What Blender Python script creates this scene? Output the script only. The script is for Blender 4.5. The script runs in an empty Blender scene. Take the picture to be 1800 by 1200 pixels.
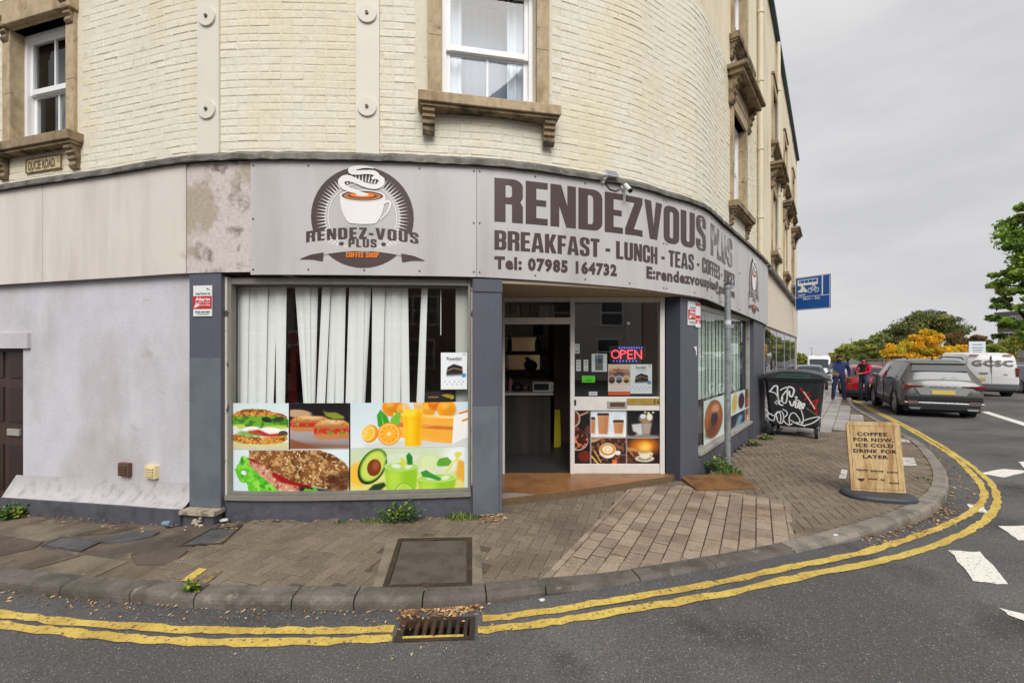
import bpy, bmesh, math, random
import numpy as np
from mathutils import Vector, Matrix, Euler
from mathutils.geometry import tessellate_polygon, delaunay_2d_cdt

random.seed(7)
RNG = np.random.default_rng(7)
SC = bpy.context.scene
COL = SC.collection

# ------------------------------------------------------------------ camera, sky, sun, exposure
CAMH, FPX, PCX, PHY = 1.7, 800.0, 900.0, 615.0
cam_d = bpy.data.cameras.new('camera')
cam = bpy.data.objects.new('camera', cam_d)
COL.objects.link(cam)
cam.location = (0, 0, CAMH)
cam.rotation_euler = (math.radians(90), 0, 0)
cam_d.sensor_width = 36.0
cam_d.lens = 16.0
cam_d.shift_y = (PHY - 600.0) / 1800.0
cam_d.clip_start = 0.05
cam_d.clip_end = 1500
SC.camera = cam

SUN_EL, SUN_AZ = math.radians(44), math.radians(172)      # azimuth measured clockwise from +Y
world = bpy.data.worlds.new('World')
SC.world = world
world.use_nodes = True
wn, wl = world.node_tree.nodes, world.node_tree.links
wn.clear()
w_out = wn.new('ShaderNodeOutputWorld')
w_bg = wn.new('ShaderNodeBackground')
w_sky = wn.new('ShaderNodeTexSky')
w_sky.sky_type = 'NISHITA'
w_sky.sun_disc = False
w_sky.sun_elevation = SUN_EL
w_sky.sun_rotation = SUN_AZ
w_sky.air_density = 2.0
w_sky.dust_density = 6.0
w_hs = wn.new('ShaderNodeHueSaturation')
w_hs.inputs['Saturation'].default_value = 0.05
w_tc = wn.new('ShaderNodeTexCoord')
w_map = wn.new('ShaderNodeMapping')
w_map.inputs['Scale'].default_value = (1.0, 1.0, 3.2)
w_noise = wn.new('ShaderNodeTexNoise')
w_noise.inputs['Scale'].default_value = 2.2
w_noise.inputs['Detail'].default_value = 5
w_noise.inputs['Roughness'].default_value = 0.55
w_ramp = wn.new('ShaderNodeValToRGB')
w_ramp.color_ramp.elements[0].position = 0.3
w_ramp.color_ramp.elements[0].color = (3.55, 3.57, 3.68, 1)
w_ramp.color_ramp.elements[1].position = 0.72
w_ramp.color_ramp.elements[1].color = (4.85, 4.8, 4.85, 1)
w_mix = wn.new('ShaderNodeMixRGB')
w_mix.inputs['Fac'].default_value = 0.9
wl.new(w_sky.outputs['Color'], w_hs.inputs['Color'])
wl.new(w_tc.outputs['Generated'], w_map.inputs['Vector'])
wl.new(w_map.outputs['Vector'], w_noise.inputs['Vector'])
wl.new(w_noise.outputs['Fac'], w_ramp.inputs['Fac'])
wl.new(w_hs.outputs['Color'], w_mix.inputs['Color1'])
wl.new(w_ramp.outputs['Color'], w_mix.inputs['Color2'])
wl.new(w_mix.outputs['Color'], w_bg.inputs['Color'])
w_bg.inputs['Strength'].default_value = 0.10
wl.new(w_bg.outputs['Background'], w_out.inputs['Surface'])

sun_d = bpy.data.lights.new('sun', 'SUN')
sun_d.energy = 1.5
sun_d.angle = math.radians(36)
sun_d.color = (1.0, 0.98, 0.95)
sun = bpy.data.objects.new('sun', sun_d)
COL.objects.link(sun)
_sd = Vector((math.sin(SUN_AZ) * math.cos(SUN_EL), math.cos(SUN_AZ) * math.cos(SUN_EL), math.sin(SUN_EL)))
sun.rotation_euler = _sd.to_track_quat('Z', 'Y').to_euler()
sun.location = (0, -5, 20)

SC.view_settings.view_transform = 'Standard'
SC.view_settings.look = 'None'
SC.view_settings.gamma = 1
SC.view_settings.use_curve_mapping = False
SC.view_settings.exposure = 0.8
SC.render.engine = 'CYCLES'
SC.cycles.use_denoising = True
SC.cycles.max_bounces = 7
SC.cycles.diffuse_bounces = 4
SC.cycles.glossy_bounces = 3
SC.cycles.transparent_max_bounces = 12
SC.cycles.caustics_reflective = False
SC.cycles.caustics_refractive = False
SC.cycles.sample_clamp_indirect = 6

# ------------------------------------------------------------------ materials
def lin(c):
    """sRGB 0-255 -> linear"""
    return tuple(((v / 255.0) / 12.92 if v / 255.0 <= 0.04045 else ((v / 255.0 + 0.055) / 1.055) ** 2.4) for v in c)

MATS = {}
def mat(name, col, rough=0.7, metal=0.0, spec=0.4, var=0.0, vs=5.0, det=4, col2=None, c2s=3.0, lo=0.5, hi=0.65,
        stretch=(1, 1, 1), col3=None, c3s=20.0, lo3=0.6, hi3=0.7, bump=0.0, bs=60.0, bdet=3, rand=0.0, emit=0.0, coat=0.0, sss=False, speck=None, vor=None):
    if name in MATS:
        return MATS[name]
    m = bpy.data.materials.new(name)
    m.use_nodes = True
    N, L = m.node_tree.nodes, m.node_tree.links
    b = N['Principled BSDF']
    b.inputs['Roughness'].default_value = rough
    b.inputs['Metallic'].default_value = metal
    b.inputs['Specular IOR Level'].default_value = spec
    if coat:
        b.inputs['Coat Weight'].default_value = coat
        b.inputs['Coat Roughness'].default_value = 0.06
    col = tuple(col[:3]) + (1,)
    b.inputs['Base Color'].default_value = col
    cur = None
    pos = None
    def position(scale=(1, 1, 1)):
        nonlocal pos
        if pos is None:
            g = N.new('ShaderNodeNewGeometry')
            pos = g.outputs['Position']
        if scale == (1, 1, 1):
            return pos
        mp = N.new('ShaderNodeVectorMath')
        mp.operation = 'MULTIPLY'
        mp.inputs[1].default_value = scale
        L.new(pos, mp.inputs[0])
        return mp.outputs[0]
    def noise(s, d, st=(1, 1, 1)):
        n = N.new('ShaderNodeTexNoise')
        n.inputs['Scale'].default_value = s
        n.inputs['Detail'].default_value = d
        n.inputs['Roughness'].default_value = 0.6
        L.new(position(st), n.inputs['Vector'])
        return n.outputs['Fac']
    def mixc(fac, a, c):
        x = N.new('ShaderNodeMixRGB')
        if isinstance(fac, float):
            x.inputs[0].default_value = fac
        else:
            L.new(fac, x.inputs[0])
        for i, v in ((1, a), (2, c)):
            if isinstance(v, tuple):
                x.inputs[i].default_value = v
            else:
                L.new(v, x.inputs[i])
        return x.outputs[0]
    def ramp(f, lo_, hi_):
        r = N.new('ShaderNodeMapRange')
        r.inputs['From Min'].default_value = lo_
        r.inputs['From Max'].default_value = hi_
        L.new(f, r.inputs['Value'])
        return r.outputs['Result']
    def scale_by(c, f, amt):
        r = N.new('ShaderNodeMapRange')
        r.inputs['From Min'].default_value = 0.25
        r.inputs['From Max'].default_value = 0.75
        r.inputs['To Min'].default_value = 1 - amt
        r.inputs['To Max'].default_value = 1 + amt
        L.new(f, r.inputs['Value'])
        x = N.new('ShaderNodeVectorMath')
        x.operation = 'SCALE'
        if isinstance(c, tuple):
            x.inputs[0].default_value = c[:3]
        else:
            L.new(c, x.inputs[0])
        L.new(r.outputs['Result'], x.inputs['Scale'])
        return x.outputs[0]
    cur = col
    if col2 is not None:
        cur = mixc(ramp(noise(c2s, 5, stretch), lo, hi), cur, tuple(col2[:3]) + (1,))
    if col3 is not None:
        cur = mixc(ramp(noise(c3s, 4), lo3, hi3), cur, tuple(col3[:3]) + (1,))
    if vor is not None:                     # (scale, radius, colour): aggregate chips
        v = N.new('ShaderNodeTexVoronoi')
        v.inputs['Scale'].default_value = vor[0]
        L.new(position(), v.inputs['Vector'])
        sep = N.new('ShaderNodeSeparateColor')
        L.new(v.outputs['Color'], sep.inputs[0])
        th = N.new('ShaderNodeMath')
        th.operation = 'GREATER_THAN'
        th.inputs[1].default_value = vor[1]
        L.new(sep.outputs[0], th.inputs[0])
        cl = N.new('ShaderNodeMath')
        cl.operation = 'LESS_THAN'
        cl.inputs[1].default_value = 0.33
        L.new(v.outputs['Distance'], cl.inputs[0])
        mu = N.new('ShaderNodeMath')
        mu.operation = 'MULTIPLY'
        L.new(th.outputs[0], mu.inputs[0])
        L.new(cl.outputs[0], mu.inputs[1])
        mu2 = N.new('ShaderNodeMath')
        mu2.operation = 'MULTIPLY'
        L.new(mu.outputs[0], mu2.inputs[0])
        L.new(sep.outputs[1], mu2.inputs[1])
        cur = mixc(mu2.outputs[0], cur, tuple(vor[2][:3]) + (1,))
    if var:
        cur = scale_by(cur, noise(vs, det, stretch), var)
    if rand:
        oi = N.new('ShaderNodeObjectInfo')
        g = N.new('ShaderNodeNewGeometry')
        ad = N.new('ShaderNodeMath')
        ad.operation = 'ADD'
        L.new(oi.outputs['Random'], ad.inputs[0])
        L.new(g.outputs['Random Per Island'], ad.inputs[1])
        fr = N.new('ShaderNodeMath')
        fr.operation = 'FRACT'
        L.new(ad.outputs[0], fr.inputs[0])
        cur = scale_by(cur, fr.outputs[0], rand)
    if cur is not col:
        L.new(cur, b.inputs['Base Color'])
    if bump:
        bp = N.new('ShaderNodeBump')
        bp.inputs['Strength'].default_value = 0.6
        bp.inputs['Distance'].default_value = bump
        L.new(noise(bs, bdet), bp.inputs['Height'])
        L.new(bp.outputs['Normal'], b.inputs['Normal'])
    if emit:
        b.inputs['Emission Color'].default_value = col
        b.inputs['Emission Strength'].default_value = emit
    MATS[name] = m
    return m

def glass(name, tint=(0.93, 0.95, 0.94), ior=1.5, gain=1.0, rough=0.0):
    if name in MATS:
        return MATS[name]
    m = bpy.data.materials.new(name)
    m.use_nodes = True
    N, L = m.node_tree.nodes, m.node_tree.links
    N.clear()
    o = N.new('ShaderNodeOutputMaterial')
    mx = N.new('ShaderNodeMixShader')
    tr = N.new('ShaderNodeBsdfTransparent')
    tr.inputs[0].default_value = tint + (1,)
    gl = N.new('ShaderNodeBsdfGlossy')
    gl.inputs['Roughness'].default_value = rough
    fr = N.new('ShaderNodeLayerWeight')         # Schlick reflectance, the same from both sides of the sheet
    fr.inputs['Blend'].default_value = 0.5
    pw = N.new('ShaderNodeMath')
    pw.operation = 'POWER'
    pw.inputs[1].default_value = 5.0
    L.new(fr.outputs['Facing'], pw.inputs[0])
    mu = N.new('ShaderNodeMath')
    mu.operation = 'MULTIPLY_ADD'
    mu.use_clamp = True
    mu.inputs[1].default_value = 0.9
    mu.inputs[2].default_value = 0.045 * gain
    L.new(pw.outputs[0], mu.inputs[0])
    L.new(mu.outputs[0], mx.inputs[0])
    L.new(tr.outputs[0], mx.inputs[1])
    L.new(gl.outputs[0], mx.inputs[2])
    L.new(mx.outputs[0], o.inputs[0])
    MATS[name] = m
    return m

def print_mat(name, arr, rough=0.35, spec=0.4):
    """flat print: an image painted by this script (numpy), sRGB float HxWx3, row 0 at the top"""
    h, w = arr.shape[:2]
    im = bpy.data.images.new(name, w, h)
    buf = np.ones((h, w, 4), np.float32)
    buf[..., :3] = np.clip(arr[::-1], 0, 1)
    im.pixels.foreach_set(buf.ravel())
    im.update()
    im.pack()
    m = bpy.data.materials.new(name)
    m.use_nodes = True
    N, L = m.node_tree.nodes, m.node_tree.links
    b = N['Principled BSDF']
    b.inputs['Roughness'].default_value = rough
    b.inputs['Specular IOR Level'].default_value = spec
    t = N.new('ShaderNodeTexImage')
    t.image = im
    t.extension = 'EXTEND'
    L.new(t.outputs['Color'], b.inputs['Base Color'])
    return m

# ------------------------------------------------------------------ objects
def rel(o, parent):
    if parent is not None:
        o.parent = parent
        w = Matrix.Identity(4)
        p = parent
        chain = []
        while p is not None:
            chain.append(p)
            p = p.parent
        for q in reversed(chain):
            w = w @ q.matrix_parent_inverse @ q.matrix_basis
        o.matrix_parent_inverse = w.inverted()
    return o

def tag(o, label=None, cat=None, group=None, kind=None):
    if label: o['label'] = label
    if cat: o['category'] = cat
    if group: o['group'] = group
    if kind: o['kind'] = kind
    return o

def empty(name, loc, label=None, cat=None, group=None, kind=None, rz=0.0):
    o = bpy.data.objects.new(name, None)
    o.empty_display_size = 0.2
    o.location = loc
    o.rotation_euler = (0, 0, rz)
    COL.objects.link(o)
    return tag(o, label, cat, group, kind)

def link(name, me, parent=None, mats=None):
    o = bpy.data.objects.new(name, me)
    COL.objects.link(o)
    for m in (mats or []):
        me.materials.append(m)
    return rel(o, parent)

class MB:
    """collects boxes, prisms, tubes, sheets ... and links them as ONE mesh object; X is applied to every point added"""
    def __init__(s, X=None):
        s.v, s.f, s.m, s.uv = [], [], [], {}
        s.X = X or Matrix.Identity(4)
        s.mats = []
        s.smooth = set()
    def mi(s, m):
        if m is None:
            return 0
        if m not in s.mats:
            s.mats.append(m)
        return s.mats.index(m)
    def add(s, vs, fs, m=None, smooth=False, uvs=None):
        b = len(s.v)
        s.v += [tuple(s.X @ Vector(p)) for p in vs]
        k = s.mi(m)
        for i, f in enumerate(fs):
            s.f.append(tuple(b + j for j in f))
            s.m.append(k)
            if smooth:
                s.smooth.add(len(s.f) - 1)
            if uvs is not None:
                s.uv[len(s.f) - 1] = uvs[i]
        return s
    def box(s, x0, x1, y0, y1, z0, z1, m=None, bev=0.0):
        if bev <= 0:
            vs = [(x, y, z) for z in (z0, z1) for y in (y0, y1) for x in (x0, x1)]
            return s.add(vs, [(0, 2, 3, 1), (4, 5, 7, 6), (0, 1, 5, 4), (2, 6, 7, 3), (0, 4, 6, 2), (1, 3, 7, 5)], m)
        bm = bmesh.new()
        bmesh.ops.create_cube(bm, size=1)
        for v in bm.verts:
            v.co = Vector(((x0 + x1) / 2 + v.co.x * (x1 - x0), (y0 + y1) / 2 + v.co.y * (y1 - y0), (z0 + z1) / 2 + v.co.z * (z1 - z0)))
        bmesh.ops.bevel(bm, geom=bm.edges[:], offset=bev, segments=2, affect='EDGES', profile=0.5)
        return s.bm(bm, m)
    def bm(s, bm, m=None, smooth=False):
        bm.verts.index_update()
        s.add([v.co[:] for v in bm.verts], [tuple(v.index for v in f.verts) for f in bm.faces], m, smooth)
        bm.free()
        return s
    def prism(s, poly, y0, y1, m=None):
        """polygon in x,z extruded along y from y0 (front) to y1"""
        n = len(poly)
        vs = [(p[0], y0, p[1]) for p in poly] + [(p[0], y1, p[1]) for p in poly]
        fs = [tuple(t) for t in tessellate_polygon([[Vector((p[0], p[1], 0)) for p in poly]])]
        ff = fs + [tuple(i + n for i in t[::-1]) for t in fs]
        ff += [(i, (i + 1) % n, n + (i + 1) % n, n + i) for i in range(n)]
        return s.add(vs, ff, m)
    def prismz(s, poly, z0, z1, m=None):
        n = len(poly)
        vs = [(p[0], p[1], z0) for p in poly] + [(p[0], p[1], z1) for p in poly]
        fs = [tuple(t) for t in tessellate_polygon([[Vector((p[0], p[1], 0)) for p in poly]])]
        ff = fs + [tuple(i + n for i in t[::-1]) for t in fs]
        ff += [(i, (i + 1) % n, n + (i + 1) % n, n + i) for i in range(n)]
        return s.add(vs, ff, m)
    def tube(s, pts, r, m=None, n=8, cap=True):
        pts = [Vector(p) for p in pts]
        rs = r if isinstance(r, (list, tuple)) else [r] * len(pts)
        vs, fs = [], []
        up = None
        for i, p in enumerate(pts):
            d = (pts[min(i + 1, len(pts) - 1)] - pts[max(i - 1, 0)]).normalized()
            if up is None:
                up = Vector((0, 0, 1)) if abs(d.z) < 0.9 else Vector((1, 0, 0))
            a = d.cross(up).normalized()
            b = d.cross(a).normalized()
            up = -b if abs(d.dot(b)) < 0.5 else up
            for k in range(n):
                t = 2 * math.pi * k / n
                vs.append(tuple(p + (a * math.cos(t) + b * math.sin(t)) * rs[i]))
        for i in range(len(pts) - 1):
            for k in range(n):
                fs.append((i * n + k, i * n + (k + 1) % n, (i + 1) * n + (k + 1) % n, (i + 1) * n + k))
        s.add(vs, fs, m, smooth=True)
        if cap:
            s.add(vs[:n], [tuple(range(n))[::-1]], m)
            s.add(vs[-n:], [tuple(range(n))], m)
        return s
    def cyl(s, c, axis, r, h, m=None, n=16, r2=None):
        """cylinder centred c, along axis 'x','y','z'"""
        d = {'x': Vector((1, 0, 0)), 'y': Vector((0, 1, 0)), 'z': Vector((0, 0, 1))}[axis]
        c = Vector(c)
        return s.tube([c - d * h / 2, c + d * h / 2], [r, r if r2 is None else r2], m, n)
    def quad(s, p0, p1, p2, p3, m=None, uv=True):
        return s.add([p0, p1, p2, p3], [(0, 1, 2, 3)], m, uvs=[[(0, 0), (1, 0), (1, 1), (0, 1)]] if uv else None)
    def sphere(s, c, r, m=None, nu=12, nv=8, sc=(1, 1, 1)):
        vs, fs = [], []
        for j in range(nv + 1):
            ph = math.pi * j / nv
            for i in range(nu):
                th = 2 * math.pi * i / nu
                vs.append((c[0] + r * sc[0] * math.sin(ph) * math.cos(th), c[1] + r * sc[1] * math.sin(ph) * math.sin(th), c[2] + r * sc[2] * math.cos(ph)))
        for j in range(nv):
            for i in range(nu):
                fs.append((j * nu + i, (j + 1) * nu + i, (j + 1) * nu + (i + 1) % nu, j * nu + (i + 1) % nu))
        return s.add(vs, fs, m, smooth=True)
    def mesh(s, name):
        me = bpy.data.meshes.new(name)
        me.from_pydata(s.v, [], s.f)
        for m in s.mats:
            me.materials.append(m)
        me.polygons.foreach_set('material_index', s.m)
        if s.smooth:
            sm = np.zeros(len(s.f), bool)
            sm[list(s.smooth)] = True
            me.polygons.foreach_set('use_smooth', sm)
        if s.uv:
            lay = me.uv_layers.new(name='uv')
            for p in me.polygons:
                if p.index in s.uv:
                    for li, uv in zip(p.loop_indices, s.uv[p.index]):
                        lay.data[li].uv = uv
        me.update()
        return me
    def build(s, name, m=None, parent=None):
        if m is not None:
            s.mats = s.mats or [m]
        return link(name, s.mesh(name), parent)

def dup_tree(o, parent=None, move=None):
    """copy a thing with its parts and sub-parts (shared meshes)"""
    c = o.copy()
    COL.objects.link(c)
    if parent is not None:
        c.parent = parent
    for ch in CHILDREN.get(o.name, []) or [x for x in bpy.data.objects if x.parent is o]:
        dup_tree(ch, c)
    return c
CHILDREN = {}

# ------------------------------------------------------------------ ground levels and the plan of the corner facade
def sstep(t):
    t = max(0.0, min(1.0, t))
    return t * t * (3 - 2 * t)

def gz(x, y):
    """height of the pavement surface: falls to the left along the side street and gently away along the main road"""
    z = -0.055 * max(0.0, min(-x - 2.6, 9.0))
    z -= 0.30 * sstep((y - 6.5) / 12.0) + 1.0 * sstep((y - 16.0) / 34.0) + 7.0 * sstep((y - 55.0) / 260.0)
    return z

def G(px, py, dz=0.0):
    """photograph pixel -> point on the ground (pavement level + dz)"""
    D = 5.0
    for _ in range(40):
        x = (px - PCX) / FPX * D
        z = gz(x, D) + dz
        D = 0.5 * D + 0.5 * (CAMH - z) * FPX / (py - PHY)
    x = (px - PCX) / FPX * D
    return Vector((x, D, gz(x, D) + dz))

def P3(px, py, D):
    return Vector(((px - PCX) / FPX * D, D, CAMH + (PHY - py) / FPX * D))

def catmull(pts, n=16):
    pts = [Vector(p) for p in pts]
    out = []
    for i in range(len(pts) - 1):
        p0, p1, p2, p3 = pts[max(i - 1, 0)], pts[i], pts[i + 1], pts[min(i + 2, len(pts) - 1)]
        l = (p2 - p1).length
        m1 = (p2 - p0) * (l / max(1e-6, (p2 - p0).length)) if i > 0 else (p2 - p1)
        m2 = (p3 - p1) * (l / max(1e-6, (p3 - p1).length)) if i < len(pts) - 2 else (p2 - p1)
        for k in range(n):
            t = k / n
            out.append(p1 * (2 * t ** 3 - 3 * t * t + 1) + m1 * (t ** 3 - 2 * t * t + t) + p2 * (-2 * t ** 3 + 3 * t * t) + m2 * (t ** 3 - t * t))
    out.append(pts[-1])
    return out

PLAN = [(-9.1, 6.25), (-6.09, 5.40), (-4.09, 4.83), (-3.30, 4.60), (-2.58, 4.52), (-1.48, 4.55), (-0.36, 4.66), (0.18, 4.79),
        (0.73, 4.98), (1.43, 5.28), (1.86, 5.57), (2.55, 6.08), (3.24, 6.95), (3.94, 7.83), (5.63, 10.05), (7.93, 13.32), (12.6, 20.0)]
_fc = catmull(PLAN, 24)
_fx = np.array([p[0] for p in _fc]); _fy = np.array([p[1] for p in _fc])
_fs = np.concatenate([[0], np.cumsum(np.hypot(np.diff(_fx), np.diff(_fy)))])
_t = np.stack([np.gradient(_fx, _fs), np.gradient(_fy, _fs)], 1)
for _ in range(3):
    _t[1:-1] = (_t[:-2] + 2 * _t[1:-1] + _t[2:]) / 4
_t /= np.linalg.norm(_t, axis=1)[:, None]
_nx, _ny = _t[:, 1], -_t[:, 0]
S_END = float(_fs[-1])

def F(s, off=0.0, z=0.0):
    """facade coordinates: s along the fascia plane, off out towards the street, z up"""
    x = np.interp(s, _fs, _fx); y = np.interp(s, _fs, _fy)
    nx = np.interp(s, _fs, _nx); ny = np.interp(s, _fs, _ny)
    l = math.hypot(nx, ny)
    return Vector((x + nx / l * off, y + ny / l * off, z))

def LF(s, off=0.0, z=0.0):
    """flat local frame on the facade: x along the wall, y INTO the building, z up"""
    nx = np.interp(s, _fs, _nx); ny = np.interp(s, _fs, _ny)
    l = math.hypot(nx, ny); nx /= l; ny /= l
    m = Matrix(((-ny, -nx, 0, 0), (nx, -ny, 0, 0), (0, 0, 1, 0), (0, 0, 0, 1)))
    m.translation = F(s, off, z)
    return m

def s_px(px, off=0.0):
    x = _fx + _nx * off; y = _fy + _ny * off
    p = PCX + FPX * x / y
    return float(np.interp(px, p, _fs))

def z_px(s, py, off=0.0):
    return CAMH + (PHY - py) / FPX * F(s, off).y

def cbox(mb, s0, s1, o0, o1, z0, z1, m=None, step=0.12, smooth=False):
    """curved box on the facade: s0..s1, o0 (back) .. o1 (front), z0..z1 (numbers or functions of s)"""
    n = max(1, int(math.ceil((s1 - s0) / step)))
    f0 = z0 if callable(z0) else (lambda s: z0)
    f1 = z1 if callable(z1) else (lambda s: z1)
    vs = []
    for i in range(n + 1):
        s = s0 + (s1 - s0) * i / n
        for o, f in ((o1, f0), (o1, f1), (o0, f1), (o0, f0)):
            vs.append(tuple(F(s, o, f(s))))
    fs = []
    for i in range(n):
        a, b = i * 4, i * 4 + 4
        for k in range(4):
            fs.append((a + k, b + k, b + (k + 1) % 4, a + (k + 1) % 4))
    fs += [(0, 1, 2, 3), (n * 4 + 3, n * 4 + 2, n * 4 + 1, n * 4)]
    mb.add(vs, fs, m, smooth)
    return mb

# ------------------------------------------------------------------ lettering
def loops_mesh(loops, off=0.0):
    """closed 2-D loops (holes allowed) -> verts, tris through a filled 2-D curve"""
    c = bpy.data.curves.new('letters', 'CURVE')
    c.dimensions = '2D'
    c.fill_mode = 'BOTH'
    for lp in loops:
        sp = c.splines.new('POLY')
        sp.points.add(len(lp) - 1)
        for p, q in zip(sp.points, lp):
            p.co = (q[0], q[1], 0, 1)
        sp.use_cyclic_u = True
    return curve_mesh(c)

def curve_mesh(c):
    o = bpy.data.objects.new('letters', c)
    COL.objects.link(o)
    dg = bpy.context.evaluated_depsgraph_get()
    me = bpy.data.meshes.new_from_object(o.evaluated_get(dg))
    vs = [(v.co.x, v.co.y) for v in me.vertices]
    fs = [tuple(p.vertices) for p in me.polygons]
    bpy.data.objects.remove(o)
    bpy.data.curves.remove(c)
    bpy.data.meshes.remove(me)
    return vs, fs

_cap = {}
def vtext(body, bold=0.0, space=1.0):
    """built-in font; returned so that the capital height is 1 and the left edge is 0"""
    def mk(t):
        c = bpy.data.curves.new('letters', 'FONT')
        c.body = t
        c.offset = bold
        c.resolution_u = 2
        c.space_character = space
        return curve_mesh(c)
    if bold not in _cap:
        v, _ = mk('H')
        ys = [p[1] for p in v]
        _cap[bold] = (min(ys), max(ys))
    a, b = _cap[bold]
    v, f = mk(body)
    x0 = min(p[0] for p in v)
    k = 1.0 / (b - a)
    v = [((p[0] - x0) * k, (p[1] - a) * k) for p in v]
    return v, f, max(p[0] for p in v)

def arc(cx, cy, rx, ry, a0, a1, n=6):
    return [(cx + rx * math.cos(math.radians(a0 + (a1 - a0) * i / n)), cy + ry * math.sin(math.radians(a0 + (a1 - a0) * i / n))) for i in range(n + 1)]

def rrect(x0, y0, x1, y1, r, n=5, corners='abcd'):
    o = []
    for k, (cx, cy, a) in zip('abcd', ((x1, y1, 0), (x0, y1, 90), (x0, y0, 180), (x1, y0, 270))):
        if k in corners:
            sx = -1 if cx == x1 else 1
            sy = -1 if cy == y1 else 1
            o += arc(cx + sx * r[0], cy + sy * r[1], r[0], r[1], a, a + 90, n)
        else:
            o.append((cx, cy))
    return o

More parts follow.
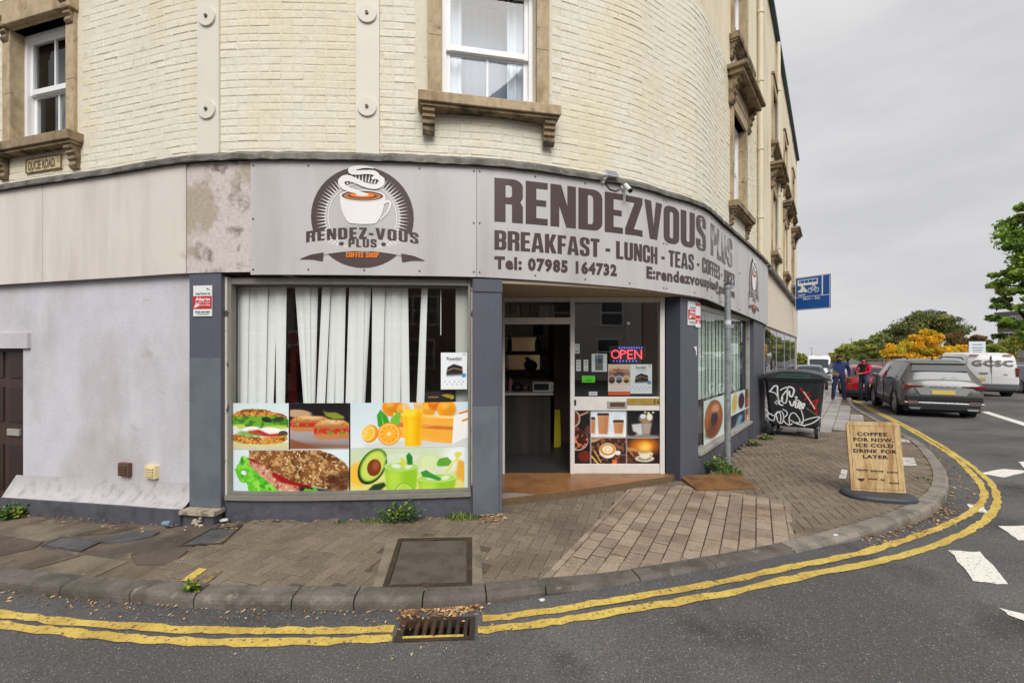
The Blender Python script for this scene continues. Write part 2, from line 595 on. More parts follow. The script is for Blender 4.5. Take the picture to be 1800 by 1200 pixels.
def glyph(ch):
    """heavy condensed sans capitals, height 1 -> (loops, width)"""
    t, h, W = 0.205, 0.15, 0.53
    def ring(x0, x1):
        return [rrect(x0, -.012, x1, 1.012, (.2, .17)), rrect(x0 + t, .13, x1 - t, .87, (.06, .06))[::-1]]
    if ch == ' ': return [], 0.22
    if ch == 'I': return [[(0, 0), (t, 0), (t, 1), (0, 1)]], t
    if ch == '-': return [[(0, .36), (.26, .36), (.26, .52), (0, .52)]], .26
    if ch == 'L': return [[(0, 0), (.42, 0), (.42, h), (t, h), (t, 1), (0, 1)]], .42
    if ch == 'E': return [[(0, 0), (.43, 0), (.43, h), (t, h), (t, .44), (.4, .44), (.4, .58), (t, .58), (t, .85), (.43, .85), (.43, 1), (0, 1)]], .43
    if ch == 'F': return [[(0, 0), (t, 0), (t, .43), (.39, .43), (.39, .57), (t, .57), (t, .85), (.42, .85), (.42, 1), (0, 1)]], .42
    if ch == 'T': return [[(.14, 0), (.14 + t, 0), (.14 + t, .84), (.48, .84), (.48, 1), (0, 1), (0, .84), (.14, .84)]], .48
    if ch == 'H': return [[(0, 0), (t, 0), (t, .42), (W - t, .42), (W - t, 0), (W, 0), (W, 1), (W - t, 1), (W - t, .58), (t, .58), (t, 1), (0, 1)]], W
    if ch == 'N': return [[(0, 0), (.18, 0), (.18, .5), (.33, 0), (W, 0), (W, 1), (W - .18, 1), (W - .18, .5), (.22, 1), (0, 1)]], W
    if ch == 'Z': return [[(0, 0), (.46, 0), (.46, .16), (.22, .16), (.46, .85), (.46, 1), (.02, 1), (.02, .84), (.24, .84), (0, .15)]], .46
    if ch == 'V': return [[(.17, 0), (.41, 0), (.58, 1), (.37, 1), (.29, .34), (.21, 1), (0, 1)]], .58
    if ch == 'A': return [[(0, 0), (.2, 0), (.215, .18), (.375, .18), (.39, 0), (.59, 0), (.43, 1), (.16, 1)], [(.23, .34), (.295, .82), (.36, .34)][::-1]], .59
    if ch == 'K': return [[(0, 0), (t, 0), (t, .4), (.33, 0), (.56, 0), (.37, .54), (.55, 1), (.34, 1), (t, .6), (t, 1), (0, 1)]], .56
    if ch == 'O': return ring(0, W), W
    if ch == 'D': return [rrect(0, 0, W, 1, (.2, .2), corners='ad'), rrect(t, .14, W - t, .86, (.06, .1), corners='ad')[::-1]], W
    if ch == 'U':
        return [[(0, 1)] + arc(.2, .17, .2, .182, 180, 270) + arc(W - .2, .17, .2, .182, 270, 360) + [(W, 1), (W - t, 1)] + arc(W - t - .05, .19, .05, .06, 0, -90, 4) + arc(t + .05, .19, .05, .06, 270, 180, 4) + [(t, 1)]], W
    if ch == 'J':
        return [[(.42, 1)] + [(.42 - t, 1), (.42 - t, .2)] + arc(.17, .2, .045, .07, 0, -90, 3) + [(.0, .13), (0, -.01)] + arc(.22, .19, .2, .2, 270, 360)], .42
    if ch == 'C':
        return [[(W, .62)] + arc(W - .2, .84, .2, .172, 0, 90) + arc(.2, .84, .2, .172, 90, 180) + arc(.2, .16, .2, .172, 180, 270) + arc(W - .2, .16, .2, .172, 270, 360) + [(W, .4), (W - t, .4)]
                + arc(W - t - .05, .19, .05, .06, 0, -90, 4) + arc(t + .05, .19, .05, .06, 270, 180, 4) + arc(t + .05, .81, .05, .06, 180, 90, 4) + arc(W - t - .05, .81, .05, .06, 90, 0, 4) + [(W - t, .62)]], W
    if ch == 'P': return [[(0, 0), (t, 0), (t, .38)] + arc(W - .2, .54, .2, .16, 270, 360) + arc(W - .2, .83, .2, .17, 0, 90) + [(0, 1)], rrect(t, .52, W - t, .86, (.06, .06), corners='ad')[::-1]], W
    if ch == 'R': return [[(0, 0), (t, 0), (t, .42), (W - t, .42), (W - t, 0), (W, 0), (W, .38), (W - .05, .48), (W, .58)] + arc(W - .2, .83, .2, .17, 0, 90) + [(0, 1)], rrect(t, .57, W - t, .86, (.06, .06), corners='ad')[::-1]], W
    if ch == 'B': return [[(0, 0)] + arc(W - .18, .17, .18, .17, 270, 360) + [(W, .4), (W - .06, .5), (W - .01, .6)] + arc(W - .19, .83, .18, .17, 0, 90) + [(0, 1)],
                          rrect(t, .14, W - t, .43, (.06, .06), corners='ad')[::-1], rrect(t, .57, W - t, .86, (.06, .06), corners='ad')[::-1]], W
    if ch == 'S':
        return [[(0, .31), (0, .2)] + arc(.19, .16, .19, .172, 180, 270) + arc(W - .21, .16, .19, .172, 270, 360) + [(W - .02, .3), (W - .05, .46), (W - .16, .54), (.24, .66), (.2, .72), (.2, .83)] +
                arc(.26, .83, .055, .055, 180, 0, 4) + [(.315, .67), (W - .02, .67), (W - .02, .78)] + arc(W - .21, .84, .19, .172, 0, 90) + arc(.19, .84, .19, .172, 90, 180) +
                [(0, .7), (.03, .57), (.12, .49), (.27, .4), (.315, .33), (.315, .19)] + arc(.26, .18, .055, .055, 0, -180, 4) + [(.205, .31)]], W - .02
    return [[(0, 0), (.3, 0), (.3, 1), (0, 1)]], .3

def gtext(body, gap=0.055):
    loops, x = [], 0.0
    for ch in body:
        l, w = glyph(ch)
        for lp in l:
            loops.append([(p[0] + x, p[1]) for p in lp])
        x += w + gap
    v, f = loops_mesh(loops)
    return v, f, x - gap

def fit(t, x0, x1, y0, y1):
    """stretch lettering (capital height 1) into the rectangle"""
    v, f, w = t
    return [(x0 + p[0] / w * (x1 - x0), y0 + p[1] * (y1 - y0)) for p in v], f

def split_long(v, f, maxw=0.12):
    return v, f

def decal_facade(mb, vf, off, m=None):
    """2-D mesh in (s, z) laid on the facade at off"""
    v, f = vf
    vs = [tuple(F(p[0], off, p[1])) for p in v]
    return mb.add(vs, f, m)

def decal_plane(mb, vf, X, m=None):
    """2-D mesh in the x,z plane of frame X (y=0)"""
    v, f = vf
    old = mb.X
    mb.X = X
    mb.add([(p[0], 0, p[1]) for p in v], f, m)
    mb.X = old
    return mb

def ribbon(pts, w, w1=None):
    """2-D stroke as a strip with rounded look"""
    pts = [Vector(p).to_2d() for p in pts]
    n = len(pts)
    v, f = [], []
    for i, p in enumerate(pts):
        d = (pts[min(i + 1, n - 1)] - pts[max(i - 1, 0)])
        d = d.normalized() if d.length > 1e-9 else Vector((1, 0))
        ww = w if w1 is None else w + (w1 - w) * i / max(1, n - 1)
        e = Vector((-d.y, d.x)) * ww / 2
        v += [tuple(p + e), tuple(p - e)]
    for i in range(n - 1):
        f.append((2 * i, 2 * i + 1, 2 * i + 3, 2 * i + 2))
    return v, f

def smooth2(pts, n=6):
    return [(p.x, p.y) for p in catmull([Vector((p[0], p[1], 0)) for p in pts], n)]

def poly2(pts):
    v = [(p[0], p[1]) for p in pts]
    return v, [tuple(t) for t in tessellate_polygon([[Vector((p[0], p[1], 0)) for p in pts]])]

# ------------------------------------------------------------------ painter for flat prints
class Canvas:
    def __init__(s, w, h, bg=(1, 1, 1), k=3):
        s.w, s.h, s.k = w, h, k
        s.H, s.W = int(h * k), int(w * k)
        s.a = np.empty((s.H, s.W, 3), np.float32)
        s.a[:] = np.array(bg, np.float32)
        yy, xx = np.mgrid[0:s.H, 0:s.W]
        s.x = (xx + .5) / k
        s.y = (yy + .5) / k
        s.clip = None
    def nz(s, sc, oct=4, seed=0, st=1.0):
        """value noise 0..1"""
        r = np.random.default_rng(seed + 11)
        out = np.zeros((s.H, s.W), np.float32); amp = 1; tot = 0
        for o in range(oct):
            gx, gy = max(2, int(s.w / sc * st * 2 ** o) + 2), max(2, int(s.h / sc * 2 ** o) + 2)
            g = r.random((gy, gx)).astype(np.float32)
            u = s.x / s.w * (gx - 1.001); v = s.y / s.h * (gy - 1.001)
            i = u.astype(int); j = v.astype(int); fu = u - i; fv = v - j
            fu = fu * fu * (3 - 2 * fu); fv = fv * fv * (3 - 2 * fv)
            out += amp * ((g[j, i] * (1 - fu) + g[j, i + 1] * fu) * (1 - fv) + (g[j + 1, i] * (1 - fu) + g[j + 1, i + 1] * fu) * fv)
            tot += amp; amp *= .55
        return out / tot
    def put(s, mk, col, op=1.0):
        if s.clip is not None:
            mk = mk * s.clip
        mk = (mk * op)[..., None]
        c = np.array(col, np.float32)
        if c.max() > 1.5:
            c = c / 255.0
        s.a = s.a * (1 - mk) + c * mk
    def ell(s, cx, cy, rx, ry, col, rot=0.0, soft=.5, op=1.0, tex=None):
        c_, s_ = math.cos(math.radians(rot)), math.sin(math.radians(rot))
        u = ((s.x - cx) * c_ + (s.y - cy) * s_) / rx
        v = (-(s.x - cx) * s_ + (s.y - cy) * c_) / ry
        d = (np.sqrt(u * u + v * v) - 1) * min(rx, ry)
        mk = np.clip(.5 - d / max(soft, 1e-3) / 1.0, 0, 1)
        s.put(mk if tex is None else mk * tex, col, op)
        return mk
    def mask_poly(s, pts):
        mk = np.zeros((s.H, s.W), np.float32)
        n = len(pts)
        for oy in (-.25, .25):
            for ox in (-.25, .25):
                X = s.x + ox / s.k; Y = s.y + oy / s.k
                ins = np.zeros((s.H, s.W), bool)
                for i in range(n):
                    x0, y0 = pts[i]; x1, y1 = pts[(i + 1) % n]
                    if y0 == y1: continue
                    c = (y0 > Y) != (y1 > Y)
                    ins ^= c & (X < (x1 - x0) * (Y - y0) / (y1 - y0) + x0)
                mk += ins * .25
        return mk
    def blur(s, mk, r):
        r = int(r * s.k)
        if r < 1: return mk
        ker = np.ones(2 * r + 1) / (2 * r + 1)
        for _ in range(2):
            mk = np.apply_along_axis(lambda v: np.convolve(v, ker, 'same'), 0, mk)
            mk = np.apply_along_axis(lambda v: np.convolve(v, ker, 'same'), 1, mk)
        return mk.astype(np.float32)
    def poly(s, pts, col, soft=0, op=1.0, tex=None, rough=0):
        if rough:
            q = []
            r = random.Random(len(pts))
            for i in range(len(pts)):
                a, b = pts[i], pts[(i + 1) % len(pts)]
                m = max(1, int(math.hypot(b[0] - a[0], b[1] - a[1]) / (rough * 2.2)))
                for k in range(m):
                    t = k / m
                    q.append((a[0] + (b[0] - a[0]) * t + r.uniform(-rough, rough), a[1] + (b[1] - a[1]) * t + r.uniform(-rough, rough)))
            pts = q
        mk = s.mask_poly(pts)
        if soft: mk = s.blur(mk, soft)
        s.put(mk if tex is None else mk * tex, col, op)
        return mk
    def line(s, pts, w, col, op=1.0):
        mk = np.zeros((s.H, s.W), np.float32)
        for (x0, y0), (x1, y1) in zip(pts[:-1], pts[1:]):
            dx, dy = x1 - x0, y1 - y0
            t = np.clip(((s.x - x0) * dx + (s.y - y0) * dy) / (dx * dx + dy * dy + 1e-9), 0, 1)
            d = np.hypot(s.x - x0 - t * dx, s.y - y0 - t * dy)
            mk = np.maximum(mk, np.clip((w / 2 - d) * s.k + .5, 0, 1))
        s.put(mk, col, op)
    def rect(s, x0, y0, x1, y1, col, op=1.0, tex=None):
        mk = np.clip((s.x - x0) * s.k + .5, 0, 1) * np.clip((x1 - s.x) * s.k + .5, 0, 1) * np.clip((s.y - y0) * s.k + .5, 0, 1) * np.clip((y1 - s.y) * s.k + .5, 0, 1)
        s.put(mk if tex is None else mk * tex, col, op)
        return mk
    def vgrad(s, x0, y0, x1, y1, c0, c1):
        mk = (s.x >= x0) * (s.x < x1) * (s.y >= y0) * (s.y < y1)
        t = np.clip((s.y - y0) / (y1 - y0), 0, 1)[..., None]
        c0 = np.array(c0, np.float32) / 255; c1 = np.array(c1, np.float32) / 255
        m3 = mk[..., None].astype(np.float32)
        s.a = s.a * (1 - m3) + (c0 * (1 - t) + c1 * t) * m3
    def window(s, x0, y0, x1, y1):
        s.clip = ((s.x >= x0) & (s.x < x1) & (s.y >= y0) & (s.y < y1)).astype(np.float32)
    def crop(s, x0, y0, x1, y1):
        k = s.k
        return s.a[int(y0 * k):int(y1 * k), int(x0 * k):int(x1 * k)]
# ================================================================== SETTING: road, pavement, kerb, paving
ASPHALT = mat('asphalt', lin((84, 83, 83)), rough=0.85, col2=lin((99, 97, 95)), c2s=0.5, lo=.42, hi=.62, var=.5, vs=80, det=4,
              col3=lin((64, 62, 60)), c3s=1.1, lo3=.55, hi3=.72, bump=.008, bs=95, vor=(105, .80, lin((168, 163, 156))), spec=.3)
PAVE_BASE = mat('old_concrete', lin((116, 103, 86)), rough=.9, col2=lin((84, 75, 65)), c2s=1.6, lo=.42, hi=.6, var=.22, vs=70, col3=lin((132, 122, 104)), c3s=5, lo3=.6, hi3=.72, bump=.004, bs=110)
JOINT = mat('joint_grit', lin((88, 79, 68)), rough=.95, var=.3, vs=60, col2=lin((82, 84, 54)), c2s=2.4, lo=.58, hi=.7)
JOINT_TAN = mat('joint_sand', lin((70, 55, 42)), rough=.95, var=.3, vs=60)
BLOCK_DARK = mat('dark_block', lin((122, 109, 93)), rough=.88, rand=.10, var=.34, vs=55, col2=lin((102, 90, 77)), c2s=1.3, lo=.42, hi=.66, col3=lin((150, 140, 126)), c3s=120, lo3=.6, hi3=.66, bump=.003, bs=160)
BLOCK_TAN = mat('tan_block', lin((152, 136, 118)), rough=.85, rand=.16, var=.22, vs=60, col2=lin((128, 107, 88)), c2s=2.6, lo=.47, hi=.68, col3=lin((104, 88, 72)), c3s=26, lo3=.6, hi3=.75, bump=.0025, bs=140)
SLAB = mat('grey_slab', lin((166, 160, 154)), rough=.42, rand=.12, var=.12, vs=40, col2=lin((136, 128, 120)), c2s=1.6, lo=.45, hi=.65, bump=.0015, bs=90)
KERB_DARK = mat('kerb_dark', lin((106, 99, 92)), rough=.85, rand=.14, var=.2, vs=60, col2=lin((82, 77, 68)), c2s=3.5, lo=.45, hi=.62, col3=lin((128, 118, 106)), c3s=10, lo3=.58, hi3=.72, bump=.004, bs=70)
KERB_LIGHT = mat('kerb_light', lin((134, 126, 116)), rough=.85, rand=.1, var=.2, vs=60, col2=lin((100, 95, 84)), c2s=3.5, lo=.46, hi=.64, bump=.003, bs=80)
IRON = mat('cast_iron', lin((66, 57, 50)), rough=.6, metal=.4, var=.3, vs=40, col2=lin((92, 68, 48)), c2s=6, lo=.5, hi=.66, bump=.002, bs=80)
YELLOW = mat('yellow_paint', lin((208, 180, 88)), rough=.75, var=.2, vs=30, col2=lin((182, 150, 70)), c2s=2.2, lo=.44, hi=.66, col3=lin((98, 92, 78)), c3s=38, lo3=.585, hi3=.65, bump=.003, bs=120)
WHITE_LINE = mat('white_paint_road', lin((226, 222, 212)), rough=.75, var=.12, vs=40, col3=lin((96, 92, 88)), c3s=42, lo3=.61, hi3=.66, bump=.003, bs=120)

KPX = [(0, 1037, .085), (170, 1056, .085), (340, 1068, .085), (512, 1072, .085), (640, 1073, .085), (750, 1072, .082), (855, 1063, .075), (960, 1047, .05),
       (1090, 1027, .02), (1250, 1000, .02), (1390, 973, .022), (1503, 949, .055), (1601, 923, .1), (1642, 903, .11), (1665, 876, .11),
       (1666, 846, .11), (1650, 818, .11), (1623, 789, .11), (1590, 770, .11), (1560, 752, .1), (1500, 713, .1)]
_kp = [G(a, b, -u) for a, b, u in KPX]
_ku = [u for _, _, u in KPX]
_d0 = (_kp[0] - _kp[1]).normalized()
_kp = [_kp[0] + _d0 * 7 + Vector((0, .8, 0)), _kp[0] + _d0 * 2.2] + _kp
_ku = [.1, .1] + _ku
_e = Vector((.60, .80, 0))
_kp += [_kp[-1] + _e * 12, _kp[-1] + _e * 30, _kp[-1] + _e * 70]
_ku += [.1, .1, .1]
KL = [Vector((p.x, p.y, u)) for p, u in zip(catmull([(p.x, p.y, u) for p, u in zip(_kp, _ku)], 14), catmull([(i, u, 0) for i, u in enumerate(_ku)], 14)) for u in (p.z,)]
_kx = np.array([p.x for p in KL]); _ky = np.array([p.y for p in KL]); _kuu = np.array([max(.018, p.z) for p in KL])
_ks = np.concatenate([[0], np.cumsum(np.hypot(np.diff(_kx), np.diff(_ky)))])
_kt = np.stack([np.gradient(_kx, _ks), np.gradient(_ky, _ks)], 1)
for _ in range(6):
    _kt[1:-1] = (_kt[:-2] + 2 * _kt[1:-1] + _kt[2:]) / 4
_kt /= np.linalg.norm(_kt, axis=1)[:, None]

def K(s, inn=0.0):
    """point on the kerb line; inn = metres in from the road edge towards the building"""
    x = np.interp(s, _ks, _kx); y = np.interp(s, _ks, _ky)
    tx = np.interp(s, _ks, _kt[:, 0]); ty = np.interp(s, _ks, _kt[:, 1])
    l = math.hypot(tx, ty)
    return Vector((x - ty / l * inn, y + tx / l * inn)), float(np.interp(s, _ks, _kuu))

def rz(x, y):
    """road surface height"""
    d2 = (_kx - x) ** 2 + (_ky - y) ** 2
    i = int(np.argmin(d2))
    k = math.exp(-d2[i] / 1.2)
    return gz(x, y) - (.1 + (_kuu[i] - .1) * k)

def GR(px, py, dz=0.0):
    D = 4.0
    for _ in range(40):
        x = (px - PCX) / FPX * D
        D = 0.5 * D + 0.5 * (CAMH - rz(x, D) - dz) * FPX / (py - PHY)
    x = (px - PCX) / FPX * D
    return Vector((x, D, rz(x, D) + dz))

def ks_px(px, lo=0, hi=None):
    p = PCX + FPX * _kx / np.maximum(_ky, .1)
    i = int(np.argmin(np.abs(p[:int(len(p) * .62)] - px)))
    return float(_ks[i])

def inside(p, poly):
    x, y = p[0], p[1]
    c = False
    n = len(poly)
    j = n - 1
    for i in range(n):
        if (poly[i][1] > y) != (poly[j][1] > y) and x < (poly[j][0] - poly[i][0]) * (y - poly[i][1]) / (poly[j][1] - poly[i][1]) + poly[i][0]:
            c = not c
        j = i
    return c

def sheet(name, outline, holes, pts, zf, m, parent=None, kind=None):
    """ground sheet: Delaunay of pts with outline and holes kept as edges; z from zf"""
    vs, es = [], []
    for lp in [outline] + holes:
        b = len(vs)
        vs += [Vector((p[0], p[1])) for p in lp]
        es += [(b + i, b + (i + 1) % len(lp)) for i in range(len(lp))]
    vs += [Vector((p[0], p[1])) for p in pts]
    ov, oe, of, *_ = delaunay_2d_cdt(vs, es, [], 0, 1e-5)
    ff = []
    for f in of:
        c = sum((ov[i] for i in f), Vector((0, 0))) / len(f)
        if inside(c, outline) and not any(inside(c, h) for h in holes):
            ff.append(tuple(f))
    me = bpy.data.meshes.new(name)
    me.from_pydata([(v.x, v.y, zf(v.x, v.y)) for v in ov], [], ff)
    me.materials.append(m)
    me.polygons.foreach_set('use_smooth', np.ones(len(me.polygons), bool))
    o = link(name, me, parent)
    if kind: o['kind'] = kind
    return o

# --- road, one sheet to the horizon, with the hole of the drain
GR_PX = [(706, 1087), (836, 1084), (834, 1124), (691, 1129)]
drain = [GR(a, b) for a, b in GR_PX]
rp = []
for x in np.arange(-9, 16, .45):
    for y in np.arange(-6, 17, .45):
        rp.append((x + .01 * math.sin(7 * y), y))
for r in (18, 24, 34, 50, 80, 140, 260):
    for a in range(0, 360, 15):
        rp.append((4 + r * math.cos(math.radians(a)), 6 + r * math.sin(math.radians(a))))
road = sheet('road', [(-700, -700), (700, -700), (700, 700), (-700, 700)], [[p[:2] for p in drain]], rp, rz, ASPHALT, kind='structure')

# --- pavement bed
STEP_LINE = [Vector((-.13, 4.95)), Vector((.66, 5.24)), Vector((1.39, 5.55)), Vector((2.05, 5.86))]
_sA, _sB = s_px(883), s_px(1207)
inner = [K(s, .15)[0] for s in np.arange(0, _ks[-1] - 1, .35)]
outer = [F(s, -.02) for s in np.arange(0, _sA, .3)] + [Vector((p.x, p.y + .1, 0)) for p in STEP_LINE] + [F(s, -.02) for s in np.arange(_sB, S_END, .3)]
far = [F(S_END, -.02) + Vector((26, 38, 0))]
PAVE = [(p[0], p[1]) for p in inner] + [(p[0], p[1]) for p in far] + [(p[0], p[1]) for p in outer[::-1]]
pp = [(x, y) for x in np.arange(-9, 15, .4) for y in np.arange(2, 22, .4) if inside((x, y), PAVE)]
pavement = sheet('pavement', PAVE, [], pp, lambda x, y: gz(x, y) - .014, PAVE_BASE, kind='structure')

# --- kerb stones
kerb = empty('kerb', (0, 3, 0), kind='structure')
joints = [ks_px(0) - 3.2, ks_px(0) - 2.2, ks_px(0) - 1.2, ks_px(0) - .35] + [ks_px(p) for p in (105, 231, 343, 513, 626, 740, 856, 962, 1130, 1262, 1400)]
s = joints[-1]
e = _ks[-1] - 60
while s < e:
    s += .92
    joints.append(s)
def kerb_stone(a, b, i):
    n = max(2, int((b - a) / .12))
    vs, fs = [], []
    jit = random.uniform(-.0025, .0025)
    for j in range(n + 1):
        s_ = a + .005 + (b - a - .01) * j / n
        for k, (inn, h) in enumerate(((0.012, -.35), (0.0, None), (.004, -.028), (.013, -.011), (.032, -.001), (.12, .002), (.152, .001), (.155, -.12))):
            p, u = K(s_, inn + random.uniform(-.0015, .0015))
            top = gz(p.x, p.y) + .004 + jit
            if h is None:
                z = top - max(.034, u * .6)
            else:
                z = top + (h if h > -.05 or h < -.1 else h)
            if k == 3 or k == 4: z -= random.uniform(0, .003) + (.002 if j in (0, n) else 0)
            vs.append((p.x, p.y, z))
    for j in range(n):
        for k in range(7):
            fs.append((j * 8 + k, j * 8 + k + 1, (j + 1) * 8 + k + 1, (j + 1) * 8 + k))
    mb = MB().add(vs, fs, None)
    mb.add(vs[:8], [tuple(range(8))]); mb.add(vs[-8:], [tuple(range(7, -1, -1))])
    mid = K((a + b) / 2)[0]
    light = mid.x > 2.6
    o = mb.build('kerb_stone', KERB_LIGHT if light else KERB_DARK, kerb)
for i in range(len(joints) - 1):
    kerb_stone(joints[i], joints[i + 1], i)

# --- paving blocks
def unit_block(name, l, w, h, c, m):
    """a chamfered block, top at z=0: 18 triangles"""
    mb = MB()
    a, b = l / 2, w / 2
    vs = [(-a, -b, -h), (a, -b, -h), (a, b, -h), (-a, b, -h), (-a, -b, -c), (a, -b, -c), (a, b, -c), (-a, b, -c),
          (-a + c, -b + c, 0), (a - c, -b + c, 0), (a - c, b - c, 0), (-a + c, b - c, 0)]
    fs = [(0, 1, 5, 4), (1, 2, 6, 5), (2, 3, 7, 6), (3, 0, 4, 7), (4, 5, 9, 8), (5, 6, 10, 9), (6, 7, 11, 10), (7, 4, 8, 11), (8, 9, 10, 11)]
    mb.add(vs, fs, m)
    return mb.mesh(name)

def lay(spots, me, name, parent, limit, stuff_name, m, jitter=.002):
    """spots: (x, y, angle). the limit nearest in view become objects, the rest one stuff part"""
    def key(p):
        px = PCX + FPX * p[0] / max(p[1], .1)
        return p[1] + (100 if px < -20 or px > 1820 or p[1] < 1 else 0)
    spots = sorted(spots, key=key)
    rest = MB()
    for i, (x, y, a, *low) in enumerate(spots):
        e = .15
        nx = -(gz(x + e, y) - gz(x - e, y)) / (2 * e); ny = -(gz(x, y + e) - gz(x, y - e)) / (2 * e)
        z = gz(x, y) + random.uniform(-jitter, jitter) - (low[0] if low else 0)
        n = Vector((nx + random.uniform(-.008, .008), ny + random.uniform(-.008, .008), 1)).normalized()
        q = Vector((0, 0, 1)).rotation_difference(n)
        M = Matrix.Translation((x, y, z)) @ q.to_matrix().to_4x4() @ Matrix.Rotation(a, 4, 'Z')
        if i < limit:
            o = bpy.data.objects.new(name, me)
            COL.objects.link(o)
            o.matrix_basis = M
            o.parent = parent
            w = parent.matrix_basis
            o.matrix_parent_inverse = w.inverted()
        else:
            rest.X = M
            rest.add([v.co[:] for v in me.vertices], [tuple(p.vertices) for p in me.polygons], m)
    if rest.v:
        tag(rest.build(stuff_name, m, parent), kind='stuff')

TAN = [G(*p) for p in ((1106, 857), (1195, 852), (1300, 869), (1388, 880), (1398, 964))] + \
      [Vector((*K(ks_px(p), .15)[0], 0)) for p in (1398, 1340, 1280, 1220, 1160, 1100, 1050, 1000, 960)]
def hull(pts):
    pts = sorted(set(pts))
    def half(ps):
        h = []
        for p in ps:
            while len(h) > 1 and (h[-1][0] - h[-2][0]) * (p[1] - h[-2][1]) - (h[-1][1] - h[-2][1]) * (p[0] - h[-2][0]) <= 0: h.pop()
            h.append(p)
        return h[:-1]
    return half(pts) + half(pts[::-1])
TANP = hull([(p[0], p[1]) for p in TAN])
def shrink(poly, k):
    cx = sum(p[0] for p in poly) / len(poly); cy = sum(p[1] for p in poly) / len(poly)
    return [(cx + (x - cx) * k, cy + (y - cy) * k) for x, y in poly]
TAN_IN = shrink(TANP, .93)
MH_OUT = [G(*p) for p in ((681, 944), (843, 941), (850, 1036), (653, 1038))]
MH_OUTP = [(p.x, p.y) for p in MH_OUT]
MH_IN = shrink(MH_OUTP, .84)
LEFT_EDGE = -2.72
def ok_block(x, y):
    return inside((x, y), PAVE) and not inside((x, y), TAN_IN) and x > LEFT_EDGE + .05 * (y - 3.4) and y < 9.6 + .1 * (x - 5)
def ok_dark(x, y):
    return inside((x, y), PAVE) and not inside((x, y), TANP) and not inside((x, y), MH_OUTP) and x > LEFT_EDGE + .05 * (y - 3.4) and y < 9.6 + .1 * (x - 5)
bl = .2; bw = .1; gp = .004
A0 = math.radians(-17)
ca, sa = math.cos(A0), math.sin(A0)
spots = []
for i in range(-90, 120):
    for j in range(-70, 130):
        c = (i - j) % 4
        if c == 0:
            lx, ly, a = (i + 1) * bw, (j + .5) * bw, 0
        elif c == 3:
            lx, ly, a = (i + .5) * bw, (j + 1) * bw, math.pi / 2
        else:
            continue
        x = 1.0 + ca * lx - sa * ly; y = 4.0 + sa * lx + ca * ly
        if not (-3.5 < x < 10 and 2.5 < y < 10.6): continue
        d = (math.cos(A0 + a) * .08, math.sin(A0 + a) * .08)
        full = ok_dark(x + d[0], y + d[1]) and ok_dark(x - d[0], y - d[1])
        if full or ok_block(x, y) and not inside((x + d[0], y + d[1]), MH_IN) and not inside((x - d[0], y - d[1]), MH_IN):
            spots.append((x, y, A0 + a) if full else (x, y, A0 + a, .0035))      # blocks that run under an edge sit a little lower
dark_me = unit_block('paving_block', bl - gp, bw - gp, .03, .004, BLOCK_DARK)
# dark bed under the blocks
_bz = [p for p in PAVE if p[1] < 11 and p[0] > LEFT_EDGE - .1]
bedp = [(x, y) for x in np.arange(-2.8, 10.2, .2) for y in np.arange(2.8, 10.2, .2) if ok_dark(x, y) or inside((x, y), TANP)]
bed = MB()
_cell = {}
for x, y in bedp:
    a = .1
    if all(inside((x + dx, y + dy), PAVE) for dx in (-a, a) for dy in (-a, a)):
        bed.add([(x + dx, y + dy, gz(x + dx, y + dy) - .0065) for dx, dy in ((-a, -a), (a, -a), (a, a), (-a, a))], [(0, 1, 2, 3)], JOINT_TAN if inside((x, y), TANP) else JOINT)
bed.build('jointing_sand', JOINT, pavement)
lay(spots, dark_me, 'paving_block', pavement, 300, 'block_paving', BLOCK_DARK)

# --- tan crossing blocks (133 x 200 mm, in columns running away from the kerb)
crossing = empty('crossing_paving', (1.7, 4.0, 0), kind='structure')
tan_me = unit_block('paving_block', .2 - .019, .1345 - .009, .03, .005, BLOCK_TAN)
mbb = MB(); mbb.add([v.co[:] for v in tan_me.vertices], [tuple(p.vertices) for p in tan_me.polygons], BLOCK_TAN)
for bx in (-.066, 0, .066):
    for by in (-.034, .034):
        mbb.sphere((bx, by, -.001), .0145, BLOCK_TAN, 8, 4, (1, 1, .45))
blister_me = mbb.mesh('paving_block')
TA = math.radians(90 - 28.3)
ct, st = math.cos(TA), math.sin(TA)
tan_spots, bl_spots, cut_tan = [], [], []
def clip_convex(sub, clipp):
    a2 = sum(clipp[i][0] * clipp[(i + 1) % len(clipp)][1] - clipp[(i + 1) % len(clipp)][0] * clipp[i][1] for i in range(len(clipp)))
    sg = 1 if a2 > 0 else -1
    out = sub
    for i in range(len(clipp)):
        (x0, y0), (x1, y1) = clipp[i], clipp[(i + 1) % len(clipp)]
        d = lambda p: sg * ((x1 - x0) * (p[1] - y0) - (y1 - y0) * (p[0] - x0))
        new = []
        for k in range(len(out)):
            p, q = out[k], out[(k + 1) % len(out)]
            dp, dq = d(p), d(q)
            if dp >= 0: new.append(p)
            if dp * dq < 0:
                t = dp / (dp - dq); new.append((p[0] + (q[0] - p[0]) * t, p[1] + (q[1] - p[1]) * t))
        out = new
        if len(out) < 3: return None
    ar = abs(sum(out[i][0] * out[(i + 1) % len(out)][1] - out[(i + 1) % len(out)][0] * out[i][1] for i in range(len(out)))) / 2
    return out if ar > .0008 else None
o0 = G(955, 1030)
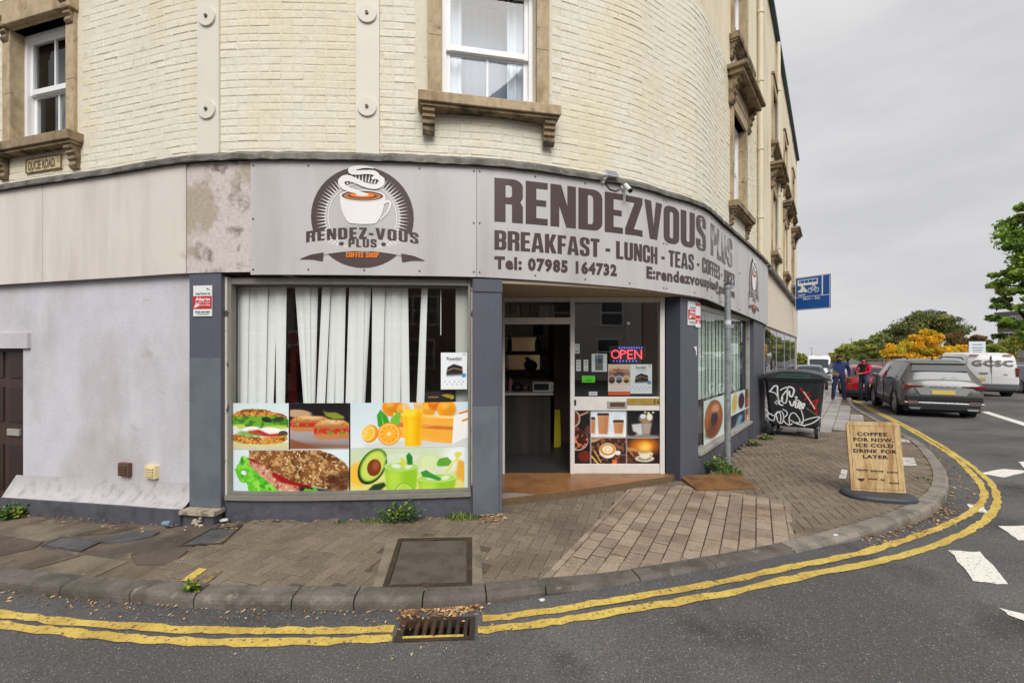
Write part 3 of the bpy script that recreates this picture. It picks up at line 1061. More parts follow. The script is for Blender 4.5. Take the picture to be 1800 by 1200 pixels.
for c in range(-6, 20):
    for r in range(-8, 22):
        lx = r * .2 + (.1 if c % 2 else 0) + .06; ly = -(c + .5) * .1345
        x = o0.x + ct * lx - st * ly; y = o0.y + st * lx + ct * ly
        dx, dy = ct * .06, st * .06
        ex, ey = -st * .05, ct * .05
        fx, fy, gx_, gy_ = ct * .095, st * .095, -st * .063, ct * .063
        rc = [(x + a * fx + b * gx_, y + a * fy + b * gy_) for a, b in ((-1, -1), (1, -1), (1, 1), (-1, 1))]
        if not all(inside(p, TANP) for p in rc):
            pc = clip_convex(rc, TANP)
            if pc: cut_tan.append(pc)
            continue
        if True:
            (bl_spots if (y < 3.2 + .12 * (x + 1) + .35 and x < 1.15) else tan_spots).append((x, y, TA))
lay(tan_spots, tan_me, 'paving_block', crossing, 300, 'block_paving', BLOCK_TAN)
for pc in cut_tan:
    cx = sum(p[0] for p in pc) / len(pc); cy = sum(p[1] for p in pc) / len(pc); n = len(pc)
    mb = MB(); mb.add([(x, y, gz(x, y) - .001) for x, y in pc] + [(x, y, gz(x, y) - .03) for x, y in pc], [tuple(range(n))] + [(i, (i + 1) % n, n + (i + 1) % n, n + i) for i in range(n)], BLOCK_TAN)
    mb.build('paving_block', BLOCK_TAN, crossing)
lay(bl_spots, blister_me, 'paving_block', crossing, 300, 'block_paving', BLOCK_TAN)

# --- light slabs along the main road
slabs = empty('slab_paving', (8, 12, -.15), kind='structure')
slab_me = unit_block('paving_slab', .45 - .012, .3 - .012, .03, .004, SLAB)
SA_ = math.atan2(.80, .60)
cs_, ss_ = math.cos(SA_), math.sin(SA_)
ls = []
o1 = F(s_px(1347), .1)
for r in range(-18, 18):
    for c in range(-5, 60):
        lx = c * .45 + (.225 if r % 2 else 0); ly = -r * .3
        x = o1.x + cs_ * lx - ss_ * ly; y = o1.y + ss_ * lx + cs_ * ly
        if y > 9.7 + .1 * (x - 5) and y < 32 and all(inside((x + a * cs_ * .2 - b * ss_ * .13, y + a * ss_ * .2 + b * cs_ * .13), PAVE) for a in (-1, 1) for b in (-1, 1)):
            ls.append((x, y, SA_))
lay(ls, slab_me, 'paving_slab', slabs, 300, 'slab_course', SLAB, .0015)

# --- left-hand concrete bays
patch = [([(0, 941), (78, 948), (60, 962), (0, 974)], (98, 86, 74)), ([(0, 990), (70, 962), (140, 974), (28, 1006)], (104, 92, 78)),
         ([(70, 950), (130, 940), (215, 922), (150, 918), (0, 925), (0, 938)], (124, 114, 96)),
         ([(230, 972), (330, 925), (390, 918), (300, 990), (240, 990)], (94, 84, 74)), ([(40, 1008), (150, 974), (225, 985), (150, 1018)], (122, 112, 94)),
         ([(120, 940), (195, 936), (240, 925), (210, 921)], (98, 86, 72))]
for i, (pts, c) in enumerate(patch):
    q = [G(*p) for p in pts]
    m = mat('concrete_bay_%d' % i, lin(c), rough=.9, var=.25, vs=60, col2=lin(tuple(v * .8 for v in c)), c2s=2.5, lo=.45, hi=.6, bump=.003, bs=120)
    mb = MB()
    for lift in (0,):
        f = [tuple(t) for t in tessellate_polygon([[Vector((p.x, p.y, 0)) for p in q]])]
        n = len(q)
        mb.add([(p.x, p.y, gz(p.x, p.y) - .006 + .0006 * i) for p in q] + [(p.x, p.y, gz(p.x, p.y) - .03) for p in q], f + [(k, (k + 1) % n, n + (k + 1) % n, n + k) for k in range(n)], m)
    mb.build('concrete_bay', m, pavement)
# yellow loading bars painted across the paving by the kerb
bars = MB()
for pts in ([(318, 1021), (334, 1023), (364, 1001), (350, 999)],):
    q = [G(*p) for p in pts]
    bars.add([(p.x, p.y, gz(p.x, p.y) + .007) for p in q], [(0, 1, 2, 3)], YELLOW)
YFAINT = mat('yellow_paint_worn', lin((150, 124, 66)), rough=.85, var=.2, vs=60, col2=lin((106, 96, 82)), c2s=14, lo=.44, hi=.52)
q = [G(*p) for p in ((352, 1026), (362, 1027), (392, 1004), (382, 1003))]
bars.add([(p.x, p.y, gz(p.x, p.y) + .007) for p in q], [(0, 1, 2, 3)], YFAINT)
tag(bars.build('loading_marking', YELLOW), kind='structure')

# --- yellow and white road paint
def road_ribbon(mb, pxs, w, m, dz=.005, rag=.011, n=10, closed=False):
    pts = [GR(a, b) for a, b in pxs]
    c = catmull(pts, n)
    c2 = []
    for p in c:
        if not c2 or (p - c2[-1]).length > .05: c2.append(p)
    vs, fs = [], []
    for i, p in enumerate(c2):
        d = (c2[min(i + 1, len(c2) - 1)] - c2[max(i - 1, 0)]).to_2d().normalized()
        e = Vector((-d.y, d.x)) * w / 2
        for sgn in (1, -1):
            q = p.to_2d() + e * sgn * (1 + random.uniform(-rag, rag) / w * 2)
            vs.append((q.x, q.y, rz(q.x, q.y) + dz))
    for i in range(len(c2) - 1):
        fs.append((2 * i, 2 * i + 1, 2 * i + 3, 2 * i + 2))
    mb.add(vs, fs, m)
LA = [(-260, 1042), (-120, 1061), (0, 1079), (200, 1098), (400, 1108), (600, 1108), (692, 1105)]
LB = [(-260, 1056), (-120, 1078), (0, 1098), (200, 1119), (400, 1129), (600, 1126), (690, 1121)]
RA = [(848, 1088), (1000, 1069), (1200, 1035), (1350, 1005), (1500, 975), (1600, 946), (1680, 915), (1720, 889), (1729, 865), (1716, 841), (1680, 806), (1640, 780), (1572, 741), (1500, 703)]
RB = [(840, 1108), (1000, 1089), (1200, 1057), (1400, 1015), (1550, 985), (1650, 956), (1722, 921), (1748, 895), (1752, 870), (1738, 845), (1702, 815), (1655, 783), (1585, 744), (1508, 704)]
for nm, l in (('yellow_line', LA), ('yellow_line', LB), ('yellow_line', RA), ('yellow_line', RB)):
    mb = MB()
    road_ribbon(mb, l, .071, YELLOW)
    tag(mb.build('yellow_line_marking', YELLOW), kind='structure')
for pts in ([(1670, 968), (1722, 970), (1776, 1028), (1712, 1022)], [(1720, 832), (1764, 824), (1812, 828), (1764, 839)], [(1755, 924), (1815, 924), (1850, 952), (1790, 950)],
            [(1700, 886), (1728, 889), (1738, 902), (1706, 898)], [(1758, 1070), (1850, 1090), (1850, 1105), (1772, 1082)], [(1726, 724), (1736, 723), (1860, 760), (1845, 764)],
            [(1790, 812), (1850, 806), (1880, 818), (1800, 822)]):
    q = [GR(a, b) for a, b in pts]
    mb = MB()
    loop = []
    for i in range(4):
        for k in range(5):
            p = q[i].lerp(q[(i + 1) % 4], k / 5)
            loop.append((p.x + random.uniform(-.012, .012), p.y + random.uniform(-.012, .012)))
    n = len(loop)
    cx = sum(p[0] for p in loop) / n; cy = sum(p[1] for p in loop) / n
    loop.append((cx, cy))
    mb.add([(x, y, rz(x, y) + .0045) for x, y in loop], [(i, (i + 1) % n, n) for i in range(n)], WHITE_LINE)
    tag(mb.build('white_road_marking', WHITE_LINE), kind='structure')

# --- drain grate over its pit
dr = empty('drain_grate', sum(drain, Vector()) / 4, 'rusty cast iron drain grate in the road beside the kerb, crossed by yellow paint', 'drain grate')
def bil(q, u, v):
    return q[0] * (1 - u) * (1 - v) + q[1] * u * (1 - v) + q[2] * u * v + q[3] * (1 - u) * v
def slab_q(mb, q, u0, u1, v0, v1, z0, z1, m):
    b = [bil(q, u, v) for u, v in ((u0, v0), (u1, v0), (u1, v1), (u0, v1))]
    mb.add([(p.x, p.y, p.z + z0) for p in b] + [(p.x, p.y, p.z + z1) for p in b],
           [(3, 2, 1, 0), (4, 5, 6, 7), (0, 1, 5, 4), (1, 2, 6, 5), (2, 3, 7, 6), (3, 0, 4, 7)], m)
pit = MB()
PITM = mat('drain_pit', lin((40, 36, 32)), rough=1, var=.3, vs=20)
b = [bil(drain, u, v) for u, v in ((0, 0), (1, 0), (1, 1), (0, 1))]
pit.add([tuple(p) for p in b] + [(p.x, p.y, p.z - .4) for p in b], [(0, 1, 5, 4), (1, 2, 6, 5), (2, 3, 7, 6), (3, 0, 4, 7), (4, 5, 6, 7)], PITM)
pit.build('pit', PITM, dr)
fr = MB()
slab_q(fr, drain, 0, 1, 0, .12, -.05, .006, IRON); slab_q(fr, drain, 0, 1, .86, 1, -.05, .006, IRON)
slab_q(fr, drain, 0, .09, .12, .86, -.05, .006, IRON); slab_q(fr, drain, .93, 1, .12, .86, -.05, .006, IRON)
fr.build('frame', IRON, dr)
nb = 8
for i in range(nb):
    u = .09 + (.93 - .09) * (i + .5) / nb
    mb = MB(); slab_q(mb, drain, u - .025, u + .025, .12, .86, -.045, .004, IRON)
    if i: mb.build('bar', IRON, dr)
mb = MB(); slab_q(mb, drain, .1, .86, .80, .88, .0062, .0078, YELLOW); mb.build('painted_stripe', YELLOW, dr)

# --- covers let into the pavement
def cover(pxs, label, m, rim, surround=None, cells=False, name='manhole_cover', lift=.004):
    q = [G(*p) for p in pxs]
    c = sum(q, Vector()) / 4
    t = empty(name, c, label, 'manhole cover', 'covers set into the pavement')
    if surround:
        so = [G(*p) for p in surround]
        mb = MB()
        n = 4
        mb.add([(p.x, p.y, gz(p.x, p.y) + .001) for p in so] + [(p.x, p.y, gz(p.x, p.y) + .001) for p in q], [(i, (i + 1) % 4, 4 + (i + 1) % 4, 4 + i) for i in range(4)], CONC_LIGHT)
        mb.build('concrete_surround', CONC_LIGHT, t)
    mb = MB()
    for u0, u1, v0, v1 in ((0, 1, 0, .06), (0, 1, .94, 1), (0, .06, .06, .94), (.94, 1, .06, .94)):
        slab_q(mb, q, u0, u1, v0, v1, -.02, lift, rim)
    mb.build('frame', rim, t)
    mb = MB()
    slab_q(mb, q, .072, .928, .072, .928, -.02, lift - .003, m)
    mb.build('lid', m, t)
    for u, v in ((.5, .035), (.48, .962)):
        mb = MB(); slab_q(mb, q, u - .05, u + .05, v - .03, v + .03, lift + .0005, lift + .004, rim)
        mb.build('keyhole', rim, t)
    return t
CONC_LIGHT = mat('concrete_surround', lin((130, 120, 104)), rough=.9, var=.2, vs=70, col2=lin((104, 96, 82)), c2s=5, lo=.45, hi=.65, bump=.003, bs=120)
LID = mat('infilled_lid', lin((92, 83, 74)), rough=.9, var=.25, vs=90, col2=lin((78, 70, 62)), c2s=6, lo=.45, hi=.6, bump=.003, bs=150)
LEAD_LID = mat('grey_lid', lin((88, 86, 88)), rough=.6, var=.18, vs=40, col2=lin((72, 70, 70)), c2s=5, lo=.45, hi=.6, bump=.003, bs=90)
cover([(700, 946), (830, 944), (830, 1030), (671, 1035)], 'large square infilled manhole cover with pale concrete surround near the kerb', LID, IRON, [(681, 944), (843, 941), (850, 1036), (653, 1038)])
cover([(370, 930), (428, 923), (392, 956), (312, 960)], 'grey cover in the pavement just below the left grey pilaster', LEAD_LID, IRON)
cover([(108, 942), (178, 951), (142, 968), (72, 957)], 'smooth grey cover in the pavement left of the oval drain lid', LEAD_LID, LEAD_LID)
t = empty('manhole_cover', G(228, 942), 'small oval grey drain lid in the concrete by the rendered wall', 'manhole cover', 'covers set into the pavement')
mb = MB()
c = G(228, 942)
a1 = G(200, 951) - c; 
for k in range(1):
    pts = [c + Vector((.23 * math.cos(x) + .12 * math.sin(x) * .4, .13 * math.sin(x), 0)) for x in np.linspace(0, 2 * math.pi, 20, endpoint=False)]
    mb.add([(p.x, p.y, gz(p.x, p.y) + .0035) for p in pts] + [(p.x, p.y, gz(p.x, p.y) - .02) for p in pts], [tuple(range(20))] + [(i, (i + 1) % 20, 20 + (i + 1) % 20, 20 + i) for i in range(20)], LEAD_LID)
mb.build('lid', LEAD_LID, t)
# ================================================================== THE CORNER BUILDING
CREAM = mat('cream_masonry_paint', lin((225, 220, 202)), rough=.75, var=.07, vs=16, col2=lin((222, 210, 178)), c2s=.9, lo=.46, hi=.66, stretch=(1.5, 1.5, .5), col3=lin((192, 180, 150)), c3s=5, lo3=.62, hi3=.82, bump=.007, bs=30, bdet=6, spec=.3)
CREAM_BED = mat('cream_joint_paint', lin((219, 212, 192)), rough=.8, var=.08, vs=20, col3=lin((170, 158, 128)), c3s=12, lo3=.62, hi3=.76, bump=.005, bs=60)
CREAM_FLAT = mat('cream_wall_plain', lin((226, 213, 186)), rough=.8, var=.07, vs=3, stretch=(1, 1, .35), col2=lin((206, 190, 160)), c2s=1.4, lo=.5, hi=.7, bump=.006, bs=22, bdet=4)
STONE = mat('bath_stone', lin((182, 162, 131)), rough=.85, var=.2, vs=22, stretch=(1, 1, .5), col2=lin((146, 125, 95)), c2s=4, lo=.48, hi=.68, col3=lin((86, 74, 58)), c3s=6, lo3=.62, hi3=.76, bump=.004, bs=45)
STONE_DARK = mat('weathered_stone', lin((146, 127, 100)), rough=.9, var=.28, vs=16, col2=lin((70, 62, 52)), c2s=5, lo=.46, hi=.64, bump=.005, bs=40)
UPVC = mat('white_upvc', lin((236, 236, 236)), rough=.35, var=.03, vs=6)
TIE = mat('tie_plate_paint', lin((220, 215, 201)), rough=.55, var=.03, vs=5)
LEAD = mat('lead_flashing', lin((122, 118, 112)), rough=.65, metal=.2, var=.32, vs=14, col2=lin((84, 80, 74)), c2s=7, lo=.45, hi=.6, col3=lin((150, 142, 120)), c3s=18, lo3=.6, hi3=.72, bump=.008, bs=14)
RENDER = mat('rendered_wall_paint', lin((203, 201, 207)), rough=.9, var=.09, vs=3.2, stretch=(1, 1, .6), col2=lin((184, 178, 178)), c2s=1.3, lo=.44, hi=.7, col3=lin((172, 165, 158)), c3s=4, lo3=.66, hi3=.84, bump=.009, bs=75, bdet=3)
RENDER_LOW = mat('rendered_wall_skirt', lin((184, 180, 182)), rough=.9, var=.08, vs=6, col2=lin((132, 126, 118)), c2s=7, lo=.5, hi=.84, stretch=(1.2, 1.2, 1.0), bump=.006, bs=70)  # base darkened to offset light from the sky on the flare; blotches are stains
GREY_PAINT = mat('grey_pilaster_paint', lin((86, 88, 99)), rough=.45, var=.06, vs=4, col3=lin((120, 122, 130)), c3s=22, lo3=.7, hi3=.74)
GREY_PATCH = mat('grey_patch_paint', lin((104, 111, 118)), rough=.42, var=.07, vs=3, col2=lin((92, 99, 107)), c2s=2, lo=.45, hi=.65)
PLINTH = mat('grey_plinth_paint', lin((84, 84, 92)), rough=.6, var=.14, vs=12, col2=lin((64, 63, 66)), c2s=5, lo=.5, hi=.7, col3=lin((120, 112, 104)), c3s=14, lo3=.66, hi3=.76, bump=.002, bs=60)
ALU = mat('aged_aluminium', lin((176, 172, 165)), rough=.45, metal=.25, var=.1, vs=9, col2=lin((130, 124, 114)), c2s=8, lo=.58, hi=.72)
FRAME_WHITE = mat('off_white_frame', lin((214, 210, 204)), rough=.5, var=.06, vs=9, col2=lin((178, 168, 154)), c2s=10, lo=.62, hi=.76)
SIGN_PANEL = mat('sign_aluminium', lin((192, 188, 187)), rough=.4, var=.05, vs=2.6, stretch=(2, 2, .3), col2=lin((174, 169, 166)), c2s=1.1, lo=.46, hi=.72, spec=.5)
BLANK_PANEL = mat('blank_fascia_panel', lin((216, 208, 198)), rough=.7, var=.045, vs=2.4, stretch=(2, 2, .3), col2=lin((196, 187, 181)), c2s=1.5, lo=.46, hi=.72, col3=lin((176, 164, 148)), c3s=3.5, lo3=.68, hi3=.82)
BARE_PANEL = mat('bare_fascia_board', lin((200, 190, 186)), rough=.85, var=.16, vs=34, col2=lin((120, 108, 104)), c2s=6.5, lo=.53, hi=.70, col3=lin((172, 160, 142)), c3s=1.6, lo3=.5, hi3=.58, bump=.004, bs=60)
CREAM_FASCIA = mat('cream_fascia', lin((216, 203, 184)), rough=.7, var=.06, vs=3)
BROWN = mat('sign_brown_vinyl', lin((74, 58, 57)), rough=.4, var=.08, vs=5, spec=.45)
ORANGE = mat('sign_orange_vinyl', lin((238, 128, 30)), rough=.4)
LATTE = mat('sign_latte_vinyl', lin((190, 118, 52)), rough=.4)
WHITEV = mat('sign_white_vinyl', lin((235, 232, 230)), rough=.4, var=.03, vs=5)
SCREW = mat('screw_head', lin((96, 84, 76)), rough=.5, metal=.5)
SOFFIT = mat('soffit_board', lin((178, 166, 144)), rough=.8, var=.06, vs=4)
GLASS_UP = glass('upstairs_glass', (.88, .92, .95), gain=1.3)
GLASS_DOOR = glass('double_glazing', (.88, .91, .9), gain=3.2)
GLASS_SHOP = glass('shop_glass', (.95, .97, .96), gain=1.4)
NET = mat('net_curtain', lin((214, 218, 224)), rough=.9, var=.05, vs=8)
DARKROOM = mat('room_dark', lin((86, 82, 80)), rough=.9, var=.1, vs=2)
ROOM = mat('room_wall', lin((150, 140, 134)), rough=.85, var=.06, vs=3)

bld = empty('corner_building', (0, 5, 0), 'cream painted brick corner building with a curved coffee shop front below', 'building')
OW = -.07                                      # upper wall face behind the fascia plane
ZT, ZB = 3.58, 2.448                           # fascia top and bottom
S = {p: s_px(p) for p in (0, 15, 27, 75, 325, 327, 330, 386, 388, 438, 440, 613, 830, 838, 883, 1168, 1169, 1207, 1240, 1300, 1330, 1345, 1347, 1350)}
def zbot(s):
    return float(np.interp(s, [S[327], S[440], S[838], S[1240], S[1345]], [2.475, 2.448, 2.448, 2.392, 2.262]))

# ---- windows: (s centre, opening width, sill top, head, kind)
WIN = []
def win_px(x0, x1, off=OW):
    a, b = s_px(x0, off), s_px(x1, off)
    return (a + b) / 2, b - a
sc, w = win_px(777, 940); WIN.append(dict(s=sc, w=w, z0=4.27, z1=5.62, kind='centre'))
sc, w = win_px(24, 122); WIN.append(dict(s=sc, w=w, z0=4.13, z1=5.50, kind='left'))
sR = []
for k, px in enumerate((1298, 1360, 1379.5, 1393)):
    sR.append(s_px(px, OW))
sR += [sR[3] + 3.2]
for k, q in enumerate(sR):
    if q < S_END - 1:
        WIN.append(dict(s=q, w=.98, z0=4.15, z1=5.72, kind='right'))
        WIN.append(dict(s=q + .05, w=.98, z0=6.9, z1=8.35, kind='top'))
TIES = [(s_px(341), s_px(379), (5.06, 4.125)), (s_px(623), s_px(665), (5.085, 4.145))]

def wall_sheet(name, s0, s1, z0, z1, ops, off, m, depth=.24, step=.14):
    ss = set(np.linspace(s0, s1, int((s1 - s0) / step) + 2).round(4))
    zs = {z0, z1}
    for a, b, c, d in ops:
        ss |= {round(a, 4), round(b, 4)}
        zs |= {c, d}
    ss = sorted(x for x in ss if s0 - 1e-6 <= x <= s1 + 1e-6); zs = sorted(zs)
    mb = MB()
    idx = {}
    vs, fs = [], []
    def v(i, j):
        if (i, j) not in idx:
            idx[(i, j)] = len(vs)
            vs.append(tuple(F(ss[i], off, zs[j])))
        return idx[(i, j)]
    for i in range(len(ss) - 1):
        for j in range(len(zs) - 1):
            cs, cz = (ss[i] + ss[i + 1]) / 2, (zs[j] + zs[j + 1]) / 2
            if any(a < cs < b and c < cz < d for a, b, c, d in ops): continue
            fs.append((v(i, j), v(i + 1, j), v(i + 1, j + 1), v(i, j + 1)))
    mb.add(vs, fs, m)
    for a, b, c, d in ops:
        A = [F(a, off, c), F(b, off, c), F(b, off, d), F(a, off, d)]
        Bk = [F(a, off - depth, c), F(b, off - depth, c), F(b, off - depth, d), F(a, off - depth, d)]
        mb.add([tuple(p) for p in A + Bk], [(0, 1, 5, 4), (1, 2, 6, 5), (2, 3, 7, 6), (3, 0, 4, 7)], m)
    return mb
ops = [(q['s'] - q['w'] / 2, q['s'] + q['w'] / 2, q['z0'], q['z1']) for q in WIN]
ZBR = 6.42                                     # bricks are laid one by one up to here
SB0, SB1 = s_px(-120), S[1345]
wall_sheet('upper_wall', 0, SB1, 3.5, ZBR, [o for o in ops if o[1] < SB1 and o[2] < 6], OW + .0012, CREAM_BED).build('wall', CREAM_BED, bld)
wall_sheet('upper_wall', SB1, S_END, 3.5, 10.1, [o for o in ops if o[0] > SB1], OW, CREAM_FLAT).build('wall', CREAM_FLAT, bld)
wall_sheet('upper_wall', 0, SB1, ZBR, 9.75, [o for o in ops if o[1] < SB1 and o[2] > 6], OW, CREAM_FLAT).build('wall', CREAM_FLAT, bld)
# bricks
def brick_mesh():
    bm = bmesh.new()
    bmesh.ops.create_grid(bm, x_segments=3, y_segments=1, size=.5)
    mb = MB()
    bm.free()
    l, h, c, d = .5, .5, .03, 1.0
    vs, fs = [], []
    L_, H_ = .2165, .0695
    cl, ch = .010, .0085
    ring0 = [(-L_ / 2, 0, -H_ / 2), (L_ / 2, 0, -H_ / 2), (L_ / 2, 0, H_ / 2), (-L_ / 2, 0, H_ / 2)]
    ring1 = [(-L_ / 2 + .002, -.005, -H_ / 2 + .002), (L_ / 2 - .002, -.005, -H_ / 2 + .002), (L_ / 2 - .002, -.005, H_ / 2 - .002), (-L_ / 2 + .002, -.005, H_ / 2 - .002)]
    ring2 = [(-L_ / 2 + cl, -.0095, -H_ / 2 + ch), (L_ / 2 - cl, -.0095, -H_ / 2 + ch), (L_ / 2 - cl, -.0095, H_ / 2 - ch), (-L_ / 2 + cl, -.0095, H_ / 2 - ch)]
    vs = ring0 + ring1 + ring2
    for r in (0, 4):
        for k in range(4):
            fs.append((r + k, r + (k + 1) % 4, r + 4 + (k + 1) % 4, r + 4 + k))
    fs.append((8, 9, 10, 11))
    return MB().add(vs, fs, CREAM, smooth=False)
bricks_mb = brick_mesh()
brick_meshes = []
for k in range(14):
    mb = MB()
    kx, kz = random.uniform(1.0, 1.035), random.choice((1.0, 1.03, 1.07, 1.10))
    vs = [(x * kx + (random.uniform(-.004, .004) if i >= 4 else 0), y - (random.uniform(-.002, .0025) if i >= 8 else 0), z * kz + (random.uniform(-.0035, .0035) if i >= 4 else 0)) for i, (x, y, z) in enumerate(bricks_mb.v)]
    mb.add(vs, bricks_mb.f, CREAM)
    brick_meshes.append(mb.mesh('brick'))
half = []
for k in range(2):
    mb = MB(); mb.add([(x * .47, y, z) for x, y, z in bricks_mb.v], bricks_mb.f, CREAM); half.append(mb.mesh('brick'))
def blocked(s, z, hl):
    for q in WIN:
        e = .155
        if abs(s - q['s']) < q['w'] / 2 + e + hl and q['z0'] - .02 < z < q['z1'] + .3: return True
        if abs(s - q['s']) < q['w'] / 2 + .26 + hl and q['z0'] - .16 < z < q['z0'] + .04: return True
    return False
pl = []
course = .0775
r_ = 0
z = 3.66 + .02
while z < ZBR - .03:
    s = SB0 + (0.1125 if r_ % 2 else 0)
    wav = random.uniform(-.002, .002)
    while s < SB1 - .2:
        hd = (r_ % 4 == 3)                      # a header course now and then (English garden wall bond)
        st = .1125 if hd else .225
        if not blocked(s + st / 2, z, st / 2):
            pl.append((s + st / 2, z + wav, hd))
        s += st
    z += course
    r_ += 1
def bkey(b):
    p = F(b[0])
    px, py = PCX + FPX * p.x / p.y, PHY - FPX * (b[1] - CAMH) / p.y
    vis = -10 < px < 1810 and -5 < py
    return (0 if vis and not b[2] else 1 if vis else 2, p.length)
pl.sort(key=bkey)
rest = MB()
for i, (s, z, hd) in enumerate(pl):
    me = random.choice(half if hd else brick_meshes)
    M = LF(s, OW - .004 + random.uniform(-.0035, .0003), z) @ Matrix.Rotation(random.uniform(-.012, .012), 4, 'Y') @ Matrix.Rotation(random.uniform(-.03, .016), 4, 'X')
    if i < 300:
        o = bpy.data.objects.new('brick', me)
        COL.objects.link(o)
        o.matrix_basis = M
        o.parent = bld
        o.matrix_parent_inverse = bld.matrix_basis.inverted()
    else:
        rest.X = M
        rest.add([v.co[:] for v in me.vertices], [tuple(p.vertices) for p in me.polygons], CREAM)
tag(rest.build('brick_course', CREAM, bld), kind='stuff')

# ---- sash windows
def box_in(X, *a, m=None, bev=0):
    mb = MB(X)
    mb.box(*a, m, bev) if bev else mb.box(*a, m)
    return mb
def console(mb, x, y0, z1, h, d, w, m):
    """scrolled bracket: profile in y,z swept across w"""
    pr = [(0, 0), (-d, 0), (-d, -.16 * h), (-d * .72, -.22 * h), (-d * .82, -.36 * h), (-d * .55, -.44 * h), (-d * .62, -.6 * h), (-d * .4, -.68 * h), (-d * .52, -.86 * h), (-d * .3, -h), (0, -h)]
    n = len(pr)
    vs = [(x - w / 2, y0 + p[0], z1 + p[1]) for p in pr] + [(x + w / 2, y0 + p[0], z1 + p[1]) for p in pr]
    fs = [tuple(t) for t in tessellate_polygon([[Vector((p[0], p[1], 0)) for p in pr]])]
    mb.add(vs, fs + [tuple(i + n for i in t[::-1]) for t in fs] + [(i, (i + 1) % n, n + (i + 1) % n, n + i) for i in range(n)], m)
def sash_window(q):
    X = LF(q['s'], OW)
    h = q['w'] / 2
    z0, z1, kind = q['z0'], q['z1'], q['kind']
    t = empty('window', X.translation + Vector((0, 0, z0)))
    rel(t, bld)
    jw = .135
    mb = MB(X)
    st = STONE
    for sg in (-1, 1):
        x0, x1 = (sg * h, sg * (h + jw)) if sg > 0 else (-h - jw, -h)
        zz = z0
        k = 0
        while zz < z1 - .01:
            hh = min(.62, z1 - zz)
            mb.box(x0 + (0 if sg > 0 else 0), x1, -.035 - .002 * (k % 2), .2, zz, zz + hh - .004, st, 0.0)
            zz += hh; k += 1
    mb.box(-h - jw, h + jw, -.04, .2, z1, z1 + .2, st)
    mb.build('stone_surround', st, t)
    mb = MB(X)
    sd = .15
    pr = [(-h - .235, z0 - .115), (h + .235, z0 - .115), (h + .235, z0 - .005), (-h - .235, z0 - .005)]
    mb.box(-h - .235, h + .235, -sd, .19, z0 - .115, z0 - .012, STONE if kind == 'centre' else STONE_DARK, .008)
    mb.box(-h - .215, h + .215, -sd + .03, .1, z0 - .145, z0 - .1155, STONE_DARK)
    mb.build('sill', STONE, t)
    for sg in (-1, 1):
        mb = MB(X)
        console(mb, sg * (h + .13), 0.0, z0 - .146, .25, .1, .12, STONE_DARK)
        mb.build('bracket', STONE_DARK, t)
    if kind in ('right',):
        for sg in (-1, 1):
            mb = MB(X)
            console(mb, sg * (h + .17), 0.0, z1 + .42, .42, .17, .14, STONE_DARK)
            mb.build('console', STONE_DARK, t)
        mb = MB(X)
        mb.box(-h - .1, h + .1, -.05, .02, z1 + .2, z1 + .42, STONE)
        mb.box(-h - .30, h + .30, -.24, .02, z1 + .42, z1 + .50, STONE_DARK, .01)
        mb.box(-h - .35, h + .35, -.30, .02, z1 + .50, z1 + .56, STONE_DARK, .01)
        mb.box(-h - .32, h + .32, -.27, .02, z1 + .56, z1 + .585, LEAD)
        mb.build('hood', STONE_DARK, t)
    if kind == 'left':
        mb = MB(X)
        mb.box(-h - .16, h + .16, -.10, .2, z1 + .01, z1 + .30, STONE, .01)
        for sg in (-1, 1):
            console(mb, sg * (h + .07), -.005, z1 + .12, .26, .12, .1, STONE_DARK)
        mb.build('hood', STONE, t)
    if kind == 'top':
        mb = MB(X)
        mb.box(-h - .16, h + .16, -.07, .02, z1 + .2, z1 + .26, STONE_DARK)
        mb.build('hood', STONE_DARK, t)
    zm = (z0 + z1) / 2 - (.06 if kind == 'centre' else 0)
    fr = MB(X)
    yf = .10
    f = .055
    for a in ((-h, -h + f, z0, z1), (h - f, h, z0, z1)):
        fr.box(a[0], a[1], yf, yf + .11, a[2], a[3], UPVC)
    fr.box(-h + f, h - f, yf, yf + .11, z1 - f, z1, UPVC); fr.box(-h + f, h - f, yf - .01, yf + .11, z0, z0 + .05, UPVC)
    fr.build('frame', UPVC, t)
    for nm, za, zb2, y, bars in (('upper_sash', zm - .03, z1 - f, yf + .03, kind != 'centre'), ('lower_sash', z0 + .05, zm, yf + .068, True)):
        mb = MB(X)
        a = -h + f; b = h - f; r = .045
        mb.box(a, a + r, y, y + .035, za, zb2, UPVC); mb.box(b - r, b, y, y + .035, za, zb2, UPVC)
        mb.box(a + r, b - r, y, y + .035, zb2 - r, zb2, UPVC); mb.box(a + r, b - r, y - (.012 if nm == 'upper_sash' else 0), y + .035, za, za + r + .015, UPVC)
        if bars: mb.box(-.012, .012, y + .004, y + .03, za + r, zb2 - r, UPVC)
        mb.build(nm, UPVC, t)
        mb = MB(X)
        mb.quad((a + r, y + .017, za + r), (b - r, y + .017, za + r), (b - r, y + .017, zb2 - r), (a + r, y + .017, zb2 - r), GLASS_UP)
        mb.build('pane', GLASS_UP, t)
    def cur(x0, x1, y, name='curtain', amp=.03, m=NET):
        n = max(8, int((x1 - x0) / .018))
        vs, fs = [], []
        for i in range(n + 1):
            x = x0 + (x1 - x0) * i / n
            yy = y + amp * math.sin(x * 70) * (.6 + .4 * math.sin(x * 23 + 1))
            vs += [(x, yy, z0 + .01), (x, yy * 1.0, z1)]
        for i in range(n): fs.append((2 * i, 2 * i + 2, 2 * i + 3, 2 * i + 1))
        mb = MB(X); mb.add(vs, fs, m, smooth=True); mb.build(name, m, t)
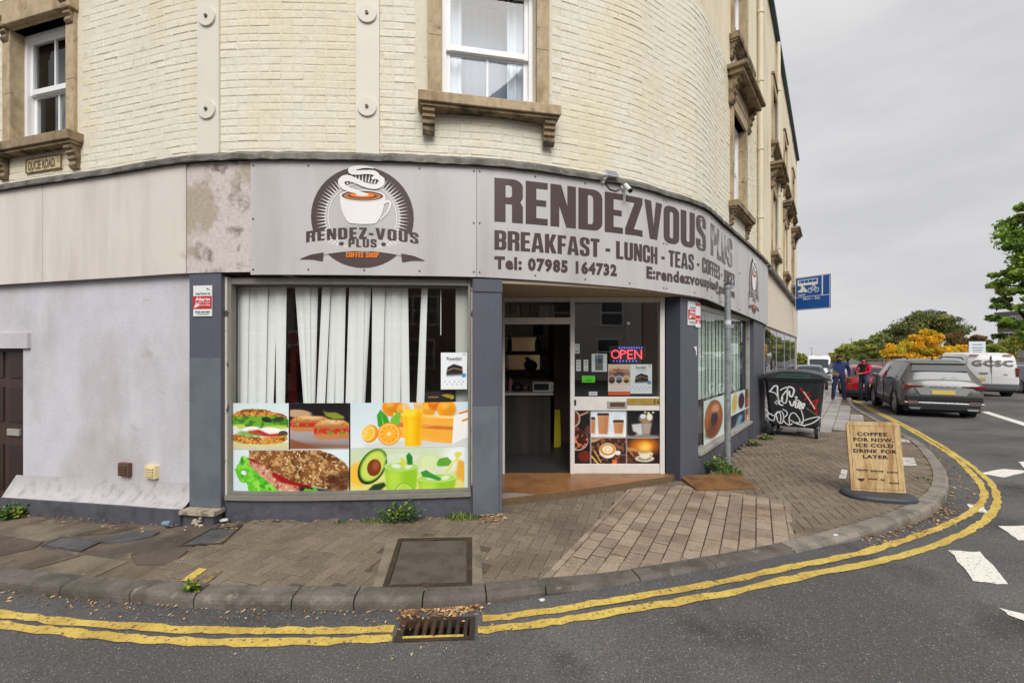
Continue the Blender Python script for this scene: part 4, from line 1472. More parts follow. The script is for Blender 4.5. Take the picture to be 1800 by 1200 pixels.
    if kind == 'centre':
        cur(-h, -h + .24, .30); cur(h - .26, h, .30)
        cur(-h, h, .48, 'blind', .002, mat('pale_blind', lin((146, 154, 168)), rough=.9))
    elif kind == 'left':
        cur(-h + .08, -h + .3, .36, m=mat('grey_curtain', lin((120, 116, 112)), rough=.9))
    else:
        cur(-h, -h + .3, .32); cur(h - .3, h, .32)
for q in WIN: sash_window(q)
# rooms behind the upstairs windows, party walls, roof
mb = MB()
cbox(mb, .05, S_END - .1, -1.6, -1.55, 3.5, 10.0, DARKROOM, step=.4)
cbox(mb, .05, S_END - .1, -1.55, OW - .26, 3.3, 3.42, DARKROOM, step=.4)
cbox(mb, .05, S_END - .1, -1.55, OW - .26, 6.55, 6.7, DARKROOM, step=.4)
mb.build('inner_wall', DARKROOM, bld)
mb = MB()
roofp = [F(s, OW) for s in np.arange(0, S_END, .5)] + [F(S_END, OW)]
e0, e1 = F(S_END, -11), F(0, -11)
poly = [(p.x, p.y) for p in roofp] + [(e0.x, e0.y), (e1.x + 3, e1.y + 4)]
mb.prismz(poly, 9.752, 9.9, mat('roof_felt', lin((80, 80, 82)), rough=.9, var=.2, vs=2))
mb.build('roof', None, bld)
mb = MB()
A, B_ = F(S_END, OW), F(S_END, -11)
for z0, z1 in ((-.6, 9.75),):
    mb.add([(A.x, A.y, z0), (B_.x, B_.y, z0), (B_.x, B_.y, z1), (A.x, A.y, z1)], [(0, 1, 2, 3)], CREAM_FLAT)
mb.build('end_wall', CREAM_FLAT, bld)
mb = MB()
A, B_ = F(0, OW), F(0, -11)
mb.add([(A.x, A.y, -.8), (B_.x, B_.y, -.8), (B_.x, B_.y, 9.75), (A.x, A.y, 9.75)], [(0, 1, 2, 3)], CREAM_FLAT)
mb.build('end_wall', CREAM_FLAT, bld)
mb = MB()
cbox(mb, SB1, S_END, OW + .002, OW + .10, 10.0, 10.1, mat('green_gutter', lin((50, 78, 78)), rough=.5, var=.15, vs=5), step=.5)
mb.build('gutter', None, bld)
PIPE = mat('painted_pipe', lin((216, 206, 182)), rough=.6, var=.08, vs=5)
for px, z0 in ((1337, 3.62), (1368.5, 3.62)):
    mb = MB()
    p = F(s_px(px), .0)
    mb.tube([(p.x, p.y, z0), (p.x, p.y, 9.9)], .05, PIPE, 10)
    for z in np.arange(4.4, 9.6, 1.4): mb.tube([(p.x, p.y, z), (p.x, p.y, z + .09)], .064, PIPE, 10)
    mb.build('drainpipe', PIPE, bld)
# tie plates
for a, b, zs in TIES:
    X = LF((a + b) / 2, OW + .005)
    mb = MB(X)
    w = (b - a) / 2
    mb.box(-w, w, -.028, .02, 3.665, 6.36, TIE, .004)
    o = mb.build('tie_plate', TIE, bld)
    for z in list(zs) + [zs[0] + .94]:
        mb = MB(X)
        mb.cyl((0, -.038, z), 'y', .094, .02, TIE, 28)
        mb.cyl((0, -.05, z), 'y', .017, .02, SCREW, 10)
        mb.build('disc', TIE, o)

# ---- lead flashing over the fascia
mb = MB()
n = int((SB1 - 0) / .1)
vs, fs = [], []
for i in range(n + 1):
    s = 0 + (S[1350] - 0) * i / n
    d = random.uniform(-.006, .006)
    for o, z in ((OW - .01, 3.70), (OW + .012, 3.695 + d), (.02, 3.645 + d), (.045 + d, 3.625 + d), (.047 + d, 3.578 + d), (.03, 3.576), (.03, 3.60), (OW - .01, 3.63)):
        vs.append(tuple(F(s, o, z)))
for i in range(n):
    for k in range(7): fs.append((i * 8 + k, i * 8 + 8 + k, i * 8 + 9 + k, i * 8 + 1 + k))
mb.add(vs, fs, LEAD)
mb.build('lead_flashing', LEAD, bld)
# blank fascia panels on the side street, bare board
for a, b, m in ((0.0, s_px(-90), BLANK_PANEL), (s_px(-90), S[75], BLANK_PANEL), (S[75], S[327], BLANK_PANEL), (S[327], S[440], BARE_PANEL)):
    mb = MB(); cbox(mb, a + .003, b - .003, -.028, .0 if m is BLANK_PANEL else -.008, 2.476, ZT, m); mb.build('fascia_panel', m, bld)
mb = MB(); cbox(mb, 0, S[1350], -.16, -.031, 2.50, 3.60, mat('fascia_backing', lin((90, 84, 78)), rough=.9)); mb.build('fascia_backing', None, bld)

# ---- rendered wall with flared skirt
def zpl(s):  # top of plinth
    return float(np.interp(s, [S[15], S[330]], [-.01, .115]))
dS0, dS1 = s_px(-62), S[27]
lint0, lint1 = s_px(-75), s_px(41)
def render_wall(a, b):
    mb = MB()
    n = max(2, int((b - a) / .12))
    prof = [(0.092, 0.0), (.088, .006), (.05, .022), (.018, .05), (-.006, .085), (-.024, .13), (-.034, .175), (-.04, .225)]
    vs, fs = [], []
    for i in range(n + 1):
        s = a + (b - a) * i / n
        z0 = zpl(s)
        for o, h in prof: vs.append(tuple(F(s, o - .03, z0 + h)))
    m_ = len(prof)
    for i in range(n):
        for k in range(m_ - 1): fs.append((i * m_ + k, i * m_ + m_ + k, i * m_ + m_ + k + 1, i * m_ + k + 1))
    fs += [tuple(range(m_)), ]
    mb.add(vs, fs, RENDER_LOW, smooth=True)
    return mb
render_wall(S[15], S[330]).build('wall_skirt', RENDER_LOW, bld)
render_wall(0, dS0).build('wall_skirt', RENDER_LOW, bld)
mb = MB()
cbox(mb, S[27], S[330], -.30, -.07, lambda s: zpl(s) + .225, 2.50, RENDER)
cbox(mb, 0, dS0, -.30, -.07, lambda s: zpl(s) + .225, 2.50, RENDER)
cbox(mb, dS0, S[27], -.30, -.07, 1.87, 2.50, RENDER)
mb.build('rendered_wall', RENDER, bld)
mb = MB()
cbox(mb, lint0, lint1, -.07, -.035, 1.72, 1.9, RENDER)
mb.build('door_lintel', RENDER, bld)
mb = MB()
cbox(mb, S[15] + .01, S[330], -.06, .085, -.75, lambda s: zpl(s) - .003, PLINTH)
cbox(mb, 0, dS0, -.06, .085, -.95, lambda s: zpl(s) - .003, PLINTH)
# broken end under the pilaster
cbox(mb, S[330] + .004, S[386] - .02, -.06, .06, -.2, .06, PLINTH)
mb.build('wall_plinth', PLINTH, bld)
CEMENT = mat('crumbling_cement', lin((170, 158, 138)), rough=.95, var=.25, vs=30, col2=lin((112, 100, 88)), c2s=10, lo=.48, hi=.62, bump=.008, bs=40)
mb = MB()
cbox(mb, S[330] + .0, S[386] + .02, -.05, .1, .075, .115, CEMENT, step=.05)
for i in range(9):
    s = S[330] + .05 + random.random() * .2
    p = F(s, .07 + random.random() * .03, -.02 + random.random() * .08)
    mb.sphere(p, random.uniform(.012, .028), CEMENT, 6, 4, (1.2, .8, .8))
mb.build('broken_plinth_end', CEMENT, bld)
# the brown side door
DOORM = mat('brown_door', lin((66, 48, 42)), rough=.5, var=.15, vs=10, stretch=(1, 1, .2))
X = LF((dS0 + dS1) / 2, 0)
hw = (dS1 - dS0) / 2
dr_ = empty('side_door', X.translation); rel(dr_, bld)
mb = MB(X); mb.box(-hw + .06, hw - .06, .16, .2, -.16, 1.86, DOORM); mb.build('leaf', DOORM, dr_)
mb = MB(X)
for x0, x1 in ((-hw, -hw + .06), (hw - .06, hw)): mb.box(x0, x1, .1, .22, -.2, 1.87, DOORM)
mb.box(-hw + .06, hw - .06, .1, .22, 1.80, 1.87, DOORM)
mb.build('frame', DOORM, dr_)
DP = mat('brown_door_panel', lin((52, 38, 34)), rough=.45, var=.15, vs=10)
for c in (-1, 1):
    for z0, z1 in ((-.02, .55), (.82, 1.25), (1.36, 1.68)):
        mb = MB(X)
        x0, x1 = (-hw + .14, -.05) if c < 0 else (.05, hw - .14)
        mb.box(x0, x1, .145, .162, z0, z1, DP, .006)
        mb.build('panel', DP, dr_)
mb = MB(X); mb.box(hw - .42, hw - .2, .13, .16, .66, .74, ALU, .005); mb.build('letter_box', ALU, dr_)
mb = MB(X); mb.box(-hw - .02, hw + .05, -.02, .3, -.35, -.2, CONC_LIGHT); mb.build('step', CONC_LIGHT, dr_)
# air vents
VENT_BR = mat('terracotta_vent', lin((98, 72, 60)), rough=.8, var=.2, vs=40)
VENT_CR = mat('cream_vent', lin((224, 206, 160)), rough=.6, var=.08, vs=20)
for (x0, x1, y0, y1), m in (((213, 231, 813, 836), VENT_BR), ((260, 278, 817, 840), VENT_CR)):
    a, b = s_px(x0, -.06), s_px(x1, -.06)
    X = LF((a + b) / 2, -.055)
    zz0, zz1 = z_px((a + b) / 2, y1, -.05), z_px((a + b) / 2, y0, -.05)
    t = empty('air_vent', X.translation + Vector((0, 0, zz0))); rel(t, bld)
    w = (b - a) / 2
    mb = MB(X); mb.box(-w, w, -.03, .03, zz0, zz1, m, .004); mb.build('frame', m, t)
    for i in range(4):
        z = zz0 + .02 + (zz1 - zz0 - .04) * (i + .5) / 4
        mb = MB(X); mb.box(-w * .75, w * .75, -.042, -.031, z - .006, z + .01, m); mb.build('slat', m, t)
        mb = MB(X); mb.box(-w * .75, w * .75, -.0325, -.0305, z - .0115, z - .0062, PITM)
        mb.build('slot', PITM, t)

# ---- pilasters
def pilaster(a, b, z0, z1, split=None, off=-.02):
    mb = MB(); cbox(mb, a, b, -.3, off, z0, z1, GREY_PAINT); o = mb.build('pilaster', GREY_PAINT, bld)
    if split:
        mb = MB(); cbox(mb, a + .002, b - .002, off + .001, off + .003, z0 + .01, split, GREY_PATCH); mb.build('repainted_patch', GREY_PATCH, o)
    return o
pilaster(S[330], S[386], .113, 2.472, 1.62)
pB = pilaster(s_px(831), S[883], -.2, 2.43, 1.12)
mb = MB(); cbox(mb, s_px(833), S[883] + .003, -.02, -.008, 2.30, 2.43, GREY_PAINT); mb.build('capital', GREY_PAINT, pB)
# column right of the doorway
cA, cB = F(S[1207], -.10), F(S[1240], -.10)
colp = [(cA.x, cA.y), (cB.x, cB.y)] + [tuple(F(S[1240], -.5))[:2], (2.06, 6.22), (2.03, 6.0)]
DARKP = mat('dark_column_paint', lin((58, 60, 72)), rough=.45, var=.06, vs=4, col3=lin((110, 112, 120)), c3s=20, lo3=.72, hi3=.75)
mb = MB(); mb.prismz(colp, -.1, 2.40, DARKP)
o = mb.build('column', DARKP, bld)
mb = MB(); cbox(mb, S[1207] + .004, S[1240] - .002, -.099, -.096, -.1, 2.38, GREY_PAINT); mb.build('painted_face', GREY_PAINT, o)
X = LF(S[1207] + .07, -.094)
# ---- big shop window
def shop_window(a, b, z0, z1, off, verts=(), thick=.05, mm=ALU, sills=True, gm=None, gd=.035):
    gm = gm or GLASS_SHOP
    t = empty('shop_window', F((a + b) / 2, off, z0)); rel(t, bld)
    mb = MB()
    for x0, x1 in [(a, a + thick), (b - thick, b)] + [(v - .018, v + .018) for v in verts]:
        cbox(mb, x0, x1, off - .07, off, z0, z1, mm)
    cbox(mb, a + thick, b - thick, off - .07, off - .003, z1 - .06, z1, mm); cbox(mb, a + thick, b - thick, off - .07, off - .003, z0, z0 + .03, mm)
    mb.build('frame', mm, t)
    mb = MB()
    n = max(1, int((b - a) / .5))
    for i in range(n):
        s0, s1 = a + thick + (b - a - 2 * thick) * i / n, a + thick + (b - a - 2 * thick) * (i + 1) / n
        mb.add([tuple(F(s0, off - gd, z0)), tuple(F(s1, off - gd, z0)), tuple(F(s1, off - gd, z1)), tuple(F(s0, off - gd, z1))], [(0, 1, 2, 3)], gm)
    mb.build('pane', gm, t)
    if sills:
        mb = MB(); cbox(mb, a - .01, b + .0, off - .08, off + .05, z0 - .045, z0 - .003, mm); mb.build('sill', mm, t)
    return t
WA = (s_px(391), s_px(828), .235, 2.43)
shop_window(*WA, -.09, thick=.026, mm=mat('dull_frame', lin((138, 134, 126)), rough=.5, metal=.2, var=.12, vs=9))
mb = MB(); cbox(mb, S[386], s_px(831), -.3, -.075, -.3, .188, PLINTH); mb.build('stall_riser', PLINTH, bld)
mb = MB(); cbox(mb, s_px(386) + .002, s_px(390), -.2, -.07, .19, 2.44, mat('peeling_frame', lin((206, 198, 186)), rough=.8, col2=lin((84, 76, 78)), c2s=5, lo=.56, hi=.6)); mb.build('frame_post', None, bld)
mb = MB(); cbox(mb, s_px(829), s_px(831) + .01, -.2, -.072, .19, 2.44, mat('peeling_frame', lin((206, 198, 186)))); mb.build('frame_post', None, bld)
WBs = (S[1240] + .02, S[1330], .30, 2.33)
shop_window(*WBs, -.12, verts=((S[1240] + S[1330]) / 2 + .15,), thick=.035, gm=glass('corner_glass', (.92, .97, .95), gain=2.2))
mb = MB(); cbox(mb, S[1240], S[1347], -.4, -.10, -.3, .25, PLINTH); mb.build('stall_riser', PLINTH, bld)
pilaster(S[1330], S[1347], -.3, 2.3, None, -.05)
# neighbouring shopfront further along
s0, s1 = S[1350], S_END
mb = MB(); cbox(mb, s0 + .01, s1, -.15, -.04, 2.25, 3.5, CREAM_FASCIA); mb.build('fascia_panel', CREAM_FASCIA, bld)
mb = MB(); cbox(mb, s0 + .01, s1, OW, .06, 3.5, 3.6, LEAD); mb.build('lead_flashing', LEAD, bld)
GLASS_FAR = glass('reflective_shop_glass', (.9, .92, .92), gain=5.0)
GREYF = mat('grey_shopfront', lin((150, 150, 152)), rough=.5, var=.06, vs=4)
a = s0 + .02
k = 0
while a < s1 - 2.2:
    shop_window(a + .02, a + 2.60, .1, 2.24, -.07, thick=.03, mm=GREYF, gm=GLASS_FAR, gd=.004)
    mb = MB(); cbox(mb, a, a + 2.6, -.4, -.11, -.7, .05, PLINTH); mb.build('stall_riser', PLINTH, bld)
    mb = MB(); cbox(mb, a + 2.605, a + 2.68, -.4, -.068, -.7, 2.25, GREYF); mb.build('pilaster', GREYF, bld)
    a += 2.68
mb = MB(); cbox(mb, a, s1, -.4, -.08, -.7, 2.25, GREYF); mb.build('pilaster', GREYF, bld)
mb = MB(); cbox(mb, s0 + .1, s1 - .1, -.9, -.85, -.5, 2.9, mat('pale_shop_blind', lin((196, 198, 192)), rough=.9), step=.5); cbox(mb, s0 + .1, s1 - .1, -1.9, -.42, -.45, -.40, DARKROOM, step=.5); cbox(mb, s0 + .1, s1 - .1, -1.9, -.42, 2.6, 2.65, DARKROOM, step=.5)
mb.build('shop_inner_wall', DARKROOM, bld)

# ---- entrance recess
LAMI = mat('tan_laminate', lin((150, 106, 66)), rough=.38, var=.12, vs=8, col2=lin((126, 86, 54)), c2s=3, lo=.45, hi=.65)
STEPR = mat('step_riser', lin((104, 84, 60)), rough=.85, var=.2, vs=20)
mb = MB()
fp = [(p.x, p.y) for p in STEP_LINE] + [(2.2, 6.02), (-.13, 6.02)]
mb.prismz(fp, -.1, .076, STEPR)
st_ = mb.build('entrance_step', STEPR, bld)
mb = MB()
fl = [(-.13, 4.955), (.66, 5.245), (1.39, 5.555), (2.03, 5.855), (2.03, 6.0), (-.13, 6.0)]
mb.prismz(fl, .0765, .081, LAMI)
mb.build('laminate_floor', LAMI, st_)
mb = MB(); mb.prismz([(-.12, 4.97), (.25, 5.10), (.05, 5.16), (-.12, 5.14)], .0812, .0835, mat('worn_concrete', lin((140, 132, 120)), rough=.9, var=.2, vs=30)); mb.build('worn_patch', None, st_)
mb = MB()
a, b = s_px(872), S[1240]
vs = [tuple(F(s, -.03)) for s in np.linspace(a, b, 14)]
poly = [(v[0], v[1]) for v in vs] + [(2.3, 6.3), (-.2, 6.3)]
mb.prismz(poly, 2.395, 2.43, SOFFIT)
mb.build('soffit', SOFFIT, bld)
mb = MB(); mb.box(-.2, -.125, 4.72, 6.1, -.1, 2.42, GREY_PAINT); mb.build('recess_wall', GREY_PAINT, bld)
# door frame, transom light, side light: plane y = 6.0
DX0, DM, DX1 = -.125, .765, 2.0
en = empty('shop_entrance', (.9, 6.0, .08)); rel(en, bld)
mb = MB()
mb.box(DM, DM + .055, 5.96, 6.06, .08, 2.39, FRAME_WHITE); mb.box(DX1 - .06, DX1, 5.96, 6.06, .08, 2.39, FRAME_WHITE); mb.box(DX0, DX0 + .03, 5.96, 6.06, .08, 2.39, FRAME_WHITE)
mb.box(DX0 + .03, DM, 5.97, 6.05, 2.335, 2.39, FRAME_WHITE); mb.box(DM + .055, DX1 - .06, 5.97, 6.05, 2.33, 2.39, FRAME_WHITE)
mb.box(DX0 + .03, DM, 5.965, 6.055, 2.04, 2.125, FRAME_WHITE)
mb.build('frame', FRAME_WHITE, en)
mb = MB(); mb.box(DM + .055, DX1 - .06, 5.975, 6.03, .905, 1.085, FRAME_WHITE, .006); mb.build('mid_panel', FRAME_WHITE, en)
mb = MB(); mb.box(DM + .055, DX1 - .06, 5.97, 6.03, .08, .205, FRAME_WHITE, .006); mb.build('kick_panel', FRAME_WHITE, en)
mb = MB(); mb.box(DM + .055, DX1 - .06, 6.0, 6.02, .206, .904, mat('backing_board', lin((60, 56, 54)))); mb.build('lower_board', None, en)
mb = MB(); mb.quad((DM + .055, 6.0, 1.086), (DX1 - .06, 6.0, 1.086), (DX1 - .06, 6.0, 2.33), (DM + .055, 6.0, 2.33), GLASS_DOOR); mb.build('pane', GLASS_DOOR, en)
mb = MB(); mb.quad((DX0 + .03, 6.0, 2.126), (DM, 6.0, 2.126), (DM, 6.0, 2.334), (DX0 + .03, 6.0, 2.334), GLASS_SHOP); mb.build('pane', GLASS_SHOP, en)
mb = MB()
for i in range(6):
    x = DX0 + .1 + i * .13
    mb.box(x, x + .008, 6.02, 6.028, 2.14, 2.32, mat('black_bracket', lin((30, 30, 30)), rough=.5))
mb.build('louvre_clip', None, en)
mb = MB()
px = lambda p: (p - 900) / 800 * 6.0
pz = lambda p: 1.7 + (615 - p) / 800 * 6.0
mb.box(px(1067), px(1101), 5.96, 5.974, pz(716), pz(704), ALU, .004); mb.box(px(1071), px(1097), 5.955, 5.9605, pz(713.5), pz(706.5), mat('letter_flap', lin((110, 84, 66)), rough=.4, metal=.5)); mb.build('letter_plate', ALU, en)
BRASS = mat('brass_strip', lin((190, 160, 82)), rough=.35, metal=.5, var=.2, vs=12)
mb = MB(); mb.box(px(1101.5), px(1158), 5.965, 5.974, pz(710.5), pz(699.5), BRASS); mb.build('brass_strip', BRASS, en)
BLK = mat('black_paint', lin((26, 24, 24)), rough=.5)
mb = MB(); decal_plane(mb, fit(vtext('5 6', .02), px(1148), px(1161) - .03, pz(709), pz(701.5)), Matrix.Translation((0, 5.962, 0)), BLK); mb.build('door_number', BLK, en)
mb = MB(); mb.box(px(1008.5), px(1012), 5.955, 5.9745, pz(711), pz(702), BLK, .003); mb.build('lock', BLK, en)

# ---- the inside of the shop
inn = empty('shop_interior', (0, 7, .08)); rel(inn, bld)
FLOORD = mat('dark_vinyl_floor', lin((58, 55, 56)), rough=.5, var=.15, vs=5)
CEIL = mat('shop_ceiling', lin((226, 224, 220)), rough=.9, var=.03, vs=3)
fpoly = [tuple(F(s, -.34))[:2] for s in np.linspace(S[386] - .05, s_px(872), 8)] + [(-.21, 6.03), (2.06, 6.03)] + [tuple(F(s, -.42))[:2] for s in np.linspace(S[1240], S[1347], 8)] + [(4.4, 9.4), (-3.2, 9.4)]
mb = MB(); mb.prismz(fpoly, .03, .078, FLOORD); mb.build('floor', FLOORD, inn)
mb = MB(); mb.prismz(fpoly, 2.72, 2.8, CEIL); mb.build('ceiling', CEIL, inn)
BACKW = mat('shop_back_wall', lin((186, 178, 168)), rough=.85, var=.06, vs=3)
mb = MB(); mb.box(-3.2, 4.4, 8.9, 9.0, .08, 2.72, BACKW); mb.box(-3.25, -3.15, 4.7, 8.9, .08, 2.72, BACKW); mb.build('inner_wall', BACKW, inn)
mb = MB(); mb.box(.8, 2.0, 7.9, 8.0, .08, 2.72, mat('brown_partition', lin((74, 52, 46)), rough=.6, var=.12, vs=6)); mb.box(.72, .8, 7.75, 8.9, .08, 2.72, mat('brown_partition', lin((74, 52, 46)))); mb.build('partition', None, inn)
mb = MB(); mb.box(-3.15, S[830] * 0 - .2, 5.9, 5.95, .08, 1.1, mat('display_back', lin((54, 46, 44)), rough=.8)); mb.build('display_back', None, inn)
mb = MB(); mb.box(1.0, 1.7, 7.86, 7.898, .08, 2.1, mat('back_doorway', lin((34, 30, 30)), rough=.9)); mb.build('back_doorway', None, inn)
# ================================================================== SHOP SIGN
sign = empty('shop_sign', F(S[838], 0, ZB), 'long grey shop fascia sign with brown coffee shop lettering bending round the corner', 'shop sign')
ends = [S[440], S[838], S[1169], S[1300], S[1350]]
for a, b in zip(ends[:-1], ends[1:]):
    mb = MB(); cbox(mb, a + .002, b - .002, -.03, 0.0, zbot, ZT, SIGN_PANEL, step=.08)
    o = mb.build('panel', SIGN_PANEL, sign)
    m2 = MB()
    n = max(2, int((b - a) / .55))
    for i in range(n + 1):
        s = a + .03 + (b - a - .06) * i / n
        for z in (ZT - .05, zbot(s) + .05) + ((3.0,) if i in (0, n) else ()):
            X = LF(s, .001, z); m2.X = X
            m2.cyl((0, -.002, 0), 'y', .009, .006, SCREW, 8)
    m2.build('screw', SCREW, o)
def sl(px): return s_px(px)
def sign_text(vf_or_txt, p0, p1, z0, z1, m=BROWN, off=.004, name='lettering'):
    mb = MB(); decal_facade(mb, fit(vf_or_txt, sl(p0), sl(p1), z0, z1), off, m)
    return mb.build(name, m, sign)
sign_text(gtext('RENDEZVOUS'), 869, 1240.5, 3.025, 3.475)
FADED = mat('faded_vinyl', lin((104, 92, 91)), rough=.5, col2=lin((186, 182, 182)), c2s=4, lo=.48, hi=.62)
sign_text(gtext('PLUS'), 1249, 1287, 3.02, 3.46, FADED, .005)
sign_text(gtext('BREAKFAST - LUNCH - TEAS - COFFEES - JUICES'), 869, 1291, 2.735, 2.935)
sign_text(vtext('Tel: 07985 164732', .055, 1.16), 869, 1084, 2.535, 2.668)
sign_text(vtext('E:rendezvousplus@gmail.com', .05, 1.12), 1136, 1291, 2.545, 2.69)

def logo(s0, zc, R, wx=1.0):
    """round coffee emblem, R = radius of the brown disc; wx squeezes it along the fascia"""
    u = R / 88.0
    layers = {}
    def put(vf, off, m):
        mb = MB()
        v, f = vf
        decal_facade(mb, ([(s0 + (p[0]) * u * wx, zc - p[1] * u) for p in v], f), off, m)
        return mb
    parts = []
    C = lambda r, n=48, a0=0, a1=360: [(r * math.cos(math.radians(a0 + (a1 - a0) * i / n)), r * math.sin(math.radians(a0 + (a1 - a0) * i / n))) for i in range(n if a1 - a0 == 360 else n + 1)]
    parts.append(put(poly2(C(88)), .003, BROWN))
    rays = MB()
    for i in range(76):
        a = 360 * i / 76
        if not 48 < a < 132:
            c0, s0_ = math.cos(math.radians(a)), math.sin(math.radians(a))
            r0, r1 = 62, 80
            e = 1.25
            q = [(r0 * c0 - e * s0_, r0 * s0_ + e * c0), (r0 * c0 + e * s0_, r0 * s0_ - e * c0), (r1 * c0, r1 * s0_)]
            decal_facade(rays, ([(s0 + p[0] * u * wx, zc - p[1] * u) for p in q], [(0, 1, 2)]), .0045, WHITEV)
    ring = MB()
    o_ = C(59.5, 60); i_ = C(58, 60)
    decal_facade(ring, ([(s0 + p[0] * u * wx, zc - p[1] * u) for p in o_ + i_], [(k, (k + 1) % 60, 60 + (k + 1) % 60, 60 + k) for k in range(60)]), .0045, WHITEV)
    obs = [parts[0].build('emblem_disc', BROWN, sign)]
    d = obs[0]
    rays.build('ray', WHITEV, d); ring.build('emblem_ring', WHITEV, d)
    # ribbon band (bare panel colour) across the disc
    up = [(x, 14 + .0022 * x * x) for x in np.linspace(-95, 95, 17)]
    lo_ = [(x, 59 + .0016 * x * x) for x in np.linspace(95, -95, 17)]
    put(poly2([(p[0], p[1]) for p in up + lo_]), .006, SIGN_PANEL).build('band', SIGN_PANEL, d)
    for sg in (-1, 1):
        put(poly2([(sg * 108, 74), (sg * 88, 66), (sg * 66, 62), (sg * 67, 70), (sg * 68, 77), (sg * 85, 74)]), .0065, BROWN).build('ribbon_tail', BROWN, d)
    # cup
    cup = [(-38, -36), (38, -36), (37, -22), (33, -6), (26, 6), (20, 11), (-20, 11), (-27, 6), (-34, -8), (-37.5, -22)]
    put(poly2(smooth2(cup + [cup[0]], 3)[:-1]), .006, WHITEV).build('cup', WHITEV, d)
    hv = ribbon(smooth2([(36, -26), (46, -28), (47, -20), (42, -9), (30, 4)], 5), 5, 2)
    put(hv, .0062, WHITEV).build('cup_handle', WHITEV, d)
    E_ = lambda rx, ry, cy, cx=0: [(cx + rx * math.cos(t), cy + ry * math.sin(t)) for t in np.linspace(0, 2 * math.pi, 30, endpoint=False)]
    put(poly2(E_(39, 10.5, -37)), .0066, WHITEV).build('cup_rim', WHITEV, d)
    put(poly2(E_(35.5, 8.6, -37)), .0074, BROWN).build('coffee', BROWN, d)
    put(poly2(E_(32, 7, -36.5)), .0082, LATTE).build('crema', LATTE, d)
    put(poly2(E_(25, 5, -37)), .009, BROWN).build('swirl', BROWN, d)
    put(poly2(E_(21, 4, -38)), .0098, ORANGE).build('swirl', ORANGE, d)
    put(poly2(E_(11, 2.4, -39)), .0106, WHITEV).build('foam', WHITEV, d)
    st1 = smooth2([(6, -40), (-12, -44), (-30, -51), (-36, -60), (-28, -67), (-12, -63), (4, -56), (20, -53), (31, -57), (33, -65), (25, -70), (16, -67)], 6)
    wv = [3, 6, 9, 11, 11, 9, 8, 8, 9, 10, 8, 4]
    def vstroke(pts, ws):
        n = len(pts); v, f = [], []
        for i, p in enumerate(pts):
            a, b = pts[max(i - 1, 0)], pts[min(i + 1, n - 1)]
            dx, dy = b[0] - a[0], b[1] - a[1]; l = math.hypot(dx, dy) or 1
            w = np.interp(i / (n - 1) * (len(ws) - 1), range(len(ws)), ws) / 2
            v += [(p[0] - dy / l * w, p[1] + dx / l * w), (p[0] + dy / l * w, p[1] - dx / l * w)]
        for i in range(n - 1): f.append((2 * i, 2 * i + 1, 2 * i + 3, 2 * i + 2))
        return v, f
    put(vstroke(st1, wv), .0114, WHITEV).build('steam', WHITEV, d)
    st2 = smooth2([(24, -66), (27, -72), (20, -77), (6, -78), (-10, -77), (-20, -80), (-12, -85), (6, -87), (20, -85)], 6)
    put(vstroke(st2, [2, 6, 8, 7, 8, 9, 7, 4, 1]), .0122, WHITEV).build('steam', WHITEV, d)
    # lettering
    def arched(t, x0, x1, y0, y1, k):
        v, f = fit(t, x0, x1, 0, 1)
        return [(p[0], (y1 + (y0 - y1) * p[1]) + k * p[0] * p[0]) for p in v], f
    put(arched(gtext('RENDEZ-VOUS', .12), -96, 96, 18, 37, .0009), .0072, BROWN).build('lettering', BROWN, d)
    put(arched(gtext('PLUS', .13), -24, 24, 38, 52, 0), .0072, BROWN).build('lettering', BROWN, d)
    put(arched(gtext('COFFEE SHOP', .07), -28, 28, 61, 70, 0), .0072, ORANGE).build('lettering', ORANGE, d)
    for sg in (-1, 1):
        put(poly2(E_(4.2, 3.2, 46.5, sg * 36)), .0072, BROWN).build('coffee_bean', BROWN, d)
logo(s_px(637.5), CAMH + (PHY - 382) / 800 * F(s_px(637.5)).y, .505)
_s = s_px(1325)
logo(_s, CAMH + (PHY - 503) / 800 * F(_s).y, .53, .86)

